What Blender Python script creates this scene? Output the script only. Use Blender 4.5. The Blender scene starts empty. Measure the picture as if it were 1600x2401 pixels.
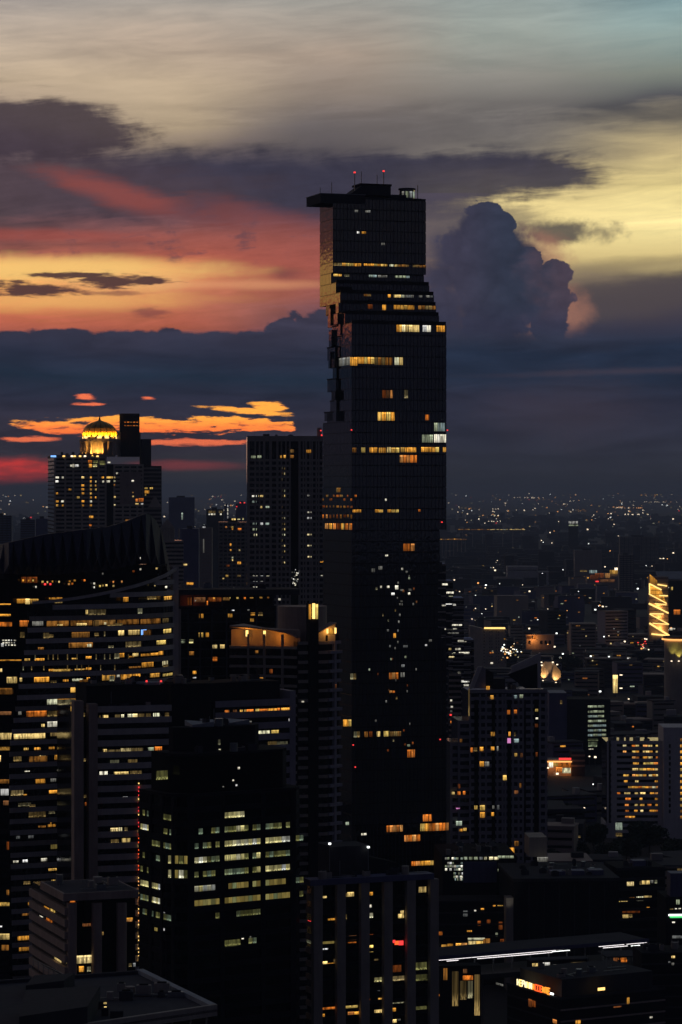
import bpy, math, random
from mathutils import Vector

# ------------------------------------------------------------------ camera, sky, sun, exposure
F, CAMH, PX0, PY0 = 6700.0, 188.0, 800.0, 1150.0      # focal length in photo pixels, eye height, vanishing point
scene = bpy.context.scene
col = scene.collection
cam_data = bpy.data.cameras.new('camera')
cam = bpy.data.objects.new('camera', cam_data)
col.objects.link(cam)
scene.camera = cam
cam.location = (0, 0, CAMH)
cam.rotation_euler = (math.pi / 2, 0, 0)
cam_data.sensor_fit = 'HORIZONTAL'
cam_data.sensor_width = 36
cam_data.lens = 36 * F / 1600
cam_data.shift_y = -50.5 / 1600
cam_data.clip_start = 1
cam_data.clip_end = 200000
scene.view_settings.view_transform = 'Standard'
scene.view_settings.look = 'None'
scene.view_settings.exposure = 0
scene.view_settings.gamma = 1
scene.render.engine = 'CYCLES'
cy = scene.cycles
cy.use_denoising = True
cy.max_bounces = 5
cy.diffuse_bounces = 2
cy.glossy_bounces = 3
cy.transmission_bounces = 2
cy.volume_bounces = 0
cy.sample_clamp_indirect = 0.6
cy.use_light_tree = True


def lin(c):
    c = c / 255.0
    return c / 12.92 if c <= 0.04045 else ((c + 0.055) / 1.055) ** 2.4


def C(r, g, b):
    return (lin(r), lin(g), lin(b), 1)


class Nodes:
    """small expression helper over a node tree"""
    def __init__(s, nt):
        s.nt = nt

    def put(s, sock, v):
        if hasattr(v, 'is_output'):
            s.nt.links.new(v, sock)
        else:
            sock.default_value = v

    def m(s, op, a, b=0.0, c=0.0, clamp=False):
        n = s.nt.nodes.new('ShaderNodeMath')
        n.operation = op
        n.use_clamp = clamp
        for i, v in enumerate((a, b, c)):
            s.put(n.inputs[i], v)
        return n.outputs[0]

    def add(s, a, b): return s.m('ADD', a, b)
    def sub(s, a, b): return s.m('SUBTRACT', a, b)
    def mul(s, a, b): return s.m('MULTIPLY', a, b)

    def vec(s, x, y, z=0.0):
        n = s.nt.nodes.new('ShaderNodeCombineXYZ')
        for i, v in enumerate((x, y, z)):
            s.put(n.inputs[i], v)
        return n.outputs[0]

    def noise(s, v, scale=1.0, detail=4.0, rough=0.5, dist=0.0):
        n = s.nt.nodes.new('ShaderNodeTexNoise')
        s.put(n.inputs['Vector'], v)
        n.inputs['Scale'].default_value = scale
        n.inputs['Detail'].default_value = detail
        n.inputs['Roughness'].default_value = rough
        n.inputs['Distortion'].default_value = dist
        return n.outputs[0]

    def step(s, x, a, b):
        n = s.nt.nodes.new('ShaderNodeMapRange')
        n.interpolation_type = 'SMOOTHSTEP'
        s.put(n.inputs[0], x)
        s.put(n.inputs[1], a)
        s.put(n.inputs[2], b)
        return n.outputs[0]

    def lerp(s, f, a, b):
        n = s.nt.nodes.new('ShaderNodeMix')
        n.data_type = 'RGBA'
        s.put(n.inputs[0], f)
        s.put(n.inputs[6], a)
        s.put(n.inputs[7], b)
        return n.outputs[2]

    def scale(s, colr, f):
        n = s.nt.nodes.new('ShaderNodeVectorMath')
        n.operation = 'SCALE'
        s.put(n.inputs[0], colr)
        s.put(n.inputs[3], f)
        return n.outputs[0]

    def ramp(s, f, stops):
        n = s.nt.nodes.new('ShaderNodeValToRGB')
        s.put(n.inputs[0], f)
        e = n.color_ramp.elements
        while len(e) < len(stops):
            e.new(0.5)
        for el, (p, c) in zip(e, stops):
            el.position = p
        for el, (p, c) in zip(e, stops):
            el.color = c
        return n.outputs[0]


SUN_AZ, SUN_EL = math.radians(-6.0), math.radians(-1.0)


def make_world():
    w = bpy.data.worlds.new('World')
    scene.world = w
    w.use_nodes = True
    w.cycles.sampling_method = 'MANUAL'
    w.cycles.sample_map_resolution = 256
    nt = w.node_tree
    nt.nodes.clear()
    n = Nodes(nt)
    out = nt.nodes.new('ShaderNodeOutputWorld')
    tc = nt.nodes.new('ShaderNodeTexCoord')
    sep = nt.nodes.new('ShaderNodeSeparateXYZ')
    nt.links.new(tc.outputs['Generated'], sep.inputs[0])
    X, Y, Z = sep.outputs
    U0 = n.m('MULTIPLY_ADD', n.m('ARCTAN2', X, Y), F, PX0)         # sky angles, counted in 1/6700 radian
    V0 = n.m('MULTIPLY_ADD', n.m('ARCSINE', Z), -F, PY0)
    UV = n.vec(U0, V0)

    def vma(v, mul, add):
        q = nt.nodes.new('ShaderNodeVectorMath')
        q.operation = 'MULTIPLY_ADD'
        n.put(q.inputs[0], v)
        q.inputs[1].default_value = mul
        q.inputs[2].default_value = add
        return q.outputs[0]

    def nz(su, sv, off, detail=4, rough=0.55, dist=0.0):
        return n.m('MULTIPLY_ADD', n.noise(vma(UV, (1 / su, 1 / sv, 0), (off, off * 0.7, off)), 1.0, detail, rough, dist), 1.8, -0.9)
    streak = nz(330, 52, 7.7, 5, 0.58, 0.7)      # drawn-out strata
    wide = nz(520, 150, 11.3, 2, 0.5)            # broad undulation
    billow = nz(95, 78, 3.1, 6, 0.64, 0.2)           # cumulus lumps
    fiber = n.m('MULTIPLY_ADD', n.noise(n.vec(n.mul(U0, 1 / 190.0), n.mul(n.m('MULTIPLY_ADD', U0, 0.10, V0), 1 / 20.0), 4.4), 1.0, 6, 0.66, 1.1), 1.8, -0.9)        # torn cirrus threads
    fine = nz(60, 11, 5.9, 5, 0.65)               # thin ragged layers
    U = n.m('MULTIPLY_ADD', wide, 110.0, U0)
    V = n.add(n.m('MULTIPLY_ADD', wide, 52.0, V0), n.add(n.mul(streak, 34.0), n.mul(fiber, 14.0)))
    texture = n.add(1.0, n.add(n.mul(streak, 0.36), n.add(n.mul(wide, 0.26), n.mul(fiber, 0.16))))
    torn = n.add(n.mul(streak, 0.55), n.add(n.mul(fiber, 0.32), n.mul(billow, 0.45)))
    mott = n.add(1.0, n.add(n.mul(billow, 0.42), n.mul(fiber, 0.22)))

    def stops(st):
        return [(v / 1200.0, C(*c)) for v, c in st]
    L0 = [(0, (160, 151, 146)), (110, (180, 164, 147)), (200, (182, 162, 138)), (265, (160, 140, 124)), (330, (110, 92, 92)), (400, (88, 72, 78)), (500, (84, 68, 72)), (560, (118, 74, 72)), (605, (165, 98, 80)), (632, (240, 176, 98)), (690, (252, 194, 108)), (722, (226, 142, 84)), (755, (196, 104, 78)), (800, (120, 70, 72))]
    L1 = [(0, (162, 155, 147)), (110, (174, 156, 139)), (210, (182, 162, 137)), (300, (168, 149, 124)), (350, (118, 104, 98)), (400, (72, 63, 76)), (480, (68, 60, 75)), (540, (112, 74, 76)), (605, (166, 88, 72)), (645, (224, 146, 92)), (675, (206, 124, 82)), (715, (186, 108, 78)), (765, (172, 92, 72)), (800, (110, 70, 72))]
    L2 = [(0, (160, 157, 150)), (120, (168, 151, 136)), (230, (132, 120, 111)), (300, (112, 104, 102)), (350, (86, 80, 84)), (420, (58, 55, 71)), (490, (70, 60, 76)), (550, (128, 76, 76)), (610, (160, 88, 80)), (680, (148, 88, 82)), (725, (112, 76, 84)), (775, (64, 60, 78))]
    L3 = [(0, (146, 156, 153)), (100, (145, 151, 144)), (190, (136, 133, 126)), (250, (108, 104, 101)), (310, (114, 109, 105)), (370, (118, 111, 103)), (430, (176, 156, 116)), (480, (224, 202, 140)), (560, (240, 216, 148)), (610, (206, 182, 126)), (650, (140, 122, 98)), (700, (88, 78, 78)), (775, (60, 58, 72))]
    L4 = [(0, (122, 148, 153)), (100, (132, 151, 149)), (190, (118, 124, 116)), (262, (74, 74, 78)), (310, (132, 122, 102)), (370, (178, 160, 118)), (440, (222, 202, 138)), (540, (244, 224, 156)), (595, (212, 190, 130)), (650, (104, 94, 80)), (715, (70, 64, 72)), (780, (56, 54, 68))]
    cols = [(-150, L0), (400, L1), (760, L2), (1180, L3), (1620, L4)]
    vt = n.m('MULTIPLY', V, 1 / 1200.0, clamp=True)
    base = n.ramp(vt, stops(L0))
    for (u0, _), (u1, st) in zip(cols, cols[1:]):
        base = n.lerp(n.step(U, float(u0), float(u1)), base, n.ramp(vt, stops(st)))
    base = n.scale(base, n.mul(texture, 1.16))

    def ell(u, v, ru, rv, soft, amp, src=torn, tilt=0.0):
        p = UV
        if tilt:
            p = n.vec(U0, n.m('MULTIPLY_ADD', n.m('MULTIPLY_ADD', U0, 1.0 / ru, -u / ru), -float(tilt), V0))
        q = nt.nodes.new('ShaderNodeVectorMath')
        q.operation = 'LENGTH'
        nt.links.new(vma(p, (1.0 / ru, 1.0 / rv, 0), (-u / ru, -v / rv, 0)), q.inputs[0])
        r = n.m('MULTIPLY_ADD', src, float(amp), q.outputs['Value'])
        return n.step(r, 1.0 + soft, 1.0 - soft)

    def union(*ms):
        a = ms[0]
        for b in ms[1:]:
            a = n.m('MAXIMUM', a, b)
        return a

    def slate(sky, left, right):
        if left:
            sky = n.lerp(n.mul(union(ell(40, 318, 290, 72, 0.22, 0.9), ell(-320, 300, 420, 95, 0.25, 0.9)), 0.9), sky, n.scale(C(64, 54, 65)[:3], mott))
        ms = [ell(960, 425, 400, 62, 0.32, 1.0, tilt=-14), ell(560, 440, 330, 76, 0.42, 1.1)]
        if right:
            ms.append(ell(1215, 414, 190, 40, 0.3, 1.0))
        sky = n.lerp(n.mul(union(*ms), 0.94), sky, n.scale(C(58, 56, 72)[:3], mott))
        if left:
            sky = n.lerp(n.mul(ell(140, 455, 430, 62, 0.55, 0.9), 0.75), sky, n.scale(C(80, 66, 74)[:3], mott))
            sky = n.lerp(n.mul(ell(285, 462, 150, 26, 0.75, 1.3, tilt=38), 0.75), sky, C(150, 78, 72))
            sky = n.lerp(n.mul(ell(560, 500, 120, 26, 0.8, 1.4, tilt=20), 0.5), sky, C(140, 78, 76))
        if left and right:
            sky = n.lerp(n.mul(ell(1560, 268, 320, 24, 0.6, 1.2, tilt=-12), 0.5), sky, C(68, 68, 74))
            sky = n.lerp(n.mul(ell(980, 300, 360, 40, 0.7, 1.2), 0.35), sky, C(84, 80, 84))
        return sky

    vb = n.m('MULTIPLY', n.m('MULTIPLY_ADD', wide, 60.0, V0), 1 / 1200.0, clamp=True)
    bankL = n.ramp(vb, stops(((720, (66, 62, 80)), (785, (56, 56, 74)), (825, (46, 52, 72)), (880, (34, 47, 65)), (935, (46, 48, 66)), (1000, (56, 52, 66)), (1050, (54, 50, 62)), (1100, (62, 58, 62)), (1150, (56, 55, 58)))))
    bankR = n.ramp(vb, stops(((720, (60, 58, 78)), (785, (50, 55, 74)), (815, (38, 49, 70)), (880, (38, 48, 68)), (940, (48, 50, 68)), (1010, (50, 52, 68)), (1080, (50, 52, 64)), (1150, (46, 47, 54)))))
    bank = n.scale(n.lerp(n.step(U0, 650.0, 1150.0), bankL, bankR), n.add(texture, n.add(n.mul(billow, 0.16), n.mul(streak, 0.25))))
    top = n.add(780.0, n.add(n.mul(billow, -24.0), n.add(n.mul(fine, 6.0), n.mul(wide, 24.0))))
    flat_bank = n.step(V0, n.sub(top, 5.0), n.add(top, 5.0))

    vo = nt.nodes.new('ShaderNodeTexVoronoi')
    vo.feature = 'F1'
    vo.inputs['Scale'].default_value = 1.0
    vo.inputs['Detail'].default_value = 3.0
    vo.inputs['Roughness'].default_value = 0.55
    wob = nt.nodes.new('ShaderNodeVectorMath')
    wob.operation = 'ADD'
    nt.links.new(vma(UV, (1 / 58.0, 1 / 50.0, 0), (3.3, 1.7, 0.4)), wob.inputs[0])
    nt.links.new(n.vec(n.mul(billow, 0.7), n.mul(fiber, 0.25)), wob.inputs[1])
    nt.links.new(wob.outputs[0], vo.inputs['Vector'])
    lump = n.sub(vo.outputs['Distance'], 0.58)      # rounded heads with creases between
    heads = n.add(n.mul(lump, 0.5), n.mul(billow, 0.22))

    def puff(u, v, r, soft=0.05, amp=0.8):
        return ell(u, v, r, r, soft, amp, heads)

    # --- upper sky
    sky_top = slate(base, True, True)
    # --- middle, sunset side
    s = slate(base, True, False)
    fade = n.mul(n.step(U0, 895.0, 760.0), n.step(V0, 456.0, 540.0))
    s = n.lerp(n.mul(n.mul(ell(640, 600, 230, 80, 0.7, 0.9), fade), 0.5), s, C(168, 88, 74))
    s = n.lerp(n.mul(ell(90, 556, 260, 12, 0.8, 1.5), 0.5), s, C(176, 84, 72))
    s = n.lerp(n.mul(n.step(n.add(billow, n.mul(fiber, 0.6)), 0.12, 0.42), n.mul(ell(420, 560, 420, 90, 0.5, 0.8), n.mul(fade, 0.7))), s, C(96, 66, 74))
    s = n.scale(s, n.add(1.0, n.mul(fade, n.add(n.mul(billow, 0.22), n.mul(fiber, 0.2)))))
    s = n.lerp(n.mul(ell(120, 632, 330, 24, 0.75, 1.2), 0.85), s, C(255, 206, 122))
    s = n.lerp(n.mul(ell(300, 664, 140, 22, 0.8, 1.3), 0.7), s, C(252, 196, 122))
    s = n.lerp(n.mul(ell(150, 706, 260, 20, 0.8, 1.3), 0.7), s, C(248, 184, 108))
    s = n.lerp(n.mul(ell(560, 668, 190, 9, 0.9, 1.6), 0.45), s, C(240, 170, 120))
    small = union(ell(170, 648, 95, 8, 0.4, 1.6, fine), ell(258, 660, 75, 17, 0.4, 1.5, fine), ell(355, 659, 52, 9, 0.4, 1.5, fine),
                  ell(85, 684, 95, 13, 0.4, 1.5, fine), ell(-120, 668, 160, 11, 0.4, 1.5, fine))
    s = n.lerp(n.mul(small, 0.95), s, C(74, 50, 56))
    s = n.lerp(n.mul(union(ell(355, 735, 38, 10, 0.6, 1.4, fine), ell(672, 644, 30, 14, 0.8, 1.3, billow), ell(275, 690, 60, 5, 0.6, 1.4, fine)), 0.6), s, C(112, 66, 68))
    m_bank = union(flat_bank, ell(765, 795, 135, 88, 0.07, 0.8, heads), ell(668, 772, 58, 34, 0.08, 0.8, heads), ell(140, 786, 95, 19, 0.15, 0.9, heads), ell(395, 780, 40, 17, 0.15, 0.9, heads))
    s = n.lerp(m_bank, s, bank)
    sky_left = s
    # --- middle, cumulus side
    s = slate(base, False, True)
    s = n.lerp(n.mul(ell(1318, 546, 105, 27, 0.5, 1.3, billow), 0.92), s, C(76, 72, 76))
    s = n.lerp(n.mul(ell(1205, 520, 70, 30, 0.7, 1.2), 0.65), s, C(112, 102, 92))
    s = n.lerp(n.mul(ell(1500, 690, 330, 44, 0.5, 1.2, tilt=-34), 0.85), s, C(80, 72, 76))
    s = n.lerp(n.mul(ell(1480, 625, 260, 14, 0.8, 1.6, tilt=-20), 0.5), s, C(130, 116, 92))
    near = n.step(U0, 900.0, 985.0)
    s = n.lerp(n.mul(n.mul(ell(1020, 545, 110, 120, 0.55, 0.9), near), 0.9), s, C(82, 75, 90))
    s = n.lerp(n.mul(n.mul(ell(1040, 485, 130, 36, 0.6, 0.9), n.mul(near, n.step(V0, 456.0, 480.0))), 0.8), s, C(74, 69, 82))
    halo = union(ell(1300, 745, 70, 75, 0.5, 1.0, billow), ell(1235, 610, 90, 60, 0.5, 1.0, billow))
    s = n.lerp(n.mul(halo, 0.75), s, C(166, 116, 98))
    cum = union(ell(1165, 660, 120, 130, 0.2, 0.25, billow), ell(1125, 565, 55, 75, 0.2, 0.25, billow), puff(1140, 528, 62), puff(1172, 560, 42), puff(1085, 590, 74, 0.22), puff(1160, 640, 80), puff(1232, 640, 58), puff(1240, 612, 46), puff(1296, 652, 52), puff(1284, 706, 66), puff(1178, 530, 36), puff(1160, 730, 110), puff(1060, 600, 62, 0.6), puff(1045, 650, 80, 0.6), puff(1045, 720, 100, 0.5), puff(1285, 765, 52))
    body = n.lerp(n.step(U0, 1060.0, 1200.0), C(66, 64, 83), C(55, 61, 80))
    body = n.lerp(n.step(n.add(U0, n.mul(billow, 200.0)), 1200.0, 1330.0), body, C(78, 68, 82))
    body = n.lerp(n.step(V0, 690.0, 790.0), body, C(56, 58, 80))
    body = n.scale(body, n.add(n.m('MULTIPLY_ADD', lump, -0.26, 1.0), n.mul(billow, 0.22)))
    s = n.lerp(cum, s, body)
    lit_edge = n.mul(n.mul(n.step(heads, -0.02, -0.26), n.step(n.add(U0, n.mul(V0, -0.45)), 880.0, 1010.0)), cum)
    s = n.lerp(n.mul(lit_edge, 0.4), s, C(150, 100, 90))
    soft_bank = n.step(n.add(V0, n.mul(torn, 34.0)), 742.0, 806.0)
    s = n.lerp(n.add(n.mul(n.step(U0, 900.0, 1050.0), n.sub(soft_bank, flat_bank)), flat_bank), s, bank)
    sky_right = s
    # --- over the horizon
    s = n.lerp(n.mul(ell(1470, 872, 260, 7, 0.9, 1.5, tilt=-8), 0.35), bank, C(84, 70, 80))
    s = n.lerp(n.mul(ell(1330, 965, 150, 75, 0.8, 0.9, billow), 0.25), s, C(80, 66, 74))
    slot = union(ell(588, 964, 92, 7, 0.25, 1.1, fine, tilt=8), ell(565, 994, 135, 16, 0.14, 1.3, fine, tilt=6),
                 ell(330, 996, 150, 17, 0.16, 1.25, fine, tilt=8), ell(140, 1003, 90, 13, 0.2, 1.2, fine, tilt=8), ell(632, 953, 44, 11, 0.2, 0.9, fine, tilt=4), ell(400, 1003, 150, 9, 0.2, 1.4, fine))
    slot = n.mul(slot, n.step(n.add(U0, n.mul(billow, 60.0)), 692.0, 684.0))
    hot = n.lerp(n.step(n.add(V0, n.mul(fine, 26.0)), 972.0, 1016.0), (1.45, 0.56, 0.075, 1), (1.35, 0.25, 0.055, 1))
    hot = n.lerp(n.step(fine, 0.10, 0.22), hot, (0.62, 0.14, 0.06, 1))
    s = n.lerp(slot, s, hot)
    low = union(ell(455, 1037, 130, 7, 0.35, 1.3, fine), ell(80, 1030, 62, 6, 0.35, 1.2, fine), ell(204, 932, 18, 6, 0.6, 2.2, fine), ell(206, 948, 26, 3, 0.6, 2.0, fine), ell(348, 933, 12, 3, 0.8, 2.0, fine))
    s = n.lerp(n.mul(low, 0.9), s, (1.25, 0.24, 0.09, 1))
    red = n.mul(ell(10, 1108, 170, 30, 0.5, 0.9), n.m('MULTIPLY_ADD', n.step(fine, -0.25, 0.3), 0.45, 0.55))
    s = n.lerp(red, s, (1.05, 0.06, 0.045, 1))
    s = n.lerp(n.mul(ell(440, 1092, 110, 10, 0.7, 1.1), 0.6), s, (0.42, 0.06, 0.06, 1))
    sky_low = s
    # --- the rest of the sky: the same strata and bank, thinning into plain dusk sky overhead and to the east
    nish = nt.nodes.new('ShaderNodeTexSky')
    nish.sky_type = 'NISHITA'
    nish.sun_disc = False
    nish.sun_elevation = SUN_EL
    nish.sun_rotation = SUN_AZ
    nish.dust_density = 2.0
    s = n.lerp(flat_bank, base, bank)
    dusk = n.lerp(0.65, n.scale(nish.outputs[0], 0.12), (0.045, 0.052, 0.082, 1))
    s = n.lerp(n.mul(n.step(V0, 0.0, -2600.0), 0.9), s, dusk)
    cosd = n.add(n.mul(X, math.sin(SUN_AZ)), n.mul(Y, math.cos(SUN_AZ)))
    sky_rest = n.lerp(n.mul(n.step(cosd, 0.72, -0.1), 0.99), s, n.scale((0.019, 0.020, 0.036), texture))

    def bgd(c):
        b = nt.nodes.new('ShaderNodeBackground')
        n.put(b.inputs[0], c)
        return b.outputs[0]

    def pick(f, a, b):
        q = nt.nodes.new('ShaderNodeMixShader')
        n.put(q.inputs[0], f)
        nt.links.new(a, q.inputs[1])
        nt.links.new(b, q.inputs[2])
        return q.outputs[0]
    gt = lambda a, b: n.m('GREATER_THAN', a, b)
    mid = pick(gt(U0, 900.0), bgd(sky_left), bgd(sky_right))
    west = pick(gt(V0, 455.0), bgd(sky_top), pick(gt(V0, 840.0), mid, bgd(sky_low)))
    inwest = n.mul(gt(V0, -200.0), n.m('COMPARE', U0, 550.0, 1400.0))
    nt.links.new(pick(inwest, bgd(sky_rest), west), out.inputs[0])


make_world()
sun_data = bpy.data.lights.new('sun', 'SUN')
sun_data.energy = 0.02
sun_data.angle = math.radians(12)
sun_data.color = (1, 0.55, 0.32)
sun = bpy.data.objects.new('sun', sun_data)
col.objects.link(sun)
_e = math.radians(2.0)
sun.rotation_euler = Vector((-math.sin(SUN_AZ) * math.cos(_e), -math.cos(SUN_AZ) * math.cos(_e), -math.sin(_e))).to_track_quat('-Z', 'Y').to_euler()
R = random.Random(11)

# ------------------------------------------------------------------ materials
MAT = {}


def surf(name, rgb, rough=0.8, var=0.25, scale=0.15, spec=0.3, metallic=0.0, ior=1.45, streaks=True):
    """weathered surface: mottling plus rain streaks running down"""
    m = bpy.data.materials.new(name)
    m.use_nodes = True
    nt = m.node_tree
    b = nt.nodes['Principled BSDF']
    n = Nodes(nt)
    tc = nt.nodes.new('ShaderNodeTexCoord')
    mp = nt.nodes.new('ShaderNodeMapping')
    nt.links.new(tc.outputs['Object'], mp.inputs[0])
    mp.inputs['Scale'].default_value = (1, 1, 0.12 if streaks else 1)
    a = n.noise(mp.outputs[0], scale * 6, 4, 0.6)
    c = n.noise(tc.outputs['Object'], scale, 3, 0.55)
    f = n.m('ADD', n.mul(a, 0.5), n.mul(c, 0.5))
    lo = tuple(x * (1 - var) for x in rgb) + (1,)
    hi = tuple(min(1, x * (1 + var)) for x in rgb) + (1,)
    nt.links.new(n.ramp(f, [(0.3, lo), (0.7, hi)]), b.inputs['Base Color'])
    b.inputs['Roughness'].default_value = rough
    b.inputs['Specular IOR Level'].default_value = spec
    b.inputs['Metallic'].default_value = metallic
    b.inputs['IOR'].default_value = ior
    MAT[name] = m
    return m


def glassy(name, rgb, rough=0.06, ior=1.7, wob=0.02):
    m = bpy.data.materials.new(name)
    m.use_nodes = True
    nt = m.node_tree
    b = nt.nodes['Principled BSDF']
    n = Nodes(nt)
    tc = nt.nodes.new('ShaderNodeTexCoord')
    c = n.noise(tc.outputs['Object'], 0.35, 2, 0.5)
    nt.links.new(n.ramp(c, [(0.35, tuple(x * 0.6 for x in rgb) + (1,)), (0.65, tuple(x * 1.4 for x in rgb) + (1,))]), b.inputs['Base Color'])
    b.inputs['Roughness'].default_value = rough
    b.inputs['IOR'].default_value = ior
    if wob:
        bp = nt.nodes.new('ShaderNodeBump')
        bp.inputs['Strength'].default_value = wob
        bp.inputs['Distance'].default_value = 1.0
        nt.links.new(n.noise(tc.outputs['Object'], 0.5, 1, 0.5), bp.inputs['Height'])
        nt.links.new(bp.outputs[0], b.inputs['Normal'])
    MAT[name] = m
    return m


def glow(name, rgb, strength, kind='plain'):
    """light given off by a lamp, a sign or a lit room; rooms show curtains, blinds and desks"""
    m = bpy.data.materials.new(name)
    m.use_nodes = True
    m.cycles.emission_sampling = 'NONE'
    nt = m.node_tree
    nt.nodes.clear()
    n = Nodes(nt)
    out = nt.nodes.new('ShaderNodeOutputMaterial')
    e = nt.nodes.new('ShaderNodeEmission')
    nt.links.new(e.outputs[0], out.inputs[0])
    e.inputs[0].default_value = rgb
    e.inputs[1].default_value = strength
    if kind != 'plain':
        oi = nt.nodes.new('ShaderNodeObjectInfo')
        ge = nt.nodes.new('ShaderNodeNewGeometry')
        rnd = n.m('FRACT', n.add(oi.outputs['Random'], ge.outputs['Random Per Island']))
        sep = nt.nodes.new('ShaderNodeSeparateXYZ')
        tc = nt.nodes.new('ShaderNodeTexCoord')
        nt.links.new(tc.outputs['Generated'], sep.inputs[0])
        wx_ = n.m('MULTIPLY_ADD', rnd, 37.0, sep.outputs[0])
        cur = n.noise(n.vec(n.mul(wx_, 5.0), n.mul(rnd, 9.0), n.mul(sep.outputs[2], 0.4)), 1.0, 2, 0.6)
        obj = n.noise(n.vec(n.mul(wx_, 7.0), n.mul(rnd, 5.0), n.mul(sep.outputs[2], 4.0)), 1.0, 2, 0.6)
        if kind == 'room':
            f = n.m('MULTIPLY_ADD', n.step(cur, 0.34, 0.62), 0.8, 0.2)
            f = n.mul(f, n.m('MULTIPLY_ADD', n.step(obj, 0.62, 0.72), 1.1, 0.8))
            tops = n.mul(n.step(sep.outputs[2], 0.74, 0.86), n.step(n.m('FRACT', n.mul(rnd, 5.31)), 0.5, 0.6))
            f = n.add(n.mul(f, n.m('MULTIPLY_ADD', n.step(sep.outputs[2], 0.0, 0.5), 0.45, 0.6)), n.mul(tops, 0.7))
        elif kind == 'office':   # blinds above, desks and ceiling lamps mirrored below
            low = n.mul(n.step(sep.outputs[2], 0.42, 0.12), n.step(obj, 0.42, 0.6))
            f = n.add(n.m('MULTIPLY_ADD', n.step(cur, 0.3, 0.7), 0.32, 0.12), n.mul(low, 1.5))
        else:
            f = n.m('MULTIPLY_ADD', n.step(cur, 0.3, 0.7), 0.5, 0.5)
        f = n.mul(f, n.m('MULTIPLY_ADD', n.m('FRACT', n.mul(rnd, 7.13)), 0.9, 0.5))
        nt.links.new(n.mul(f, strength), e.inputs[1])
        alt = (min(1, rgb[0] * 1.0), min(1, rgb[1] * 1.55 + 0.05), min(1, rgb[2] * 2.6 + 0.05), 1)
        nt.links.new(n.lerp(n.step(n.m('FRACT', n.mul(rnd, 13.7)), 0.45, 1.0), rgb, alt), e.inputs[0])
    MAT[name] = m
    return m


surf('concrete', (0.36, 0.32, 0.29))
surf('pale', (0.52, 0.48, 0.47), var=0.2)
surf('whitewash', (0.66, 0.62, 0.63), var=0.14)
surf('brownstone', (0.40, 0.31, 0.27))
surf('cream', (0.50, 0.43, 0.36))
surf('violet', (0.35, 0.33, 0.39), var=0.2)
surf('dark', (0.06, 0.06, 0.07), rough=0.95, spec=0.1)
surf('darker', (0.022, 0.022, 0.028), rough=0.95, spec=0.08)
surf('roofing', (0.07, 0.07, 0.085), rough=0.95, spec=0.1, streaks=False)
surf('paleroof', (0.30, 0.33, 0.38), rough=0.7, streaks=False)
surf('steel', (0.25, 0.27, 0.30), rough=0.4, metallic=0.7)
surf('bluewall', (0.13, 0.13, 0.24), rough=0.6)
surf('crown', (0.04, 0.04, 0.075), rough=0.6, var=0.25)
surf('asphalt', (0.045, 0.045, 0.05), rough=0.95, scale=0.01, streaks=False)
surf('trunk', (0.10, 0.08, 0.06))
surf('leaf', (0.035, 0.055, 0.025), rough=0.7, scale=0.6, streaks=False)
surf('gold', (0.55, 0.33, 0.06), rough=0.45, spec=0.5)
glassy('glass', (0.010, 0.011, 0.016), ior=1.5)
glassy('towerglass', (0.009, 0.010, 0.022), rough=0.07, ior=2.3)
_nt = MAT['towerglass'].node_tree        # every pane of the curtain wall a little different
_n = Nodes(_nt)
_g = _nt.nodes.new('ShaderNodeNewGeometry')
_sn = _nt.nodes.new('ShaderNodeVectorMath')
_sn.operation = 'SNAP'
_nt.links.new(_g.outputs['Position'], _sn.inputs[0])
_sn.inputs[1].default_value = (1.47, 1.6, 4.4)
_wn = _nt.nodes.new('ShaderNodeTexWhiteNoise')
_nt.links.new(_sn.outputs[0], _wn.inputs['Vector'])
_b = _nt.nodes['Principled BSDF']
_nt.links.new(_n.ramp(_wn.outputs['Value'], [(0.0, (0.0015, 0.0015, 0.003, 1)), (0.75, (0.004, 0.004, 0.011, 1)), (1.0, (0.013, 0.013, 0.032, 1))]), _b.inputs['Base Color'])
_nt.links.new(_n.m('MULTIPLY_ADD', _wn.outputs['Value'], 0.05, 0.02), _b.inputs['Roughness'])
glassy('blackglass', (0.004, 0.004, 0.005), rough=0.1, ior=1.35)
glassy('blueglass', (0.012, 0.014, 0.035), rough=0.12, ior=1.6)
glow('A', (1.0, 0.42, 0.05, 1), 0.95, 'room')      # bright amber room
glow('a', (1.0, 0.40, 0.07, 1), 0.26, 'room')      # dim amber
glow('O', (1.0, 0.26, 0.03, 1), 0.80, 'room')      # orange
glow('o', (1.0, 0.24, 0.04, 1), 0.20, 'room')
glow('W', (1.0, 0.93, 0.72, 1), 1.2, 'room')       # white
glow('w', (0.95, 0.92, 0.80, 1), 0.22, 'room')
glow('Y', (1.0, 0.70, 0.24, 1), 1.05, 'room')      # yellow
glow('y', (1.0, 0.66, 0.22, 1), 0.24, 'office')
glow('G', (0.95, 0.84, 0.36, 1), 0.85, 'office')   # fluorescent behind tinted glass
glow('g', (0.74, 0.72, 0.24, 1), 0.24, 'office')
glow('b', (0.80, 0.60, 0.16, 1), 0.24, 'blind')
glow('P', (0.95, 0.84, 0.34, 1), 0.56, 'room')
glow('V', (0.75, 0.85, 0.55, 1), 0.45, 'room')
glow('blue', (0.20, 0.45, 1.0, 1), 1.6)
glow('pink', (1.0, 0.35, 0.8, 1), 0.7)
glow('red', (1.0, 0.05, 0.05, 1), 1.4)
glow('green', (0.1, 0.9, 0.25, 1), 1.0)
glow('lamp', (1.0, 0.80, 0.55, 1), 2.2)
glow('lampw', (0.95, 1.0, 0.95, 1), 2.4)
glow('lampo', (1.0, 0.42, 0.12, 1), 1.8)
glow('tube', (1.0, 0.93, 0.94, 1), 1.5)
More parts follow.
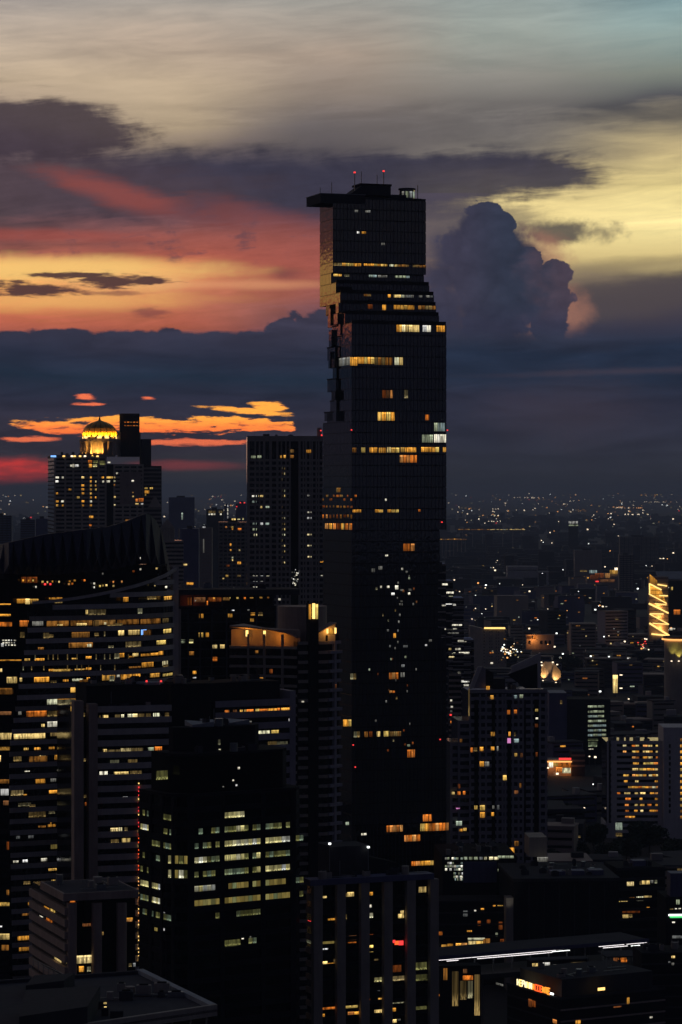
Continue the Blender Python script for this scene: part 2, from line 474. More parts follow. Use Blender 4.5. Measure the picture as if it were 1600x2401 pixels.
glow('golden', (1.0, 0.62, 0.18, 1), 2.0)
glow('signred', (1.0, 0.10, 0.02, 1), 1.7)
glow('signorange', (1.0, 0.30, 0.03, 1), 1.5)
glow('signwhite', (1.0, 0.85, 0.45, 1), 1.6)


# ------------------------------------------------------------------ mesh helpers
class MB:
    def __init__(s):
        s.v, s.f = [], []

    def hexa(s, p):
        """p: 4 points below, 4 above, both counter-clockwise from above"""
        k = len(s.v)
        s.v += [tuple(q) for q in p]
        s.f += [(k + 3, k + 2, k + 1, k), (k + 4, k + 5, k + 6, k + 7)]
        for i in range(4):
            j = (i + 1) % 4
            s.f.append((k + i, k + j, k + 4 + j, k + 4 + i))
        return s

    def box(s, x0, x1, y0, y1, z0, z1):
        return s.hexa([(x0, y0, z0), (x1, y0, z0), (x1, y1, z0), (x0, y1, z0), (x0, y0, z1), (x1, y0, z1), (x1, y1, z1), (x0, y1, z1)])

    def prism(s, poly, z0, z1):
        """z0, z1 numbers or per-corner lists"""
        n, k = len(poly), len(s.v)
        a = z0 if hasattr(z0, '__len__') else [z0] * n
        b = z1 if hasattr(z1, '__len__') else [z1] * n
        s.v += [(x, y, z) for (x, y), z in zip(poly, a)] + [(x, y, z) for (x, y), z in zip(poly, b)]
        s.f += [tuple(range(k + n - 1, k - 1, -1)), tuple(range(k + n, k + 2 * n))]
        for i in range(n):
            j = (i + 1) % n
            s.f.append((k + i, k + j, k + n + j, k + n + i))
        return s

    def cyl(s, x, y, z0, z1, r0, r1=None, n=12):
        r1 = r0 if r1 is None else r1
        k = len(s.v)
        for z, r in ((z0, r0), (z1, r1)):
            s.v += [(x + r * math.cos(6.28318 * i / n), y + r * math.sin(6.28318 * i / n), z) for i in range(n)]
        s.f += [tuple(range(k + n - 1, k - 1, -1)), tuple(range(k + n, k + 2 * n))]
        for i in range(n):
            j = (i + 1) % n
            s.f.append((k + i, k + j, k + n + j, k + n + i))
        return s

    def bar(s, p, q, w, up=(0, 0, 1)):
        p, q = Vector(p), Vector(q)
        d = (q - p).normalized()
        u = Vector(up)
        if abs(d.dot(u)) > 0.95:
            u = Vector((0, 1, 0))
        a = d.cross(u).normalized() * w / 2
        b = d.cross(a).normalized() * w / 2
        return s.hexa([p - a - b, p + a - b, p + a + b, p - a + b, q - a - b, q + a - b, q + a + b, q - a + b])

    def mesh(s, name, mat):
        me = bpy.data.meshes.new(name)
        me.from_pydata(s.v, [], s.f)
        me.materials.append(MAT[mat])
        return me

    def build(s, name, mat, parent=None, loc=(0, 0, 0), rz=0.0, **props):
        return put(name, s.mesh(name, mat), parent, loc, rz, **props)


def put(name, mesh, parent=None, loc=(0, 0, 0), rz=0.0, scl=None, **props):
    o = bpy.data.objects.new(name, mesh)
    col.objects.link(o)
    o.parent = parent
    o.location = loc
    if rz:
        o.rotation_euler = (0, 0, rz)
    if scl:
        o.scale = scl
    for k, v in props.items():
        o[k] = v
    return o


def thing(name, label, cat, loc=(0, 0, 0), rz=0.0, group=None):
    o = put(name, None, None, loc, rz, label=label, category=cat)
    o.empty_display_size = 1
    if group:
        o['group'] = group
    return o


_pane = {}


def pane_mesh(mat):
    if mat not in _pane:
        _pane[mat] = MB().box(0, 1, 0, 1, 0, 1).mesh('pane_' + mat, mat)
    return _pane[mat]


def wx(px, D): return (px - PX0) * D / F
def wz(py, D): return CAMH - (py - PY0) * D / F


class Face:
    """one wall of a building: s runs along it from left to right as seen from outside, d goes inwards"""
    def __init__(f, b, ox, oy, ang, L):
        f.b, f.ox, f.oy, f.ang, f.L = b, ox, oy, ang, L
        c, s = math.cos(b.yaw), math.sin(b.yaw)
        f.wo = (b.x + ox * c - oy * s, b.y + ox * s + oy * c)
        f.wd = (math.cos(b.yaw + ang), math.sin(b.yaw + ang))

    def s(f, px):
        k = (px - PX0) / F
        return (k * f.wo[1] - f.wo[0]) / (f.wd[0] - k * f.wd[1])

    def z(f, s, py):
        return wz(py, f.wo[1] + s * f.wd[1])

    def p(f, s, d):
        c, q = math.cos(f.ang), math.sin(f.ang)
        return (f.ox + s * c - d * q, f.oy + s * q + d * c)

    def box(f, mb, s0, s1, d0, d1, z0, z1):
        pts = [f.p(s0, d0), f.p(s1, d0), f.p(s1, d1), f.p(s0, d1)]
        return mb.prism(pts, z0, z1)

    def pane(f, s0, s1, z0, z1, kind, name='window', parent=None, d=-0.06, th=0.05):
        x, y = f.p(s0, d)
        return put(name, pane_mesh(kind), parent or f.b.root, (x, y, z0), f.ang, (max(0.05, s1 - s0), th, max(0.05, z1 - z0)))

    def win(f, zoom, x0, y0, x1, y1, kind, **k):
        """lit window given by its corners in the photograph"""
        ox, oy, sc = zoom
        a, b = f.s(ox + x0 / sc), f.s(ox + x1 / sc)
        m = (a + b) / 2
        return f.pane(a, b, f.z(m, oy + y1 / sc), f.z(m, oy + y0 / sc), kind, **k)

    def wins(f, zoom, rows, **k):
        for r in rows:
            f.win(zoom, *r, **k)


class Bldg:
    """building: near corner at photo column px and distance D; the front goes right and away by yaw"""
    def __init__(b, name, label, cat, px, D, yaw, group=None, z=0.0):
        b.x, b.y, b.yaw = wx(px, D), D, math.radians(yaw)
        b.root = thing(name, label, cat, (b.x, b.y, z), b.yaw, group)

    def size(b, pxr, depth=None, pxl=None):
        f = Face(b, 0, 0, 0, 1)
        b.W = f.s(pxr)
        if pxl is not None:
            k = (pxl - PX0) / F
            b.Dp = (b.x - k * b.y) / (math.sin(b.yaw) + k * math.cos(b.yaw))
        else:
            b.Dp = depth
        b.front = Face(b, 0, 0, 0, b.W)
        b.left = Face(b, 0, b.Dp, -math.pi / 2, b.Dp)
        b.right = Face(b, b.W, 0, math.pi / 2, b.Dp)
        return b

    def part(b, name, mat, mb, parent=None, **p):
        return mb.build(name, mat, parent or b.root, **p)


def bands(face, z_top, fh, nfl, hb, mat, s0=0.0, s1=None, proud=0.35, name='spandrel', d1=0.05):
    """spandrel bands, one part per storey, top of the first band at z_top"""
    s1 = face.L if s1 is None else s1
    me = {}
    for i in range(nfl):
        z = z_top - i * fh
        a, b = (s0(z) if callable(s0) else s0), (s1(z) if callable(s1) else s1)
        key = (round(a, 2), round(b, 2))
        if key not in me:
            me[key] = face.box(MB(), a, b, -proud, d1, -hb, 0).mesh(name, mat)
        put(name, me[key], face.b.root, (0, 0, z))


def posts(face, ss, w, z0, z1, mat, proud=0.25, name='pier', d1=0.05):
    for s in ss:
        face.box(MB(), s, s + w, -proud, d1, z0, z1).build(name, mat, face.b.root)


def mullions(face, step, z0, z1, w=0.12, proud=0.12, s0=0.0, s1=None, mat='darker', name='mullions'):
    s1 = face.L if s1 is None else s1
    mb = MB()
    n = max(1, int(round((s1 - s0) / step)))
    for i in range(1, n):
        s = s0 + (s1 - s0) * i / n
        face.box(mb, s - w / 2, s + w / 2, -proud, 0.02, z0, z1)
    o = mb.build(name, mat, face.b.root)
    o['kind'] = 'stuff'
    return o


def lamp(kind, power, loc, colr, size=0.5, aim=None, spot=None, parent=None):
    d = bpy.data.lights.new('floodlight', 'SPOT' if spot else 'POINT')
    d.energy = power
    d.color = colr
    d.shadow_soft_size = size
    o = bpy.data.objects.new('floodlight', d)
    col.objects.link(o)
    o.location = loc
    if spot:
        d.spot_size = math.radians(spot)
        d.spot_blend = 0.6
        o.rotation_euler = (Vector(aim) - Vector(loc)).to_track_quat('-Z', 'Y').to_euler()
    return o


def clutter(parent, x0, x1, y0, y1, z, n, seed):
    """plant, tanks and pipes on a flat roof, each its own part"""
    r = random.Random(seed)
    for k in range(n):
        x, y = r.uniform(x0, x1 - 3), r.uniform(y0, y1 - 2)
        q = r.random()
        if q < 0.5:
            w, d, h = r.uniform(1.2, 3.2), r.uniform(1, 2.2), r.uniform(0.8, 2.2)
            u = MB().box(x, x + w, y, y + d, z, z + h).build('roof_unit', r.choice(['dark', 'concrete', 'steel', 'roofing']), parent)
            MB().box(x + w * .2, x + w * .8, y + d * .2, y + d * .8, z + h, z + h + 0.25).build('fan_cowl', 'darker', u)
        elif q < 0.68:
            MB().cyl(x, y, z, z + r.uniform(1.4, 2.4), r.uniform(0.7, 1.2), n=14).build('water_tank', r.choice(['steel', 'concrete']), parent)
        elif q < 0.88:
            a = r.choice([(r.uniform(4, 10), 0), (0, r.uniform(3, 7))])
            MB().bar((x, y, z + 0.35), (min(x1, x + a[0]), min(y1, y + a[1]), z + 0.35), 0.22).build('pipe', 'steel', parent)
        else:
            MB().bar((x, y, z), (x, y, z + r.uniform(2.5, 5)), 0.12).build('aerial', 'steel', parent)
# ------------------------------------------------------------------ ground
g = MB()
g.v = [(-60000, -5000, 0), (60000, -5000, 0), (60000, 110000, 0), (-60000, 110000, 0)]
g.f = [(0, 1, 2, 3)]
g.build('ground', 'asphalt', kind='structure')

Z1, Z2, Z3, Z4, Z5 = [(660, y, 3.4087) for y in (360, 700, 1060, 1400, 1750)]
ZS, ZB, ZK, ZC = (60, 930, 3.92), (0, 1200, 3.5636), (380, 980, 3.733), (0, 1580, 3.733)
ZH, ZE, ZD, ZG = (380, 1360, 3.5636), (0, 1980, 2.9037), (300, 1660, 3.5636), (680, 2000, 3.7333)
ZR, ZL, ZF, ZM, ZN = (1020, 1960, 2.7034), (1020, 1480, 3.7333), (1020, 1100, 2.7034), (1240, 1480, 4.3556), (330, 2080, 3.824)

# ------------------------------------------------------------------ the tall stepped tower
T = Bldg('stepped_skyscraper', 'very tall dark glass skyscraper with blocks bitten out in steps, rising right of centre', 'skyscraper', 825, 1150, 18.6)
T.size(1047, depth=37)
TW, TD, FH = T.W, T.Dp, 4.4
SB = [(634, 24), (650, 26.3), (677, 20), (705, 14.5), (728, 12), (745, 8.5), (765, 1.5), (9999, 0)]
rows = {}
mesh_cache = {}


def storey_shape(y):
    sb = next(s for lim, s in SB if y < lim)
    right = TW
    if 1245 < y < 1335:
        right = TW - 2.9
    elif 1335 <= y < 1500:
        right = TW - 3.6 + (1.4 if int(y / 26) % 3 == 0 else 0)
    x0 = 0.0
    yb = TD + (4 if y < 715 else 0)
    if 715 <= y < 965:
        yb = 13.5 + (2.5 if int(y / 25.6) % 3 == 1 else 0)
    elif 965 <= y < 990:
        yb = 31.5
    return x0, right, sb, yb


def storey_mesh(x0, x1, y0, y1):
    key = (x0, x1, y0, y1)
    if key not in mesh_cache:
        m = MB().box(x0, x1, y0, y1, 0.0, FH - 0.45)
        sl = MB().box(x0 + 0.12, x1 - 0.12, y0 + 0.12, y1 - 0.12, FH - 0.45, FH)
        fins = MB()
        n = int((x1 - x0) / 1.55)
        for i in range(n + 1):
            s = x0 + (x1 - x0 - 0.12) * i / n
            fins.box(s, s + 0.12, y0 - 0.12, y0 + 0.02, 0.02, FH - 0.47)
        n = int((y1 - y0) / 1.7)
        for i in range(n + 1):
            s = y0 + (y1 - y0 - 0.06) * i / n
            fins.box(x0 - 0.04, x0 + 0.02, s, s + 0.06, 0.02, FH - 0.47)
            fins.box(x1 - 0.02, x1 + 0.04, s, s + 0.06, 0.02, FH - 0.47)
        mesh_cache[key] = (m.mesh('storey', 'towerglass'), sl.mesh('slab', 'blackglass'), fins.mesh('mullions', 'crown'))
    return mesh_cache[key]


zst, storeys = 0.4, []
for i in range(70):
    z = zst + FH * i
    yp = PY0 - (z + FH / 2 - CAMH) * F / 1150
    shp = storey_shape(yp)
    a, b, c = storey_mesh(*shp)
    st = put('storey', a, T.root, (0, 0, z))
    put('slab', b, st)
    put('mullions', c, st, kind='stuff')
    storeys.append((z, shp, st))
MB().box(0.5, TW - 0.5, 0.5, TD - 0.5, 0, zst - 0.01).build('plinth', 'darker', T.root)
# the inner core that shows where blocks are cut away at the back left
z0c, z1c = wz(965, 1150), wz(715, 1150)
MB().box(6.5, TW - 0.5, 13.4, TD, z0c, z1c).build('core_wall', 'blackglass', T.root)
for px0, px1, y0, y1 in ((768, 790, 735, 764), (779, 804, 765, 789), (785, 803, 790, 811), (767, 786, 813, 842), (767, 788, 888, 917), (777, 791, 918, 939), (774, 792, 940, 964), (760, 780, 966, 985)):
    t0, t1 = (825 - px1) / 1.86, (825 - px0) / 1.86
    bx = MB().box(0.0, 6.6, t0, t1, wz(y1, 1165), wz(y0, 1165)).build('glass_box', 'towerglass', T.root)
    MB().box(-0.15, 6.7, t0 - 0.15, t1 + 0.15, wz(y0, 1165) + 0.01, wz(y0, 1165) + 0.5).build('box_roof', 'dark', bx)

rb = random.Random(5)
for i, (z, (x0, x1, y0, y1), st) in enumerate(storeys):      # odd cantilevered glass rooms on the eroded side, glass rails on the terraces
    yp = PY0 - (z + FH / 2 - CAMH) * F / 1150
    if 690 < yp < 985:
        for q in range(rb.choice([1, 1, 2])):
            t0 = rb.uniform(12, 30)
            w = rb.choice([2.4, 3.4, 4.8])
            MB().box(rb.uniform(-2.4, 0.6), 6.6, t0, t0 + w, z + 0.2, z + rb.choice([FH, FH * 0.9, FH * 1.6])).build('glass_room', rb.choice(['towerglass', 'blackglass', 'towerglass']), T.root)
    if i + 1 < len(storeys) and storeys[i + 1][1][2] > y0 + 1:
        MB().box(x0 + 0.1, x1 - 0.1, y0 + 0.15, y0 + 0.22, z + FH, z + FH + 1.1).build('terrace_rail', 'blackglass', st.parent)
        for q in range(4):
            s = rb.uniform(x0 + 2, x1 - 5)
            MB().box(s, s + rb.uniform(0.8, 3.0), y0 + 0.6, y0 + 1.8, z + FH, z + FH + rb.uniform(0.6, 1.6)).build('planter', rb.choice(['dark', 'leaf', 'darker']), T.root)
    if 1235 < yp < 1510 and rb.random() < 0.7:
        t0 = rb.uniform(0, 20)
        MB().box(x1 - 1.0, x1 + rb.uniform(0.8, 2.6), t0, t0 + rb.uniform(2.5, 6), z + 0.2, z + FH).build('glass_room', 'towerglass', T.root)
_tf = {}


def tower_face(y):
    i = min(69, max(0, int((wz(y, 1150) - zst) / FH)))
    z, (x0, x1, y0, y1), st = storeys[i]
    if i not in _tf:
        f = Face(T, x0, y0, 0, x1 - x0)
        _tf[i] = (f, Face(T, x0, y1, -math.pi / 2, y1 - y0))
    return _tf[i][0], _tf[i][1], st, z


def twin(zoom, rows, left=False, split=1.55):
    for x0, y0, x1, y1, k in rows:
        ox, oy, sc = zoom
        f, fl, st, z = tower_face(oy + (y0 + y1) / 2 / sc)
        f = fl if left else f
        a, b = f.s(ox + x0 / sc), f.s(ox + x1 / sc)
        zt, zb = f.z((a + b) / 2, oy + y0 / sc), f.z((a + b) / 2, oy + y1 / sc)
        # snap to the storey
        zb, zt = max(zb - z, 0.15), min(max(zt - z, 1.0), FH - 0.5)
        if zt - zb < 0.7:
            zb = zt - 0.9
        n = max(1, int(round((b - a) / split)))
        for i in range(n):
            s0 = a + (b - a) * i / n
            s1 = a + (b - a) * (i + 1) / n - (0.14 if n > 1 else 0)
            x, y = f.p(s0, -0.06)
            if k[0] != '!' and n > 3 and R.random() < 0.08:
                continue
            put('window', pane_mesh(k[-1]), st, (x, y, zb), f.ang, (s1 - s0, 0.05, zt - zb))  # lit rooms, and also the glowing panes that stand in for reflections


twin(Z1, [(585, 405, 615, 430, 'w'), (672, 435, 715, 465, 'w'), (605, 605, 622, 618, 'W'), (640, 588, 676, 606, 'A'), (800, 682, 826, 712, 'w'),
          (418, 845, 485, 895, 'y'), (485, 840, 640, 898, 'A'), (660, 838, 850, 898, 'A'), (866, 838, 935, 898, 'Y'), (935, 840, 1080, 900, 'a'), (1080, 840, 1160, 900, 'a'),
          (418, 940, 485, 958, 'A'), (505, 940, 545, 975, 'y'), (700, 925, 765, 980, 'V'), (770, 930, 850, 975, 'w'), (910, 930, 1055, 985, 'V'),
          (660, 1095, 720, 1140, 'a'), (852, 1095, 876, 1150, 'A'), (900, 1100, 985, 1150, 'Y'), (985, 1100, 1060, 1150, 'w'), (1100, 1090, 1215, 1150, 'w'),
          (690, 1205, 728, 1240, 'o'), (806, 1185, 838, 1250, 'A'), (900, 1182, 1065, 1245, '!A'), (1065, 1185, 1235, 1245, 'a')])
twin(Z2, [(920, 195, 965, 265, 'A'), (965, 195, 1105, 265, 'Y'), (1130, 195, 1198, 265, 'W'), (1240, 192, 1310, 265, 'A'),
          (550, 468, 610, 535, '!A'), (610, 468, 745, 520, '!A'), (745, 470, 890, 530, 'a'), (905, 462, 975, 530, '!Y'),
          (808, 732, 868, 795, 'o'), (872, 732, 890, 795, 'O'), (984, 730, 1012, 795, 'y'),
          (772, 908, 838, 975, 'A'), (842, 908, 908, 975, 'A'), (1152, 928, 1180, 972, 'O'), (1222, 992, 1310, 1060, 'V'),
          (1125, 1088, 1215, 1150, 'V'), (1222, 1085, 1322, 1150, '!W'),
          (568, 1192, 600, 1230, 'a'), (640, 1190, 770, 1230, 'A'), (780, 1192, 840, 1232, 'A'), (845, 1188, 875, 1230, '!Y'), (880, 1192, 945, 1230, 'A'), (955, 1190, 1080, 1228, 'A'), (1088, 1188, 1320, 1226, 'A'),
          (948, 1250, 1085, 1310, '!O')])
twin(Z2, [(462, 468, 548, 535, 'w')], left=True)
twin(Z3, [(570, 420, 640, 482, '!A'), (750, 420, 815, 482, '!A'), (850, 418, 940, 482, '!A'), (976, 732, 1068, 790, '!O'), (1096, 440, 1112, 462, 'O'), (826, 366, 842, 384, 'W'), (588, 345, 602, 360, 'O'),
          (790, 1055, 806, 1080, 'W'), (846, 1064, 866, 1080, 'W'), (910, 1060, 934, 1098, 'W'), (880, 1126, 904, 1136, 'W'), (950, 1096, 976, 1110, 'w'), (1012, 1136, 1030, 1160, 'W'), (1018, 1092, 1046, 1104, 'w'), (830, 820, 852, 834, 'W'), (778, 912, 806, 940, 'w'), (720, 930, 748, 960, 'w'), (960, 925, 974, 938, 'W'), (995, 955, 1010, 965, 'w'), (942, 1210, 956, 1224, 'w'), (950, 1186, 970, 1200, 'w')])  # the small white specks are mirrored lights, put on the glass as glowing panes
twin(Z3, [(440, 262, 476, 322, 'a')] + [(x, y, x + R.uniform(8, 22), y + R.uniform(20, 42), R.choice('oaOo')) for y in (345, 430, 500) for x in range(330, 560, 28)] + [(x, 570, x + 24, 630, R.choice('OOAo')) for x in range(350, 560, 32)], left=True)  # rows of small panes: a lit building's orange reflection, made to glow
twin(Z4, [(896, 290, 916, 326, 'A'), (552, 608, 600, 658, 'y'), (862, 598, 938, 656, '!O'), (866, 752, 910, 798, '!O'), (580, 1075, 630, 1132, 'y'), (664, 1076, 690, 1132, 'a'), (700, 1076, 728, 1136, 'o'), (764, 1074, 790, 1132, '!Y'), (820, 1072, 860, 1130, '!A'), (870, 1075, 960, 1128, 'a'), (1008, 1220, 1070, 1282, '!O'), (494, 980, 562, 1034, '!A'),
          (975, 385, 1010, 395, 'w'), (1150, 378, 1165, 392, 'W'), (1180, 335, 1205, 345, 'w'), (960, 540, 985, 560, 'w'), (955, 600, 985, 640, 'w'), (905, 410, 916, 424, 'w')])  # the pale specks again imitate lights mirrored in the glass
twin(Z5, [(842, 632, 976, 684, '!O'), (1132, 545, 1206, 600, '!O'), (1112, 612, 1180, 678, '!A'), (1180, 612, 1340, 675, '!O'), (984, 700, 1112, 760, '!O'), (1040, 920, 1110, 960, 'O'), (1110, 915, 1275, 970, '!A'), (485, 605, 600, 650, 'V'), (640, 700, 680, 720, 'W')])
rs = random.Random(19)
for _ in range(40):  # scattered glints of reflected light, added as tiny glowing panes, not rooms
    u, v = rs.gauss(950, 90), rs.uniform(1050, 2600)
    twin((660, 1000, 3.4087), [(u, v, u + rs.uniform(6, 16), v + rs.uniform(6, 14), rs.choice('wwyVo'))])
# roof: overhanging sky deck, stepped plant house, masts
zt = storeys[-1][0] + FH
deck = MB().box(-5.4, 14, 23.6, TD + 5.5, zt - 2.4, zt + 1.3).build('sky_deck', 'dark', T.root)
MB().box(-5.6, 14.2, 23.4, TD + 5.7, zt + 1.3, zt + 1.55).build('deck_edge', 'paleroof', deck)
MB().box(14.3, TW, 24.0, TD + 4, zt, zt + 0.6).build('parapet', 'dark', T.root)
pl = MB().hexa([(8, 26, zt + 1.57), (26, 26, zt + 1.57), (26, 36, zt + 1.57), (8, 36, zt + 1.57), (13.5, 26, zt + 5.6), (26, 26, zt + 5.6), (26, 36, zt + 5.6), (13.5, 36, zt + 5.6)]).build('plant_house', 'dark', T.root)
MB().box(12.5, 26.3, 25.7, 36.3, zt + 5.6, zt + 6.4).build('roof_slab', 'darker', pl)
MB().box(26.3, 33, 26, 34, zt + 0.6, zt + 2.2).build('plant_box', 'dark', T.root)
wt = MB().cyl(34.2, 29, zt + 0.6, zt + 4.6, 3.2, n=20).build('glass_drum', 'towerglass', T.root)
MB().cyl(34.2, 29, zt + 4.6, zt + 5.2, 3.6, n=20).build('drum_roof', 'dark', wt)
for k in range(5):
    a = math.radians(-150 + 30 * k)
    put('window', pane_mesh('V' if k % 2 else 'w'), wt, (34.2 + 3.25 * math.cos(a), 29 + 3.25 * math.sin(a), zt + 1.2), a + math.pi / 2, (1.1, 0.06, 2.6))
for s, y, h, w in ((-3.5, 30, 3.6, 0.22), (0.8, 28, 5.6, 0.22), (10.5, 27, 9.5, 0.3), (13.4, 27, 9.6, 0.24), (20.3, 27, 9.4, 0.24), (23.2, 27, 10.6, 0.3), (38.2, 27, 6.2, 0.28)):
    z0 = zt + (1.55 if s < 8 else (6.4 if 12 < s < 26 else 1.6 if s < 12 else 0.6))
    top_z = {(-3.5): zt + 4.5, 0.8: zt + 6.6, 10.5: zt + 10.6, 13.4: zt + 11.4, 20.3: zt + 10.2, 23.2: zt + 11.6, 38.2: zt + 6.6}[s]
    ms = MB().bar((s, y, z0), (s, y, top_z), w).build('mast', 'steel', T.root)
    if s in (10.5, 23.2):
        MB().box(s - 0.35, s + 0.35, y - 0.35, y + 0.35, top_z, top_z + 0.6).build('beacon', 'red', ms)
# red obstruction lamps on the corners
for px, py in ((824, 1008), (1049, 1007), (752, 1010), (1036, 1225), (828, 1747), (833, 1799), (1032, 1740)):
    f, fl, st, z = tower_face(py)
    s = f.s(px)
    MB().box(s - 0.22, s + 0.22, -0.6, -0.14, wz(py, 1150) - 0.22, wz(py, 1150) + 0.22).build('beacon', 'red', T.root)
clutter(T.root, 27, 40, 27, 38, zt + 0.62, 8, 3)
def loft(mb, p0, z0, p1, z1):
    n, k = len(p0), len(mb.v)
    mb.v += [(x, y, z0) for x, y in p0] + [(x, y, z1) for x, y in p1]
    mb.f += [tuple(range(k + n - 1, k - 1, -1)), tuple(range(k + n, k + 2 * n))]
    for i in range(n):
        j = (i + 1) % n
        mb.f.append((k + i, k + j, k + n + j, k + n + i))
    return mb


def interp(tab, x):
    if x <= tab[0][0]:
        return tab[0][1]
    for (a, u), (b, v) in zip(tab, tab[1:]):
        if x <= b:
            return u + (v - u) * (x - a) / (b - a)
    return tab[-1][1]


def local(b, px, py, D):
    """photo point at distance D in the building's own axes"""
    x, y = wx(px, D) - b.x, D - b.y
    c, s = math.cos(b.yaw), math.sin(b.yaw)
    return (x * c + y * s, -x * s + y * c, wz(py, D))


class Curve:
    """outline of several straight faces joined end to end"""
    def __init__(q, b, segs, start=(0.0, 0.0)):
        q.b, q.faces, q.pts = b, [], [start]
        x, y = start
        for L, a in segs:
            a = math.radians(a)
            q.faces.append(Face(b, x, y, a, L))
            x, y = x + L * math.cos(a), y + L * math.sin(a)
            q.pts.append((x, y))
        q.L = sum(L for L, a in segs)

    def at(q, s):
        for f in q.faces:
            if s <= f.L or f is q.faces[-1]:
                return f.p(s, 0), f.ang
            s -= f.L

    def line(q, s0, s1):
        """points with outward directions between two lengths along the curve"""
        ss, acc = [s0], 0.0
        for f in q.faces:
            acc += f.L
            if s0 + 0.05 < acc < s1 - 0.05:
                ss.append(acc)
        ss.append(s1)
        out = []
        for i, s in enumerate(ss):
            p, a = q.at(s - 1e-4)
            if 0 < i < len(ss) - 1:
                a = (a + q.at(s + 1e-3)[1]) / 2
            out.append((p, (math.sin(a), -math.cos(a))))
        return out

    def strip(q, s0, s1, proud, inner, z0, z1, mb=None):
        l = q.line(s0, s1)
        o = [(p[0] + n[0] * proud, p[1] + n[1] * proud) for p, n in l]
        i = [(p[0] - n[0] * inner, p[1] - n[1] * inner) for p, n in l]
        return (mb or MB()).prism(o + i[::-1], z0, z1)

    def face(q, px):
        for f in q.faces:
            if f.s(px) <= f.L:
                return f
        return q.faces[-1]

    def wins(q, zoom, rows):
        for r in rows:
            q.face(zoom[0] + (r[0] + r[2]) / 2 / zoom[2]).win(zoom, *r)


# ------------------------------------------------------------------ golden-domed tower, far left
S = Bldg('domed_tower', 'far cream tower block crowned by a glowing golden dome, at the left', 'tower', 127, 2250, 9)
S.size(337, pxl=113)
f = S.front
zt = wz(1070, 2250)
sa, sb_, sw = f.s(250), f.s(266), S.W
MB().box(0, sa, 0, S.Dp, 0, zt).build('wall', 'glass', S.root)
MB().box(sa, sb_, 2.5, S.Dp, 0, zt - 6).build('recess_wall', 'darker', S.root)
MB().box(sb_, sw, 0, S.Dp, 0, zt - 6).build('wall', 'glass', S.root)
bands(f, zt, 3.17, 66, 1.55, 'cream', 0.0, sa, 0.5)
bands(f, zt - 6, 3.17, 64, 1.75, 'cream', sb_, sw, 0.5)
bands(S.left, zt, 3.17, 66, 0.9, 'dark', proud=0.3)
posts(f, [0, f.s(151), f.s(170), f.s(190), f.s(209), f.s(229), sa - 1.4], 1.4, 0, zt, 'cream', 0.4)
posts(f, [sb_, f.s(286), f.s(303), f.s(320), sw - 1.4], 1.4, 0, zt - 6, 'cream', 0.4)
f.box(MB(), f.s(281), f.s(331), -0.62, 0.05, f.z(f.s(300), 1182), f.z(f.s(300), 1106)).build('brown_panel', 'brownstone', S.root)  # flat panel in a warmer brown over part of the right wing
MB().box(-0.8, sa + 0.8, -0.8, S.Dp, zt, zt + 1.2).build('parapet', 'cream', S.root)
rowsS = [(743, '275.305 332.350 513.538 592.608 700.720 745.800'), (780, '275.300 592.606 640.650 705.720 745.775'), (817, '513.538 592.608 638.650'), (853, '395.420 513.538 592.608 638.652'), (890, '280.298 515.538 592.608'), (927, '592.610 638.650 472.495'), (963, '278.302 328.352 515.540 592.610'), (1000, '280.300 332.350 518.538 592.610')]
for y, xs in rowsS:
    for q in xs.split():
        a, b = q.split('.')
        f.win(ZS, int(a), y - 9, int(b), y + 9, R.choice('AYWA'), d=-0.56)
f.wins(ZS, [(410, 625, 430, 645, 'W'), (432, 620, 448, 650, 'W'), (455, 625, 485, 645, 'W'), (575, 585, 608, 610, 'O'), (580, 620, 610, 650, 'A'), (620, 585, 665, 610, 'g'), (620, 622, 655, 645, 'G'), (680, 590, 730, 625, 'g'), (755, 598, 778, 612, 'W'), (585, 1095, 622, 1115, 'A'), (585, 1175, 605, 1190, 'O'), (518, 1245, 542, 1258, 'W'), (1012, 940, 1030, 965, 'O'), (1040, 935, 1082, 965, 'O'), (1010, 980, 1038, 993, 'Y'), (1060, 980, 1080, 993, 'W'), (830, 697, 848, 712, 'W'), (810, 735, 825, 750, 'Y'), (975, 768, 995, 782, 'W'), (810, 770, 825, 782, 'Y'), (812, 915, 828, 930, 'Y'), (980, 912, 996, 925, 'Y'), (810, 806, 822, 820, 'a'), (980, 876, 994, 888, 'a'), (812, 990, 826, 1002, 'Y'), (915, 1130, 970, 1190, 'a')], d=-0.7)
f.wins(ZS, [(x, 541, x + 22, 553, R.choice(['lamp', 'A', 'golden'])) for x in (340, 415, 440, 490, 535, 605, 650)], d=-0.9)
f.win(ZS, 230, 540, 280, 556, 'blue', d=-0.9)
# drum, columns and dome
cx, cyy = f.s(237), 15.0
zd = wz(1022, 2265)
MB().cyl(cx, cyy, zt, zd - 1.5, 12.6, n=24).build('drum', 'cream', S.root)
MB().cyl(cx, cyy, zd - 4.4, zd - 2.6, 16.2, n=32).build('cornice', 'cream', S.root)
ring = MB().cyl(cx, cyy, zd - 2.6, zd, 13.6, n=32).build('dome_base', 'cream', S.root)
for k in range(14):
    a = 6.28318 * (k + 0.3) / 14
    put('window', pane_mesh('golden' if k % 3 else 'A'), ring, (cx + 13.62 * math.cos(a) + 1.8 * math.sin(a), cyy + 13.62 * math.sin(a) - 1.8 * math.cos(a), zd - 2.1), a + math.pi / 2, (3.6, 0.1, 1.6))
prof = [(13.8, 0.0), (13.4, 3.2), (12.0, 6.2), (9.6, 8.8), (6.2, 10.7), (2.4, 11.9), (0.9, 12.6), (0.7, 13.6), (0.05, 17.0)]
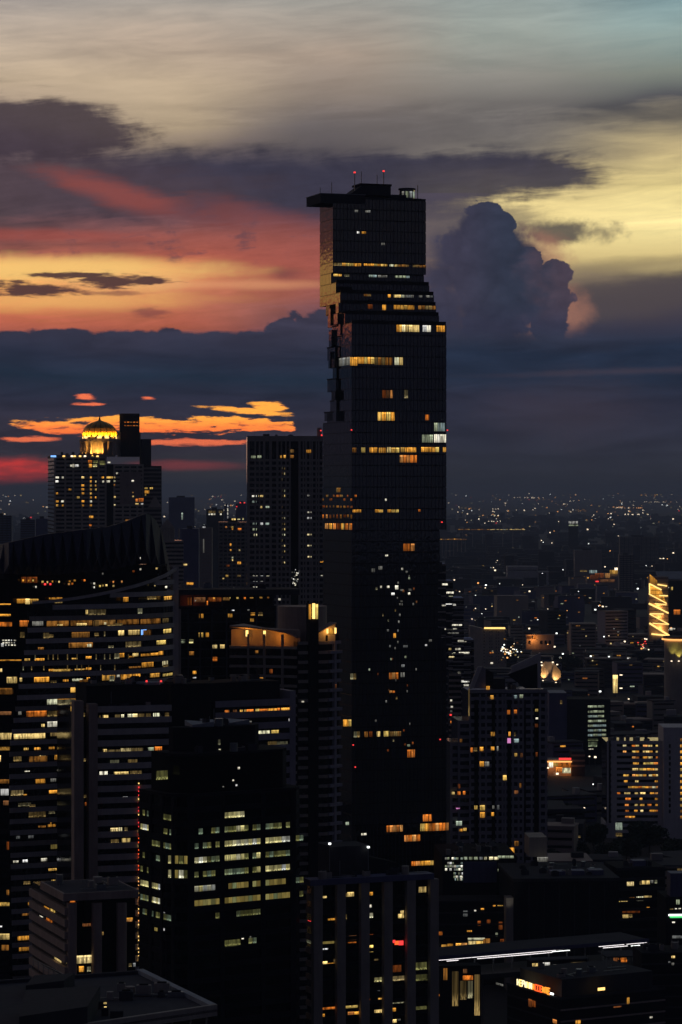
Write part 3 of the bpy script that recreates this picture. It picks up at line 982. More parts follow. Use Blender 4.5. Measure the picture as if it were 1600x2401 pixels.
for k in range(16):                       # ribbed shell, one segment per bay
    mb = MB()
    for (r0, h0), (r1, h1) in zip(prof[:6], prof[1:7]):
        a0, a1 = 6.28318 * k / 16 + 0.02, 6.28318 * (k + 1) / 16 - 0.02
        am = (a0 + a1) / 2
        q = len(mb.v)
        for r, h in ((r0, h0), (r1, h1)):
            for a, bulge in ((a0, 1.0), (am, 1.035), (a1, 1.0)):
                mb.v.append((cx + r * bulge * math.cos(a), cyy + r * bulge * math.sin(a), zd + h))
        mb.f += [(q, q + 1, q + 4, q + 3), (q + 1, q + 2, q + 5, q + 4)]
    mb.build('dome_segment', 'gold', S.root)
MB().cyl(cx, cyy, zd, zd + 11.6, 13.0, 2.2, n=24).build('dome_core', 'darker', S.root)
fin = MB()
for (r0, h0), (r1, h1) in zip(prof[5:], prof[6:]):
    fin.cyl(cx, cyy, zd + h0, zd + h1, r0, r1, n=10)
fin.build('finial', 'dark', S.root)
for k in range(12):
    a = math.radians(150 + k * 18)
    x, y = cx + 15.0 * math.cos(a), cyy + 15.0 * math.sin(a)
    cl = MB().cyl(x, y, zt + 1.21, zd - 4.4, 0.95, 0.8, n=10).build('column', 'cream', S.root)
    MB().box(x - 1.2, x + 1.2, y - 1.2, y + 1.2, zd - 5.4, zd - 4.42).build('capital', 'cream', cl)


def worldpt(b, x, y, z):
    c, s = math.cos(b.yaw), math.sin(b.yaw)
    return (b.x + x * c - y * s, b.y + x * s + y * c, z)


for k in range(9):
    a = math.radians(185 + k * 21)
    p = worldpt(S, cx + 15.6 * math.cos(a), cyy + 15.6 * math.sin(a), zd - 0.6)
    lamp('SPOT', 8500, p, (1, 0.43, 0.03), 0.4, worldpt(S, cx + 9.5 * math.cos(a), cyy + 9.5 * math.sin(a), zd + 6), 110)
for k in range(5):
    a = math.radians(186 + k * 20)
    p = worldpt(S, cx + 18.5 * math.cos(a), cyy + 18.5 * math.sin(a), zt + 1.0)
    lamp('SPOT', 10000, p, (1, 0.45, 0.07), 0.4, worldpt(S, cx + 15 * math.cos(a), cyy + 15 * math.sin(a), zt + 7), 100)
# plain tower house behind the dome and the pedimented wing to the right
x0, x1 = f.s(286), f.s(330)
MB().box(x0, x1, 10, 24, zt, wz(969, 2265)).build('lift_tower', 'darker', S.root)
for r in (989, 997):
    for k in range(5):
        f.pane(f.s(294 + k * 7), f.s(298.5 + k * 7), f.z(0, r) - 0.2, f.z(0, r) + 0.5, 'O', d=9.9)
MB().box(f.s(281), f.s(333), 12, 26, zt, wz(1013, 2265)).build('stair_house', 'concrete', S.root)
MB().box(f.s(334), f.s(357), 8, 26, zt - 8, wz(1029, 2262)).build('plant_house', 'dark', S.root)
MB().box(sw, f.s(380), 3, S.Dp, 0, wz(1092, 2250)).build('side_wing', 'dark', S.root)
for k in range(26):
    f.box(MB(), sw + 0.4, f.s(380) - 0.4, 2.75, 3.05, wz(1092, 2250) - 3.2 * k - 2.6, wz(1092, 2250) - 3.2 * k - 1.2).build('spandrel', 'concrete', S.root)
f.wins(ZS, [(1098, 835, 1125, 850, 'A'), (1098, 862, 1138, 890, 'A'), (1145, 835, 1172, 850, 'A'), (1100, 898, 1112, 910, 'A')], d=2.6)
xg0, xg1 = f.s(348), f.s(380)
gz = wz(1190, 2250)
MB().hexa([(xg0, 1.0, gz), (xg1, 1.0, gz), (xg1, 2.7, gz), (xg0, 2.7, gz), ((xg0 + xg1) / 2 - .3, 1.0, gz + 9), ((xg0 + xg1) / 2 + .3, 1.0, gz + 9), ((xg0 + xg1) / 2 + .3, 2.7, gz + 9), ((xg0 + xg1) / 2 - .3, 2.7, gz + 9)]).build('pediment', 'cream', S.root)
xs0, xs1 = f.s(374), f.s(428)
MB().box(xs0, xs1, -6, 20, 0, wz(1268, 2250)).build('lower_wing', 'glass', S.root)
for k in range(30):
    f.box(MB(), xs0 - 0.3, xs1 + 0.3, -6.4, -5.95, wz(1268, 2250) - 3.2 * k - 1.5, wz(1268, 2250) - 3.2 * k + 0.1).build('spandrel', 'cream', S.root)
MB().box(xs0, f.s(408), -5, 20, wz(1268, 2250), wz(1238, 2250)).build('lower_wing_top', 'cream', S.root)
for k in range(4):
    MB().cyl(xs0 + 3 + 4 * k, -5.6, wz(1262, 2250), wz(1240, 2250), 0.7, n=8).build('column', 'cream', S.root)
gz = wz(1238, 2250)
MB().hexa([(xs0, -5.8, gz), (f.s(408), -5.8, gz), (f.s(408), -4, gz), (xs0, -4, gz), ((xs0 + f.s(408)) / 2 - .3, -5.8, gz + 7), ((xs0 + f.s(408)) / 2 + .3, -5.8, gz + 7), ((xs0 + f.s(408)) / 2 + .3, -4, gz + 7), ((xs0 + f.s(408)) / 2 - .3, -4, gz + 7)]).build('pediment', 'cream', S.root)

# ------------------------------------------------------------------ grid-windowed hotel left of the tall tower
K = Bldg('hotel_tower', 'flat-topped slab tower with a grid of small windows, just left of the skyscraper', 'tower', 580, 1700, 3)
K.size(757, depth=26)
f = K.front
zt = wz(1022, 1700)
MB().box(0, K.W, 0, K.Dp, 0, zt - 0.5).build('wall', 'glass', K.root)
zk = lambda y: f.z(f.s(660), 980 + y / 3.733)
fhK = 48.6 / 3.733 * 1706 / F
bands(f, zk(360), fhK, int(zk(360) / fhK), fhK * 0.42, 'concrete', 0, K.W, 0.40)
bands(f, zt, 0.6, 1, 3.2, 'concrete', 0, K.W, 0.42)
for a, b in ((745, 768), (885, 905), (940, 962), (1000, 1020), (1112, 1128), (1195, 1215), (1254, 1270), (1308, 1322), (1366, 1380)):
    s0, s1 = f.s(380 + a / 3.733), f.s(380 + b / 3.733)
    f.box(MB(), s0, s1, -0.5, 0.05, 0, zt - 3.2).build('pier', 'concrete', K.root)
for a in (810, 848, 1040, 1078, 1232, 1290, 1345):
    s0 = f.s(380 + a / 3.733)
    f.box(MB(), s0, s0 + 0.9, -0.36, 0.05, 0, zt - 3.2).build('pier', 'concrete', K.root)
f.box(MB(), f.s(380 + 1129 / 3.733), f.s(380 + 1194 / 3.733), -0.6, 0.05, 0, zk(260)).build('dark_shaft', 'blackglass', K.root)
f.wins(ZK, [(780, 330, 820, 352, 'V'), (835, 328, 870, 350, 'V'), (1036, 328, 1050, 350, 'A'), (1066, 326, 1082, 350, 'A'), (1120, 275, 1155, 305, 'a'), (1265, 278, 1305, 305, 'A'), (1122, 325, 1155, 350, 'a')], d=-0.66)
for y in (438, 487, 535, 632, 680, 778, 826, 874, 924, 972, 1020, 1068, 1116, 1165, 1214, 1262):
    f.win(ZK, 1042, y - 12, 1054, y + 12, R.choice('YYA'))
    if R.random() < 0.75:
        f.win(ZK, 1070, y - 11, 1082, y + 11, R.choice('yY'))
f.wins(ZK, [(788, 676, 830, 692, 'W'), (845, 675, 886, 692, 'Y'), (790, 724, 828, 742, 'V'), (848, 770, 878, 790, 'Y'), (908, 770, 945, 788, 'V'), (795, 918, 830, 936, 'V'), (848, 914, 888, 936, 'W'), (908, 914, 946, 936, 'V'), (795, 965, 830, 985, 'V'), (806, 1015, 832, 1034, 'Y'), (795, 1380, 840, 1404, 'W'), (850, 1380, 895, 1404, 'W'), (915, 1382, 952, 1398, 'Y'), (798, 1430, 838, 1452, 'W'), (850, 1428, 895, 1452, 'W'), (798, 1478, 840, 1494, 'W'),
           (1272, 815, 1312, 832, 'W'), (1272, 862, 1312, 884, 'W'), (1272, 1010, 1314, 1028, 'Y'), (1274, 1106, 1316, 1124, 'Y'), (1276, 1202, 1316, 1222, 'Y'), (1272, 672, 1304, 686, 'w'), (1385, 1252, 1416, 1266, 'A'), (1388, 1376, 1414, 1392, 'W')])
f.wins(ZK, [(x, y, x + R.uniform(5, 14), y + R.uniform(5, 12), R.choice('Ww')) for x, y in [(R.uniform(1130, 1195), R.uniform(1320, 1460)) for _ in range(26)]], d=-0.66)
MB().box(f.s(745), f.s(757) - 0.5, 3, 9, zt - 0.5, zt + 5).build('roof_plant', 'brownstone', K.root)
MB().box(f.s(618), f.s(630), 3, 9, zt - 0.5, zt + 1.2).build('roof_plant', 'dark', K.root)
MB().box(K.W - 1.0, K.W - 0.2, -0.4, 0.4, zt + 0.0, zt + 0.9).build('beacon', 'red', K.root)

# ------------------------------------------------------------------ curved banded office tower with the sail crown, left
B = Bldg('curved_office_tower', 'big office tower with pale curved bands under a dark sail-like crown, left', 'office tower', 22, 896, 24)
segs = [(30.0, 0), (13.0, 14), (9.0, 28), (8.0, 44)]
Cv = Curve(B, segs)
pe = Cv.faces[-1]
k = (408 - PX0) / F     # stretch to reach the right edge
scale = 1.0
for _ in range(30):
    Cv = Curve(B, [(L * scale, a) for L, a in segs])
    fl = Cv.faces[-1]
    x, y = fl.wo[0] + fl.L * fl.wd[0], fl.wo[1] + fl.L * fl.wd[1]
    scale *= 1 + (wx(408, y) - x) / 60.0
LT = Cv.L
pxleft = lambda y: interp([(1330, 82), (1410, 74), (1500, 60), (1600, 44), (1760, 20), (2300, 30)], y)
s_left = lambda y: max(0.0, Cv.faces[0].s(pxleft(y)))
dref = 902.0
zc = wz(1437, dref)
fhB, whB = 3.53, 2.02
back = [(Cv.pts[-1][0] - 6, Cv.pts[-1][1] + 22), local(B, 100, 0, 940)[:2]]
lowp = Cv.pts + back
def cut(s0):
    l = Cv.line(s0, LT)
    return [p for p, n in l] + back
zb1 = wz(1760, dref)
MB().prism(cut(0.0), 0, zb1).build('glazing', 'glass', B.root)
zprev, sprev = zb1, 0.0
for y in (1672, 1584, 1496, 1412):
    z = wz(y, dref)
    loft(MB(), cut(sprev), zprev, cut(s_left(y)), z).build('glazing', 'glass', B.root)
    zprev, sprev = z, s_left(y)
nfl = 0
i = -3
while True:
    z1 = zc - whB / 2 - i * fhB
    if z1 < 3:
        break
    y = PY0 - (z1 - CAMH) * F / dref
    s0 = s_left(y)
    if i < 0:                       # the top bands are cut by the sloping parapet
        s0 = {-1: LT * 0.22, -2: LT * 0.52, -3: LT * 0.80}[i]
    Cv.strip(s0, LT, 0.4, 0.1, z1 - (fhB - whB), z1).build('spandrel', 'pale' if i % 4 else 'concrete', B.root)
    i += 1
# sloping parapet
par = MB()
prev = None
for t in range(9):
    s = s_left(1410) + (LT - s_left(1410)) * t / 8
    p, a = Cv.at(s - 1e-3)
    q = (p[0] + math.sin(a) * 0.55, p[1] - math.cos(a) * 0.55, zc + 3.3 + 9.6 * (t / 8) ** 1.5)
    if prev:
        par.bar(prev, q, 0.9)
    prev = q
par.build('sloping_parapet', 'pale', B.root)
for i in range(14):                 # thin window posts
    pass
mb = MB()
for s in range(2, int(LT), 2):
    p, a = Cv.at(float(s))
    c, q = math.cos(a), math.sin(a)
    for z0, z1 in ((0, zb1),) + (((zb1, zc + 1),) if s > s_left(1500) else ()):
        mb.prism([(p[0] + q * .12 - c * .06, p[1] - c * .12 - q * .06), (p[0] + q * .12 + c * .06, p[1] - c * .12 + q * .06), (p[0] - q * .05 + c * .06, p[1] + c * .05 + q * .06), (p[0] - q * .05 - c * .06, p[1] + c * .05 - q * .06)], z0, z1)
mb.build('window_posts', 'dark', B.root)['kind'] = 'stuff'
pr = Cv.pts[-1]
MB().box(pr[0] - 0.6, pr[0] + 1.4, pr[1] - 0.6, pr[1] + 1.4, 0, wz(1330, 930)).build('corner_pier', 'pale', B.root)
# set-back top storeys under the crown
for (s0, h0, h1) in ((LT * 0.3, zc + 1, wz(1325, 915)),):
    MB().prism([p for p, n in [((a[0] - n[0] * 2.0, a[1] - n[1] * 2.0), n) for a, n in Cv.line(0.5, LT - 1)]] + back, zprev, h1).build('top_storeys', 'blackglass', B.root)
Cv.wins(ZB, [(140, 728, 215, 765, 'A'), (212, 726, 250, 772, '!Y'[-1]), (250, 728, 320, 765, 'A'), (410, 716, 520, 732, 'A'), (455, 748, 520, 762, 'y'), (1030, 712, 1072, 752, 'A'), (1230, 700, 1305, 732, 'y'), (1370, 706, 1435, 735, 'A'),
             (716, 820, 762, 856, 'Y'), (270, 915, 360, 952, 'w'), (390, 912, 575, 955, 'a'), (590, 908, 770, 950, 'a'), (785, 905, 965, 945, 'a'), (980, 900, 1160, 940, 'a'), (1175, 895, 1340, 935, 'a'), (1360, 890, 1410, 925, 'a'), (640, 932, 725, 950, 'Y'), (870, 925, 955, 942, 'Y'), (480, 940, 525, 952, 'Y'),
             (988, 992, 1036, 1032, 'Y'), (1072, 988, 1168, 1028, 'Y'), (1180, 972, 1224, 1028, 'blue'), (1366, 980, 1430, 1012, 'A'), (785, 1012, 825, 1038, 'y'), (870, 1000, 880, 1040, 'y'), (400, 1025, 445, 1050, 'y'), (168, 1005, 205, 1052, 'y'), (575, 1090, 775, 1135, 'a'), (730, 1105, 765, 1130, 'Y'), (1310, 1075, 1385, 1108, 'A'),
             (205, 1228, 250, 1245, 'A'), (290, 1226, 370, 1244, 'A'), (600, 1222, 645, 1232, 'A'), (718, 1208, 765, 1228, 'A'), (992, 1182, 1038, 1216, 'A'), (1080, 1205, 1120, 1216, 'A'), (1108, 1182, 1155, 1208, 'Y'), (1178, 1186, 1260, 1206, 'A'), (1265, 1180, 1325, 1200, 'A'), (1328, 1165, 1362, 1196, 'A'), (960, 1210, 1000, 1218, 'A'),
             (408, 1315, 450, 1332, 'A'), (535, 1318, 605, 1328, 'a'), (625, 1312, 715, 1322, 'A'), (720, 1302, 765, 1320, 'A'), (1078, 1292, 1175, 1306, 'a'), (1186, 1255, 1282, 1298, 'A'), (1358, 1232, 1402, 1285, 'Y'),
             (165, 1388, 184, 1420, 'Y'), (286, 1380, 410, 1422, 'A'), (525, 1402, 572, 1420, 'A'), (605, 1395, 690, 1415, 'Y'), (725, 1385, 785, 1412, 'A'), (855, 1358, 962, 1408, 'A'), (978, 1352, 1000, 1382, 'W'), (1010, 1348, 1172, 1398, 'A'), (1035, 1378, 1082, 1398, 'Y'), (1255, 1350, 1335, 1382, 'A'), (1362, 1350, 1440, 1372, 'A'), (590, 1458, 725, 1508, 'A'), (400, 1555, 725, 1590, 'A')])
Cv.wins(ZB, [(x, 1190, x + 8, 1235, 'y') for x in (290, 400, 440, 480, 560, 640, 800, 870, 915, 1070)] + [(x, 1280, x + 8, 1325, 'y') for x in (190, 260, 362, 560, 640, 680, 735, 835, 955)])
Cv.wins(ZC, [(412, 220, 500, 268, 'Y'), (515, 210, 760, 245, 'A'), (232, 325, 408, 374, 'O'), (515, 310, 632, 360, 'A'), (160, 330, 190, 360, 'w'), (415, 412, 605, 462, 'W'), (362, 440, 390, 465, 'Y'), (120, 518, 225, 570, 'Y'), (225, 516, 395, 566, 'Y'), (440, 505, 556, 545, 'a'), (208, 648, 250, 668, 'A'), (300, 645, 355, 666, 'A'), (428, 640, 478, 660, 'A'),
             (345, 708, 358, 760, 'Y'), (478, 702, 602, 750, 'A'), (118, 720, 190, 765, 'y'), (360, 712, 400, 755, 'y'), (310, 922, 395, 958, 'A'), (442, 918, 490, 945, 'w'), (95, 1015, 205, 1065, 'y'), (205, 1055, 235, 1065, 'A'), (430, 1018, 615, 1045, 'A'), (252, 1205, 400, 1255, 'y'), (428, 1195, 480, 1225, 'y'), (335, 1330, 400, 1346, 'a'), (418, 1318, 488, 1340, 'A'), (525, 1312, 655, 1334, 'A'), (440, 1290, 450, 1320, 'A'),
             (140, 1420, 175, 1445, 'w'), (248, 1415, 295, 1440, 'w'), (445, 1485, 535, 1532, 'b'), (535, 1500, 640, 1512, 'a'), (215, 850, 258, 858, 'W'), (540, 825, 560, 850, 'a'), (160, 1130, 270, 1160, 'y')])
Cv.wins(ZE, [(90, 112, 125, 125, 'W'), (155, 105, 190, 122, 'W'), (280, 95, 320, 115, 'W'), (410, 80, 480, 105, 'W'), (450, 155, 515, 175, 'Y'), (330, 165, 385, 180, 'A'), (160, 252, 205, 272, 'y'), (350, 240, 420, 258, 'A'), (188, 395, 222, 415, 'A'), (150, 455, 218, 485, 'a'), (120, 618, 230, 652, 'A'), (130, 690, 225, 725, 'A')])
rq = random.Random(8)
for i in range(0, 26):                # dim rooms along the bands
    zz_ = zc - i * fhB
    for q in range(rq.choice([1, 2, 3, 3])):
        s = rq.uniform(s_left(1500) + 1, LT * 0.93)
        w = rq.choice([1.9, 1.9, 3.9, 5.9])
        for fc in Cv.faces:
            if s + w < fc.L:
                fc.pane(s, s + w, zz_ - 0.9, zz_ + rq.choice([0.8, 0.8, -0.2]), rq.choice('ayyaAy'), d=-0.1)
                break
            s = max(0.2, s - fc.L)
# restaurant terrace lamps under the crown
for x, y, kd in [(185 + 46 * k + (k > 2) * 20, 575, 'A') for k in range(3)] + [(345, 585, 'A'), (388, 588, 'Y'), (440, 585, 'A'), (492, 586, 'Y'), (580, 582, 'A'), (622, 575, 'A'), (705, 575, 'O'), (565, 605, 'O'), (605, 602, 'O'), (418, 605, 'red'), (372, 606, 'red'), (620, 490, 'W'), (690, 505, 'W'), (785, 600, 'W'), (792, 632, 'W'), (830, 622, 'A'), (862, 618, 'A'), (880, 615, 'Y'), (940, 620, 'Y'), (958, 588, 'O'), (1010, 585, 'O'), (1190, 390, 'W'), (1205, 482, 'W'), (955, 440, 'w'), (1340, 475, 'Y'), (1380, 630, 'W'), (1350, 602, 'W'), (1300, 615, 'Y'), (1045, 645, 'W'), (300, 630, 'W'), (760, 462, 'w'), (870, 520, 'w'), (1135, 500, 'o')]:
    w = R.uniform(9, 18)
    Cv.face(x / 3.5636).win(ZB, x, y - 8, x + w, y + 8, kd, d=R.uniform(-0.4, 1.2) if y > 560 else 1.9)
for k in range(3):
    Cv.face(58 + 13 * k).win(ZB, 188 + 46 * k, 545, 228 + 46 * k, 595, 'o', d=1.0)
# crown: folded metal sail
topc = [(-60, 1296), (0, 1277), (100, 1254), (200, 1241), (255, 1235), (300, 1221), (330, 1208), (345, 1203), (360, 1212), (372, 1228), (384, 1260), (393, 1300), (400, 1340)]
botc = [(-60, 1342), (0, 1344), (120, 1348), (250, 1336), (345, 1320), (400, 1352)]
dc = [(-60, 920), (20, 892), (200, 902), (345, 922), (400, 938)]
px = -60.0
edges = []
while px <= 400:
    edges.append(px)
    px += 23
edges[-1] = 400
for a, b in zip(edges, edges[1:]):
    m = (a + b) / 2
    ta, tb = Vector(local(B, a, interp(topc, a), interp(dc, a) + 3)), Vector(local(B, b, interp(topc, b), interp(dc, b) + 3))
    ba, bb = Vector(local(B, a, interp(botc, a), interp(dc, a))), Vector(local(B, b, interp(botc, b), interp(dc, b)))
    mm = Vector(local(B, m, (interp(botc, m) * 0.72 + interp(topc, m) * 0.28), interp(dc, m) - 3.2))
    bm = Vector(local(B, m, interp(botc, m) + 2, interp(dc, m) + 1.5))
    tm = Vector(local(B, m, interp(topc, m), interp(dc, m) + 3))
    off = Vector((0.2, 1.2, 0))
    for tri in ((ta, ba, mm), (ta, mm, tm), (tm, mm, tb), (tb, mm, bb), (ba, bm, mm), (mm, bm, bb)):
        q = MB()
        q.v = [tuple(p) for p in tri] + [tuple(p + off) for p in tri]
        q.f = [(0, 1, 2), (5, 4, 3), (0, 3, 4, 1), (1, 4, 5, 2), (2, 5, 3, 0)]
        q.build('crown_panel', 'crown', B.root)
backw = MB().prism([local(B, e, 0, interp(dc, e) + 6)[:2] for e in edges[1:-1]] + [(Cv.pts[-1][0] - 8, Cv.pts[-1][1] + 16), (0, 30)], wz(1345, 910) - 1.5, [wz(interp(topc, e) + 10, interp(dc, e)) for e in edges[1:-1]] and [wz(1344, 910)] * (len(edges)) if False else wz(1340, 910))
backw.build('crown_floor', 'darker', B.root)

# dark glass wing at the very left edge
Bw = Bldg('glass_tower', 'dark glass tower cut off by the left edge with a few bright office rows', 'office tower', -70, 945, 2)
Bw.size(88, depth=30)
f = Bw.front
MB().box(0, Bw.W, 0, Bw.Dp, 0, wz(1352, 945)).build('glazing', 'blackglass', Bw.root)
bands(f, wz(1400, 945), 3.66, 38, 1.5, 'darker', 0, Bw.W, 0.25)
mullions(f, 3.0, 0, wz(1400, 945))
f.wins(ZB, [(-80, 768, 90, 778, 'A'), (-60, 855, 90, 872, 'A'), (-90, 922, 100, 958, 'O'), (165, 908, 242, 958, 'O'), (170, 1005, 206, 1052, 'y'), (-60, 1236, 180, 1246, 'A'), (-30, 1310, 18, 1338, 'Y'), (60, 1380, 140, 1432, 'Y'), (-60, 1478, 110, 1522, 'a'), (10, 1100, 30, 1128, 'W')] + [(x, y, x + R.uniform(8, 20), y + 10, 'W') for y in (1070, 1090, 1110) for x in range(20, 130, 24)], d=-0.3)
f.wins(ZC, [(60, 28, 100, 80, 'Y'), (100, 26, 150, 78, 'A'), (-60, 125, 105, 180, 'a'), (-40, 330, 100, 360, 'o'), (-60, 518, 30, 575, 'Y'), (30, 518, 104, 573, 'Y'), (-40, 640, 90, 670, 'A'), (-20, 715, 8, 770, 'Y'), (-20, 925, 80, 960, 'a'), (6, 1008, 76, 1064, 'W'), (30, 1110, 75, 1150, 'o'), (60, 1470, 80, 1540, 'o')], d=-0.3)
f.wins(ZE, [(-40, 395, 88, 420, 'A'), (-40, 608, 105, 648, 'Y'), (10, 685, 60, 722, 'a'), (65, 690, 105, 715, 'o'), (-20, 555, 14, 565, 'W'), (45, 310, 62, 345, 'a')], d=-0.3)

# ------------------------------------------------------------------ slab with two tall concrete fins
Cb = Bldg('finned_office_slab', 'office slab with two tall bare concrete fins and grey window bands, lower left', 'office building', 168, 852, 17)
Cb.size(402, depth=24)
f = Cb.front
zt = f.z(f.s(300), 1655)
s_b = f.s(229)
MB().box(s_b - 1, Cb.W, 0, Cb.Dp, 0, zt - 0.4).build('glazing', 'glass', Cb.root)
MB().box(0.4, s_b - 1, 1.5, Cb.Dp, 0, zt - 1.5).build('core_wall', 'blackglass', Cb.root)
fhC = 98.5 / 3.733 * 866 / F
bands(f, zt, fhC, int(zt / fhC), fhC * 0.52, 'pale', s_b - 0.6, Cb.W, 0.5)
mullions(f, 1.8, 0, zt - 1, s0=s_b)
for a, b, y in ((170, 192, 1643), (205, 225, 1650)):
    s0, s1 = f.s(a), f.s(b)
    f.box(MB(), s0, s1, -2.6, 1.6, 0, f.z(s0, y)).build('concrete_fin', 'brownstone', Cb.root)
f.box(MB(), f.s(206), Cb.W - 0.5, 2, 18, zt - 0.4, f.z(f.s(300), 1607)).build('plant_house', 'darker', Cb.root)
hp = MB().prism([(f.s(360) + 4.2 * math.cos(a * 1.0472), 5 + 4.2 * math.sin(a * 1.0472)) for a in range(6)], f.z(f.s(360), 1607), f.z(f.s(360), 1601)).build('helipad', 'paleroof', Cb.root)
for px in (346, 380):
    MB().cyl(f.s(px), 1.2, f.z(f.s(px), 1600), f.z(f.s(px), 1596), 0.3, n=8).build('beacon', 'red', Cb.root)
f.wins(ZC, [(868, 365, 882, 400, 'y'), (902, 362, 948, 402, 'Y'), (1005, 358, 1052, 398, 'y'), (1062, 356, 1085, 398, 'Y'), (1118, 352, 1165, 396, 'Y'), (1165, 350, 1205, 394, 'Y'), (1210, 350, 1262, 392, 'y'), (1278, 348, 1320, 388, 'y'), (1342, 344, 1398, 384, 'Y'), (1445, 340, 1480, 378, 'y'),
            (902, 660, 935, 700, 'Y'), (1056, 652, 1150, 694, 'Y'), (1150, 650, 1255, 690, 'y'), (1298, 645, 1345, 675, 'V'), (1356, 638, 1418, 672, 'O'), (935, 665, 1050, 695, 'y'), (965, 755, 1042, 795, 'y'), (1122, 750, 1202, 790, 'y'), (872, 855, 942, 902, 'W'), (1000, 858, 1124, 900, 'Y'), (1140, 850, 1240, 882, 'y'), (1076, 1076, 1120, 1086, 'W'),
            (968, 1350, 1035, 1385, 'Y'), (1040, 1345, 1070, 1382, 'Y'), (1090, 1345, 1115, 1380, 'y'), (972, 1450, 1040, 1485, 'y'), (1068, 1440, 1140, 1480, 'Y')])
f.wins(ZC, [(735, 345, 752, 378, 'y'), (738, 745, 758, 770, 'y'), (740, 1065, 765, 1090, 'y'), (752, 1130, 775, 1160, 'o')], d=1.4)
# red lamp string running down the corner below
sl = f.s(324)
for kx in range(46):
    yy = 1838 + kx * 9.2
    MB().box(Cb.W * 0 + f.s(323.5), f.s(323.5) + 0.28, -0.8, -0.5, f.z(sl, yy), f.z(sl, yy) + 0.34).build('string_lamp', ['red', 'signred', 'lampo', 'golden'][min(3, kx // 12) if kx % 4 else 3], Cb.root)

clutter(Cb.root, f.s(235), Cb.W - 2, 1, 1.9, zt - 0.38, 5, 5)
clutter(Cb.root, f.s(215), Cb.W - 3, 3, 16, f.z(f.s(300), 1607), 12, 6)
clutter(K.root, 3, K.W - 14, 4, 22, wz(1022, 1700) - 0.49, 9, 7)
clutter(S.root, 3, 34, 3, 9, wz(1070, 2250) + 1.2, 6, 8)
# ------------------------------------------------------------------ dark stepped office with greenish windows, lower centre left
Dk = Bldg('dark_office_tower', 'black glass office tower with stepped top and rows of greenish lit windows, lower centre', 'office tower', 412, 768, 33)
Dk.size(716, pxl=326)
f, fl = Dk.front, Dk.left
z1 = f.z(f.s(480), 1868)
W, Dp = Dk.W, Dk.Dp
ch = 5.0
ring0 = [(ch, 0), (W - 3, 0), (W, 3), (W, Dp), (0, Dp), (0, ch)]
MB().prism(ring0, 0, z1).build('glazing', 'blackglass', Dk.root)
ring1 = [(ch + 2.2, 2.2), (W - 6, 2.2), (W - 3, 5), (W - 3, Dp - 3), (2.2, Dp - 3), (2.2, ch + 2.2)]
z2 = f.z(f.s(480), 1775)
MB().prism(ring1, z1, z2).build('upper_tier', 'blackglass', Dk.root)
ring2 = [(ch + 7, 7), (W - 12, 7), (W - 9, 10), (W - 9, Dp - 6), (6, Dp - 6), (6, ch + 7)]
z3 = f.z(f.s(480), 1712)
MB().prism(ring2, z2, z3).build('plant_house', 'darker', Dk.root)
MB().prism([(x * 1.0, y) for x, y in ring1], z2 + 0.01, z2 + 0.7).build('parapet', 'darker', Dk.root)
mbx = MB().prism(ring0, z1 + 0.01, z1 + 0.8)
mbx.build('parapet', 'darker', Dk.root)
for k, (x, y, a) in enumerate(((11, 10, 0.1), (17, 12, -0.2), (23, 11, 0.05))):
    MB().hexa([(x, y, z3 + 0.02), (x + 6, y - 1.5, z3 + 0.02), (x + 7, y + 5, z3 + 0.02), (x + 1, y + 6, z3 + 0.02), (x, y, z3 + 0.5 + a), (x + 6, y - 1.5, z3 + 1.3), (x + 7, y + 5, z3 + 0.9), (x + 1, y + 6, z3 + 1.5)]).build('roof_sheet', 'paleroof', Dk.root)
clutter(Dk.root, 12, W - 16, 9, Dp - 8, z3, 10, 24)
clutter(Dk.root, ch + 3, W - 8, 2.6, 6, z2 + 0.7, 8, 25)
fhD = 118 / 3.5636 * 782 / F
zr = f.z(f.s(482), 1660 + 1025 / 3.5636)         # middle of the first fully lit row
nrow = 26
Zring = lambda proud: [(ch, -proud), (W - 3, -proud), (W + proud, 3), (W + proud, Dp), (-proud, Dp), (-proud, ch)]
spm = MB().prism(Zring(0.22), 0, 1.55).mesh('spandrel', 'darker')
for i in range(-2, nrow):
    zz = zr - i * fhD - fhD / 2 - 0.78
    if 1 < zz < z1 - 2:
        put('spandrel', spm, Dk.root, (0, 0, zz))
for a, b in ((440, 454), (516, 525), (612, 621), (681, 692)):
    f.box(MB(), f.s(a), f.s(b), -0.5, 0.04, 0, z1).build('pier', 'darker', Dk.root)
for a in (352, 379, 405):
    s = fl.s(a)
    fl.box(MB(), s, s + 1.2, -0.5, 0.04, 0, z1).build('pier', 'darker', Dk.root)
bays = [(456, 515), (526, 611), (622, 680), (693, 712)]
table = {-1: ['', 'G12', '', ''], 0: ['g', 'g7', 'g', ''], 1: ['g4', 'G', 'G', 'g'], 2: ['G2', 'W', 'g', ''], 3: ['g', 'gW', 'G', 'g1'], 4: ['B', 'b', 'b', 'g'], 5: ['b', 'b', 'b', 'g'], 6: ['W1', 'g3', '', ''], 8: ['', 'g2', '', '']}


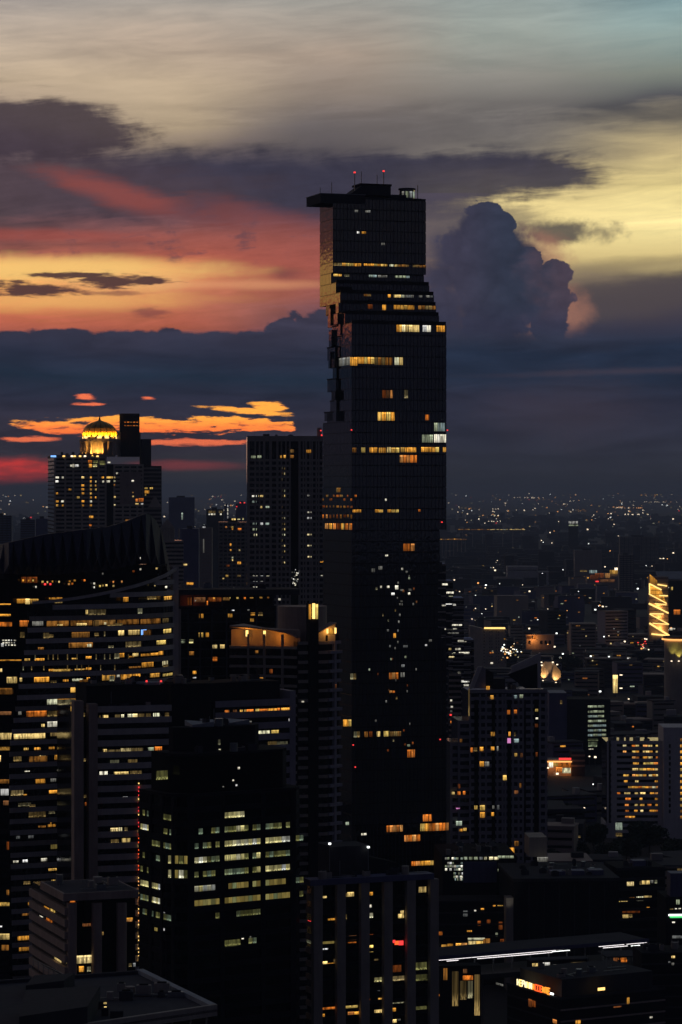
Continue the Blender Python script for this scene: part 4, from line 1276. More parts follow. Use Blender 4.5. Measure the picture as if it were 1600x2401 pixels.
def drow(face, a, b, zc_, kind):
    s0, s1 = face.s(a), face.s(b)
    n = max(2, int(round((s1 - s0) / 1.25)))
    c = kind[0]
    for i in range(n):
        kd = c
        if c == 'W':
            kd = 'P' if (i < n * 0.5 or i > n * 0.84) and R.random() < 0.8 else 'g'
        if c == 'B':
            kd = 'P' if i < n * 0.75 and R.random() < 0.6 else 'b'
        if kind == 'gW':
            kd = 'P' if i > n * 0.78 else 'g'
        if kind[-1].isdigit():
            lim = int(kind[1:])
            if lim == 12 and i > n * 0.5:
                continue
            if lim == 7 and 0.3 < i / n < 0.55:
                kd = 'P'
            if lim == 4 and i / n > 0.5 and i / n < 0.75:
                continue
            if lim == 2 and i / n > 0.35:
                kd = 'g'
            if lim == 1 and i / n < 0.7:
                continue
            if lim == 3 and i / n < 0.15:
                continue
        if kd in 'gb' and R.random() < 0.16:
            continue
        w = (s1 - s0) / n
        face.pane(s0 + i * w + 0.05, s0 + (i + 1) * w - 0.05, zc_ - 0.9, zc_ + 0.62, kd)


for i, row in table.items():
    for (a, b), k in zip(bays, row):
        if k:
            drow(f, a, b, zr - i * fhD, k)
# chamfer and left flank
chf = Face(Dk, 0, ch, -math.pi / 4, ch * 1.414)
for i in range(-1, 7):
    zc_ = zr - i * fhD
    for a, b, pr in ((330, 350, 0.45), (355, 377, 0.6), (383, 403, 0.45)):
        if i == -1 and a != 383 and R.random() < 0.5:
            continue
        if R.random() < pr:
            drow(fl, a, b, zc_, R.choice(['g', 'g', 'g', 'b', 'G']))
    if R.random() < 0.45:
        n = 4
        for q in range(n):
            chf.pane(0.5 + q * 1.5, 1.8 + q * 1.5, zc_ - 1.05, zc_ + 1.1, R.choice('ggbG'))
f.wins(ZD, [(860, 280, 880, 325, 'y'), (865, 360, 882, 378, 'Y')], d=6.8)
f.wins(ZD, [(952, 500, 970, 518, 'W'), (908, 605, 922, 618, 'W'), (935, 645, 948, 660, 'W'), (825, 660, 838, 670, 'w'), (270, 530, 365, 605, 'g')], d=2.1)
f.wins(ZN, [(905, 460, 925, 470, 'W'), (978, 440, 990, 460, 'w'), (760, 495, 880, 575, 'g')])
fl.wins(ZN, [(200, 185, 218, 235, 'W'), (198, 370, 216, 392, 'W'), (125, 365, 152, 395, 'b')])
Fr = Face(Dk, W, 3, math.pi / 2, Dp)

# ------------------------------------------------------------------ brown banded office with three fins, bottom left
E = Bldg('brown_office_block', 'low brown office block with three round fins and wrap-around bands, bottom left', 'office building', 155, 690, 20)
E.size(318, pxl=73)
f, fl = E.front, E.left
zt = f.z(0, 2112)
MB().box(0.3, E.W, 0.3, E.Dp, 0, zt).build('glazing', 'blackglass', E.root)
zc_ = f.z(0, 2094)
MB().box(-1.0, E.W + 0.5, -1.2, E.Dp * 0.62, zt, zc_).build('roof_slab', 'brownstone', E.root)
MB().box(-0.4, E.W, -0.6, E.Dp * 0.6, zc_ + 0.004, zc_ + 0.03).build('roof', 'roofing', E.root)
clutter(E.root, 1, E.W - 1, 1, E.Dp * 0.55, zc_ + 0.03, 11, 23)
fhE = 80 / 2.9037 * 700 / F
ztl = fl.z(fl.L, 1980 + 432 / 2.9037)
nE = int(ztl / fhE)
bm = MB().prism([(-0.5, -0.5), (f.s(158) - 0.1, -0.5), (f.s(158) - 0.1, 0.25), (0.35, 0.35), (0.25, E.Dp + 0.3), (-0.5, E.Dp + 0.3)], -1.75, 0).mesh('spandrel', 'brownstone')
for i in range(nE):
    put('spandrel', bm, E.root, (0, 0, ztl - i * fhE))
fnm = {}
for a, b in ((157, 178), (215, 237), (273, 295)):
    s0, s1 = f.s(a), f.s(b)
    w = (s1 - s0) / 2
    mb = MB()
    pts = [(s0 + w + w * math.cos(t), -0.9 - 0.9 * math.sin(t)) for t in [math.pi * q / 6 for q in range(6, -1, -1)]]
    mb.prism(pts + [(s1, 0.2), (s0, 0.2)], 0, f.z(s0, 2117))
    mb.build('fin', 'brownstone', E.root)
mullions(f, 1.6, 0, zt - 0.5, s0=f.s(179), s1=f.s(214))
f.wins(ZE, [(478, 375, 514, 402, 'O'), (565, 540, 618, 560, 'o'), (865, 502, 905, 515, 'A'), (865, 515, 905, 528, 'O'), (522, 758, 624, 812, 'Y'), (540, 832, 575, 870, 'A'), (595, 835, 620, 868, 'y'), (692, 598, 708, 620, 'a'), (908, 810, 925, 835, 'w'), (880, 812, 898, 835, 'y')], d=0.2)
fl.wins(ZE, [(295, 428, 328, 458, 'A'), (335, 445, 368, 475, 'A'), (265, 490, 285, 508, 'W'), (310, 510, 348, 528, 'O'), (365, 765, 410, 795, 'Y'), (410, 775, 448, 800, 'Y'), (262, 730, 285, 742, 'W')], d=0.2)

# ------------------------------------------------------------------ near rooftop in the bottom left corner
Fx, FyD = 512, 560.0
zR = wz(2357, FyD)
def roofpt(px, py, dz=0.0):
    D = (CAMH - zR - dz) * F / (py - PY0)
    return (wx(px, D), D)
tip, bk, fr, bl = roofpt(510, 2356), roofpt(336, 2272), roofpt(190, 2401), roofpt(-60, 2300)
frl = roofpt(-60, 2440)
Fb = thing('near_rooftop_building', 'nearest building, a flat dark roof with a pale overhanging edge in the bottom left corner', 'building', (tip[0], tip[1], 0))
rel = lambda p: (p[0] - tip[0], p[1] - tip[1])
pt, pb, pf, pl_, pq = rel(tip), rel(bk), rel(fr), rel(bl), rel(frl)
inw = lambda p, k: (p[0] + (-14 - p[0]) * k, p[1] + (12 - p[1]) * k)
poly = [pq, pt, pb, pl_]
MB().prism([inw(p, 0.10) for p in poly], 0, zR - 3.2).build('wall', 'darker', Fb)
MB().prism(poly, zR - 1.4, zR - 0.9).build('roof', 'roofing', Fb)


def edge(mb, a, b, w0, z0, z1):
    d = Vector((b[0] - a[0], b[1] - a[1], 0)).normalized()
    q = Vector((-d.y, d.x, 0)) * w0
    return mb.prism([a, b, (b[0] + q.x, b[1] + q.y), (a[0] + q.x, a[1] + q.y)], z0, z1)


edge(MB(), pt, pb, 1.5, zR - 0.89, zR).build('roof_edge', 'paleroof', Fb)
edge(MB(), pq, pt, 1.0, zR - 2.2, zR + 0.002).build('roof_edge', 'concrete', Fb)
edge(MB(), pb, pl_, 0.9, zR - 0.89, zR - 0.2).build('roof_edge', 'roofing', Fb)
pa, pz = rel(roofpt(150, 2385)), rel(roofpt(440, 2345))
clutter(Fb, -34, -16, 6, 16, zR - 0.88, 14, 21)
clutter(Fb, -22, -7, 12, 24, zR - 0.88, 10, 22)
for t in (0.72, 0.8, 0.88, 0.95):
    x, y = pq[0] + (pt[0] - pq[0]) * t, pq[1] + (pt[1] - pq[1]) * t
    MB().bar((x - 0.3, y + 1.6, zR - 7), (x + 0.15, y + 0.7, zR - 2.2), 0.35).build('bracket', 'concrete', Fb)
bx0 = rel(roofpt(55, 2395))
bx1 = rel(roofpt(235, 2345))
MB().prism([rel(roofpt(45, 2425)), rel(roofpt(205, 2400)), rel(roofpt(235, 2350)), rel(roofpt(60, 2360))], zR - 0.89, zR + 3.2).build('plant_house', 'dark', Fb)
MB().prism([rel(roofpt(60, 2330)), rel(roofpt(150, 2318)), rel(roofpt(175, 2300)), rel(roofpt(80, 2306))], zR - 0.89, zR + 1.6).build('plant_house', 'dark', Fb)
for x, y, w in ((238, 2372, 16), (258, 2378, 30), (225, 2356, 24)):
    p = rel(roofpt(x, y))
    MB().box(p[0], p[0] + w / 12, p[1], p[1] + 1.5, zR - 0.88, zR + 0.5).build('roof_unit', 'dark', Fb)
p = rel(roofpt(243, 2362))
MB().box(p[0], p[0] + 0.6, p[1] - 0.1, p[1], zR + 0.6, zR + 0.95).build('wall_lamp', 'Y', Fb)
MB().box(p[0] + 0.1, p[0] + 0.6, p[1] - 0.1, p[1], zR - 0.3, zR + 0.1).build('wall_lamp', 'Y', Fb)
ra = rel(roofpt(332, 2274))
for t0, t1, zz in ((0.02, 0.16, zR + 0.05),):
    a = (pb[0] + (pt[0] - pb[0]) * t0 - 1.2, pb[1] + (pt[1] - pb[1]) * t0 - 0.5)
    b = (pb[0] + (pt[0] - pb[0]) * t1 - 1.2, pb[1] + (pt[1] - pb[1]) * t1 - 0.5)
    edge(MB(), a, b, 0.25, zz - 0.6, zz - 0.45).build('roof_pipe', 'paleroof', Fb)
mb = MB()
for k in range(7):                    # safety rail towards the neighbouring block
    a = rel(roofpt(150 - 12 * k, 2300 - 6 * k))
    mb.bar((a[0], a[1], zR - 0.9), (a[0], a[1], zR + 1.3), 0.12)
a, b = rel(roofpt(152, 2301)), rel(roofpt(76, 2263))
for h in (0.3, 0.8, 1.3):
    mb.bar((a[0], a[1], zR + h), (b[0], b[1], zR + h), 0.1)
mb.build('railing', 'steel', Fb)

# ------------------------------------------------------------------ colonnaded office, bottom centre
G = Bldg('pillared_office_block', 'dark office block fronted by six tall concrete piers under a heavy roof beam, bottom centre', 'office building', 730, 800, 22)
G.size(1024, pxl=719)
f = G.front
zt = f.z(0, 2083)
MB().box(0.2, G.W, 0.2, G.Dp, 0, zt + 1).build('glazing', 'blackglass', G.root)
zbm = f.z(0, 2062)
f.box(MB(), -1.0, f.s(1012), -2.0, G.Dp, zt + 0.9, zbm).build('roof_beam', 'bluewall', G.root)
for a, b in ((731, 752), (786, 806), (842, 862), (896, 916), (950, 970), (1004, 1024)):
    s0, s1 = f.s(a), f.s(b)
    f.box(MB(), s0, s1, -1.7, 0.3, 0, zt + 0.85).build('pier', 'concrete', G.root)
fhG = 3.7
bands(f, zt - 3, fhG, 19, 1.1, 'darker', 0.2, G.W, -0.05, name='spandrel', d1=0.3)
bands(G.left, zt - 2, fhG, 19, 1.6, 'brownstone', 0, G.left.L, 0.2, name='spandrel', d1=0.3)
f.wins(ZG, [(272, 380, 325, 405, 'Y'), (335, 398, 385, 410, 'W'), (480, 355, 505, 395, 'y'), (505, 345, 562, 392, 'Y'), (682, 345, 728, 395, 'A'), (1130, 298, 1195, 350, 'Y'), (700, 455, 716, 480, 'W'), (682, 528, 730, 570, 'G'), (950, 535, 1000, 572, 'Y'), (972, 500, 998, 535, 'Y'), (335, 575, 395, 592, 'A'), (482, 540, 500, 582, 'y'),
            (272, 742, 390, 798, 'b'), (272, 838, 335, 850, 'W'), (520, 725, 585, 765, 'o'), (510, 782, 585, 792, 'O'), (686, 715, 730, 750, 'o'), (686, 810, 732, 870, 'A'), (890, 765, 925, 790, 'red'), (920, 772, 960, 806, 'signred'), (955, 770, 996, 810, 'red'), (272, 952, 330, 1000, 'Y'), (330, 965, 396, 990, 'A'), (385, 930, 398, 952, 'y'), (740, 930, 775, 960, 'y'), (890, 985, 978, 1045, 'o'), (1095, 960, 1200, 1025, 'g'),
            (742, 1085, 805, 1130, 'G'), (890, 1075, 1003, 1120, 'y'), (1090, 1065, 1205, 1120, 'g'), (770, 1180, 790, 1210, 'w'), (775, 1272, 804, 1318, 'A'), (690, 1280, 704, 1325, 'o'), (282, 1340, 398, 1372, 'O'), (485, 1325, 595, 1360, 'A'), (890, 1285, 1000, 1320, 'y'), (1140, 1262, 1205, 1290, 'A'), (742, 1375, 805, 1412, 'Y'), (890, 1360, 930, 1395, 'A'), (1090, 1345, 1200, 1385, 'g'), (280, 1412, 306, 1452, 'A'), (510, 1392, 565, 1442, 'O'), (568, 1392, 606, 1430, 'A'), (900, 1460, 936, 1490, 'Y'), (945, 1455, 970, 1470, 'w')], d=0.1)
G.left.wins(ZG, [(150, 385, 180, 405, 'Y'), (150, 765, 185, 790, 'y'), (160, 595, 185, 610, 'red')], d=-0.1)
clutter(G.root, 2, f.s(1000), 0, G.Dp - 2, zbm, 16, 26)
x0, x1 = f.s(795), f.s(885)
MB().box(x0, x1, 6, 16, zbm, f.z(x0, 1992)).build('plant_house', 'dark', G.root)
MB().hexa([(x1 + 0.2, 6, zbm), (x1 + 12, 6, zbm), (x1 + 12, 14, zbm), (x1 + 0.2, 14, zbm), (x1 + 0.2, 6, zbm + 4.6), (x1 + 9, 6, zbm + 2.4), (x1 + 9, 14, zbm + 2.4), (x1 + 0.2, 14, zbm + 4.6)]).build('plant_roof', 'darker', G.root)
for px, py in ((789, 1984), (880, 1992)):
    s = f.s(px)
    ms = MB().bar((s, 5, zbm), (s, 5, f.z(s, py) - 0.2), 0.2).build('mast', 'steel', G.root)
    MB().box(s - 0.3, s + 0.3, 4.7, 5.3, f.z(s, py) - 0.2, f.z(s, py) + 0.3).build('beacon', 'lampw', ms)

# ------------------------------------------------------------------ apartment hotel with curved, amber-lit top
Hh = Bldg('curved_hotel', 'balconied apartment hotel with curved amber-lit roof and glowing spire, left of the skyscraper', 'hotel', 539, 985, -6)
segs = [(8.0, 0), (8.0, -7), (7.0, -16), (3.0, -28)]
cv = Curve(Hh, segs)
sc = 1.0
for _ in range(30):
    cv = Curve(Hh, [(L * sc, a) for L, a in segs])
    q = cv.faces[-1]
    x, y = q.wo[0] + q.L * q.wd[0], q.wo[1] + q.L * q.wd[1]
    sc *= 1 + (wx(697, y) - x) / 40.0
pe = cv.pts[-1]
LH = cv.L
zt = wz(1476, 985)
zband = wz(1514, 985)
fhH = 80 / 3.5636 * 980 / F
MB().prism([p for p, n in cv.line(0, LH)] + [(pe[0] + 1, pe[1] + 24), (2, 24)], 0, zband).build('wall', 'glass', Hh.root)
# loggia under the curved eave: back wall and sloping roof
MB().prism([(p[0] - n[0] * 2.2, p[1] - n[1] * 2.2) for p, n in cv.line(0.2, LH - 0.2)] + [(pe[0] - 2, pe[1] + 14), (4, 16)], zband, zt - 0.05).build('loggia_wall', 'brownstone', Hh.root)
l = cv.line(0, LH)
o = [(p[0] + n[0] * 0.7, p[1] + n[1] * 0.7) for p, n in l]
ii = [(pe[0], pe[1] + 12), (3, 14)]
zl = [zt + 0.9 - 3.6 * (k / (len(o) - 1)) ** 1.6 for k in range(len(o))] + [zt + 0.9 - 3.4, zt + 0.9]
MB().prism(o + ii, zl, [z + 0.5 for z in zl]).build('curved_roof', 'brownstone', Hh.root)
for i in range(int(zband / fhH)):
    cv.strip(0, LH, 0.75, 0.1, zband - i * fhH - 0.9, zband - i * fhH).build('balcony', 'cream' if i == 0 else 'concrete', Hh.root)
for px in (583, 621, 664):
    q = cv.face(px)
    s = q.s(px)
    q.box(MB(), s - 0.35, s + 0.35, -0.9, 0.05, 0, zt - 1.5).build('pier', 'concrete', Hh.root)
cv.wins(ZH, [(700, 420, 722, 472, 'golden'), (847, 424, 868, 470, 'golden'), (852, 480, 860, 540, 'golden'), (900, 745, 925, 780, 'o'), (870, 720, 945, 730, 'A'), (745, 815, 860, 822, 'A'), (780, 590, 805, 612, 'a'), (1015, 925, 1030, 975, 'G'), (1070, 920, 1095, 950, 'g')])
for px in (579.5, 620.6):
    q = cv.face(px)
    x, y = q.p(q.s(px), -0.2)
    lamp('POINT', 1150, worldpt(Hh, x, y, zt - 1.6), (1, 0.36, 0.04), 0.4)
q = cv.face(650)
x, y = q.p(q.s(655), -0.3)
lamp('POINT', 260, worldpt(Hh, x, y, zt - 2.8), (1, 0.36, 0.04), 0.4)
# drum wall behind
cxh, cyh = local(Hh, 700, 0, 985)[0], 14.0
MB().cyl(cxh, cyh, 0, wz(1424, 985), 8.6, n=40).build('drum_wall', 'brownstone', Hh.root)
# main block with balconies, running right and away
mf = Face(Hh, pe[0], pe[1], math.radians(26), 1)
mf.L = mf.s(767)
mq = mf.p(mf.L, 0)
zm = wz(1506, 975)
mf.box(MB(), 0, mf.L, 0, 16, 0, zm).build('wall', 'glass', Hh.root)
rf = Face(Hh, mq[0], mq[1], math.radians(52), 1)
rf.L = rf.s(797)
rf.box(MB(), 0, rf.L, 0.3, 10, 0, zm + 2).build('wall', 'glass', Hh.root)
sh0, sh1 = mf.s(723), mf.s(744)
mf.box(MB(), sh0, sh1, -1.4, 2, 0, wz(1416, 975)).build('lift_shaft', 'darker', Hh.root)
ms = {}
for i in range(int(zm / fhH)):
    z = zm - i * fhH
    for nm, ff, a, b, pr in (('balcony', mf, mf.s(699), sh0 - 0.3, 0.8), ('balcony', mf, sh1 + 0.3, mf.L, 0.8), ('balcony', rf, 0.3, rf.L, 1.3 if i % 2 else 0.7)):
        key = (id(ff), round(a, 1), i % 2)
        if key not in ms:
            ms[key] = ff.box(MB(), a, b, -pr, 0.31, -1.05, 0).mesh('balcony', 'violet' if ff is rf else 'concrete')
        put('balcony', ms[key], Hh.root, (0, 0, z))
rf.box(MB(), rf.L * 0.45, rf.L * 0.62, -0.9, 0.3, 0, zm).build('pier', 'violet', Hh.root)
# glowing spire and wedge roof
for a, b in ((721, 726.5), (737, 742.5)):
    mf.box(MB(), mf.s(a), mf.s(b), -1.6, -1.42, wz(1453, 975), wz(1418, 975)).build('spire_panel', 'A', Hh.root)
sm = mf.s(732)
MB().cyl(*mf.p(sm, -1.75), wz(1452, 975), wz(1416, 975), 0.5, n=10).build('spire_light', 'golden', Hh.root)
for k in range(3):
    mf.box(MB(), mf.s(724), mf.s(740), -1.55, -1.43, wz(1427 + 10 * k, 975) - 0.2, wz(1427 + 10 * k, 975) + 0.2).build('spire_rung', 'brownstone', Hh.root)
wa, wb_ = mf.s(749), mf.s(788)
p0, p1 = mf.p(wa, -0.8), mf.p(wb_, -0.8)
p2, p3 = mf.p(wb_, 6), mf.p(wa, 6)
MB().prism([p0, p1, p2, p3], [wz(1483, 980), wz(1463, 980), wz(1463, 980), wz(1483, 980)], [wz(1481, 980), wz(1460.5, 980), wz(1460.5, 980), wz(1481, 980)]).build('wedge_roof', 'brownstone', Hh.root)
p0, p1, p2, p3 = mf.p(wa, 0.6), mf.p(wb_, 0.6), mf.p(wb_, 5), mf.p(wa, 5)
MB().prism([p0, p1, p2, p3], zm, [wz(1484, 980), wz(1464.5, 980), wz(1464.5, 980), wz(1484, 980)]).build('wedge_wall', 'cream', Hh.root)
mf.wins(ZH, [(1380, 408, 1395, 448, 'golden'), (1446, 400, 1462, 448, 'golden'), (1395, 405, 1446, 455, 'A')], d=0.45)
x, y = mf.p((wa + wb_) / 2, -1.2)
lamp('POINT', 300, worldpt(Hh, x, y, wz(1482, 975)), (1, 0.45, 0.08), 0.4)
mf.wins(ZH, [(1440, 870, 1452, 905, 'o'), (1240, 1545, 1262, 1568, 'golden'), (1160, 1010, 1180, 1022, 'W')], d=-1.0)
rf.wins(ZH, [(1515, 1170, 1558, 1222, 'A')])

# ------------------------------------------------------------------ pale office with orange windows, behind the dark tower
I = Bldg('pale_office_block', 'pale grey office block with one bright orange window row, left of the balconied hotel', 'office building', 505, 905, 27)
I.size(692, depth=18)
f = I.front
zt = f.z(f.s(600), 1641)
MB().box(0, I.W - 2, 0, I.Dp, 0, zt - 0.4).build('glazing', 'glass', I.root)
MB().box(I.W - 2, I.W, -0.5, I.Dp, 0, zt + 2.5).build('end_wall', 'violet', I.root)
fhI = 95 / 3.5636 * 915 / F
bands(f, zt, fhI, int(zt / fhI), fhI * 0.55, 'violet', 0, I.W - 2.02, 0.45)
MB().box(-14, I.W - 4, 3, I.Dp, 0, zt + 5.6).build('dark_core', 'darker', I.root)
clutter(I.root, -12, I.W - 6, 4, I.Dp - 2, zt + 5.6, 12, 28)
f.wins(ZH, [(525, 1088, 560, 1126, 'O'), (595, 1085, 625, 1120, 'o'), (652, 1085, 676, 1120, 'A'), (688, 1083, 705, 1118, 'A'), (708, 1082, 765, 1116, 'O'), (780, 1078, 812, 1116, 'A'), (812, 1078, 880, 1112, 'O'), (880, 1074, 960, 1110, 'A'), (966, 1070, 986, 1108, 'O'), (998, 1068, 1080, 1104, 'A'), (785, 1260, 900, 1292, 'Y'), (915, 1255, 975, 1290, 'A'), (885, 1350, 960, 1388, 'y'), (960, 1350, 1050, 1380, 'y'), (1058, 1160, 1080, 1180, 'W'), (712, 1178, 750, 1190, 'w')])

# ------------------------------------------------------------------ dark flats with the red-lit roof terrace
J = Bldg('dark_apartment_block', 'dark block of flats with a red-lit roof terrace, behind the curved hotel', 'apartment block', 414, 1085, 4)
J.size(648, depth=22)
f = J.front
zt = wz(1428, 1085)
MB().box(0, J.W, 0, J.Dp, 0, zt).build('wall', 'blackglass', J.root)
bands(f, zt - 1.5, 3.4, int(zt / 3.4), 0.35, 'dark', 0, J.W, 0.4, name='floor_edge')
posts(f, [0, f.s(440), f.s(468), f.s(495), f.s(530), f.s(562), f.s(600), J.W - 0.6], 0.6, 0, zt, 'dark', 0.5)
posts(f, [f.s(416) - 0.2], 1.6, 0, zt, 'concrete', 0.6)
MB().box(0.5, J.W - 0.5, 6, J.Dp, zt, wz(1385, 1085)).build('terrace_house', 'darker', J.root)
MB().box(0, J.W + 9, 1, J.Dp, wz(1396, 1085), wz(1383, 1085)).build('terrace_roof', 'dark', J.root)
clutter(J.root, 2, J.W, 3, J.Dp - 2, wz(1383, 1085), 9, 27)
for px in (419, 450, 482, 520, 560, 600, 640):
    s = f.s(px)
    MB().box(s, s + 0.5, 1.2, 1.7, zt, wz(1396, 1085)).build('post', 'dark', J.root)
MB().box(0, J.W, -0.2, 0.1, zt, zt + 1.1).build('railing', 'darker', J.root)
f.wins(ZH, [(215, 150, 260, 215, 'o'), (272, 150, 370, 190, 'o'), (385, 150, 500, 185, 'o'), (372, 180, 388, 215, 'O'), (505, 150, 570, 175, 'a'), (430, 152, 446, 165, 'A'), (275, 172, 290, 186, 'W'), (628, 148, 646, 162, 'A'), (740, 150, 768, 160, 'A'), (822, 145, 845, 158, 'A'), (978, 158, 1000, 175, 'W'), (690, 150, 705, 165, 'O'), (560, 150, 576, 160, 'A'), (885, 145, 900, 158, 'a')], d=5.5)
x, y = f.s(448), 3.0
lamp('POINT', 500, worldpt(J, x, y, zt + 2.5), (1, 0.15, 0.03), 0.5)
f.wins(ZH, [(310, 282, 346, 318, 'A'), (552, 276, 588, 312, 'A'), (742, 272, 778, 298, 'A'), (805, 270, 842, 298, 'y'), (738, 322, 768, 352, 'A'), (306, 440, 344, 478, 'A'), (366, 440, 392, 476, 'A'), (150, 498, 192, 528, 'V'), (216, 496, 262, 528, 'G'), (414, 542, 462, 572, 'Y'), (486, 540, 524, 572, 'Y'), (218, 598, 268, 628, 'a'), (420, 644, 462, 678, 'O'), (256, 760, 288, 786, 'A'), (258, 812, 285, 822, 'W'), (585, 250, 605, 258, 'W'), (715, 246, 732, 258, 'w')])
# ------------------------------------------------------------------ condominium with the two slanted glass sails
Lc = Bldg('sail_topped_condominium', 'slim blue-grey condominium tower with two slanted glass sails on its roof, right', 'apartment tower', 1101, 1240, 5)
Lc.size(1284, depth=24)
f = Lc.front
zt = f.z(0, 1617)
fhL = 65 / 3.7333 * 1245 / F
MB().box(0, Lc.W, 0, Lc.Dp, 0, zt - 0.6).build('wall', 'blueglass', Lc.root)
bands(f, zt, fhL, int(zt / fhL), fhL * 0.48, 'violet', 0, Lc.W, 0.45)
for a, b in ((345, 380), (497, 528), (634, 668), (780, 796), (868, 908)):
    s0, s1 = f.s(1020 + a / 3.7333), f.s(1020 + b / 3.7333)
    f.box(MB(), s0, s1, -0.62, 0.05, 0, zt - 4.5).build('dark_shaft', 'blackglass', Lc.root)
for a in (300, 388, 440, 540, 585, 610, 676, 725, 765, 840, 912, 965):
    s0 = f.s(1020 + a / 3.7333)
    f.box(MB(), s0, s0 + 0.8, -0.55, 0.05, 0, zt - 2).build('pier', 'violet', Lc.root)
# lower stepped wings on the left
for (a, b, y, dd) in ((1075, 1101, 1690, 1.5), (1058, 1075, 1742, 3.0)):
    s0, s1 = f.s(a), f.s(b)
    zz = wz(y, 1240)
    MB().box(s0, s1, dd, Lc.Dp, 0, zz).build('wing', 'blueglass', Lc.root)
    for k in range(int(zz / fhL)):
        f.box(MB(), s0, s1 - 0.05, dd - 0.4, dd + 0.05, zz - k * fhL - fhL * 0.48, zz - k * fhL).build('spandrel', 'violet', Lc.root)
    MB().box(s0, s0 + 1.0, dd - 0.5, dd + 0.05, 0, zz).build('pier', 'violet', Lc.root)
# sails
def slab(pts, d0, d1, mat, name):
    mb = MB()
    n = len(pts)
    k = 0
    mb.v = [(s, d0, z) for s, z in pts] + [(s, d1, z) for s, z in pts]
    mb.f = [tuple(range(n)), tuple(range(2 * n - 1, n - 1, -1))] + [(i, n + i, n + (i + 1) % n, (i + 1) % n) for i in range(n)]
    return mb.build(name, mat, Lc.root)
P = lambda x, y: (f.s(1020 + x / 3.7333), f.z(f.s(1020 + x / 3.7333), 1480 + y / 3.7333))
slab([P(345, 505), P(448, 505), P(448, 330), P(420, 315)], 1.0, 1.5, 'violet', 'glass_sail')
slab([P(300, 510), P(342, 505), P(418, 312), P(378, 312)], 0.6, 1.6, 'whitewash', 'sail_edge')
slab([P(450, 505), P(522, 505), P(522, 370), P(450, 330)], 3.0, 3.4, 'darker', 'glass_sail')
slab([P(668, 310), P(672, 340), P(905, 240), P(928, 192)], 0.4, 1.4, 'whitewash', 'sail_edge')
slab([P(640, 380), P(672, 352), P(672, 342), P(905, 242), P(905, 280)], 0.7, 1.6, 'whitewash', 'sail_edge')
slab([P(640, 385), P(800, 505), P(905, 505), P(905, 282)], 2.4, 2.8, 'darker', 'glass_sail')
slab([P(905, 505), P(930, 505), P(930, 192), P(905, 240)], 0.5, 5, 'whitewash', 'sail_post')
MB().box(f.s(1020 + 530 / 3.7333), f.s(1020 + 640 / 3.7333), 8, 16, zt - 0.6, P(0, 430)[1]).build('plant_house', 'dark', Lc.root)
slab([P(293, 740), P(302, 740), P(302, 500), P(293, 505)], -0.75, -0.6, 'y', 'light_strip')
Lw = [(448, 480, 478, 512, 'A'), (485, 562, 512, 595, 'A'), (692, 560, 718, 588, 'V'), (742, 555, 772, 585, 'V'), (632, 690, 658, 728, 'O'), (692, 688, 718, 720, 'O'), (878, 680, 902, 704, 'A'), (882, 756, 902, 772, 'W'), (490, 882, 524, 918, 'A'), (644, 880, 662, 918, 'A'), (692, 885, 706, 918, 'y'), (634, 936, 664, 980, 'pink'), (692, 942, 734, 974, 'V'), (312, 1018, 332, 1060, 'O'), (340, 1018, 370, 1052, 'y'), (394, 1014, 424, 1048, 'A'), (490, 1010, 520, 1042, 'A'), (542, 1008, 556, 1048, 'w'), (696, 1068, 720, 1096, 'A'), (746, 1066, 770, 1104, 'o'), (882, 1060, 900, 1098, 'o'), (392, 1140, 428, 1184, 'A'), (436, 1142, 474, 1182, 'w'), (596, 1262, 626, 1304, 'A'), (740, 1330, 756, 1370, 'a'), (694, 1394, 728, 1424, 'o'), (344, 1526, 372, 1560, 'A'), (396, 1524, 436, 1568, 'A'), (396, 1585, 436, 1632, 'A'), (494, 1586, 516, 1618, 'A'), (545, 1522, 562, 1562, 'w'), (502, 1525, 520, 1555, 'w'), (696, 1838, 732, 1880, 'a'), (640, 1895, 694, 1950, 'A'), (890, 1832, 972, 1940, 'a'), (830, 1905, 890, 1930, 'a'), (895, 1866, 912, 1882, 'Y'), (874, 810, 902, 842, 'o')]
f.wins(ZL, Lw, d=-0.66)
f.wins(ZL, [(152, 1410, 176, 1432, 'Y'), (204, 1406, 228, 1436, 'O'), (250, 1404, 270, 1434, 'O'), (206, 1340, 224, 1380, 'o'), (190, 1550, 222, 1560, 'pink'), (190, 1666, 240, 1706, 'V'), (214, 1734, 246, 1756, 'A'), (254, 1726, 280, 1752, 'A'), (215, 1856, 242, 1888, 'A'), (222, 945, 242, 975, 'a')], d=1.0)

# ------------------------------------------------------------------ pale banded hospital block, right edge
Mh = Bldg('pale_banded_block', 'pale grey block with thirteen rows of warm lit windows, at the right edge', 'building', 1422, 1545, 0)
Mh.size(1556, depth=26)
f = Mh.front
zt = f.z(0, 1737)
MB().box(0, Mh.W, 0, Mh.Dp, 0, zt - 0.5).build('glazing', 'glass', Mh.root)
fhM = 60.5 / 4.3556 * 1547 / F
bands(f, zt, fhM, 16, fhM * 0.55, 'whitewash', 2.5, Mh.W, 0.5)
for a, b in ((800, 818), (845, 900), (1320, 1366)):
    f.box(MB(), f.s(1240 + a / 4.3556), f.s(1240 + b / 4.3556), -0.62, 0.05, 0, zt).build('pier', 'whitewash', Mh.root)
f.box(MB(), f.s(1240 + 818 / 4.3556), f.s(1240 + 845 / 4.3556), -0.1, 0.05, 20, zt).build('dark_slot', 'darker', Mh.root)
MB().box(-0.5, 6, -0.3, Mh.Dp, 0, wz(1930, 1545)).build('base_wall', 'whitewash', Mh.root)
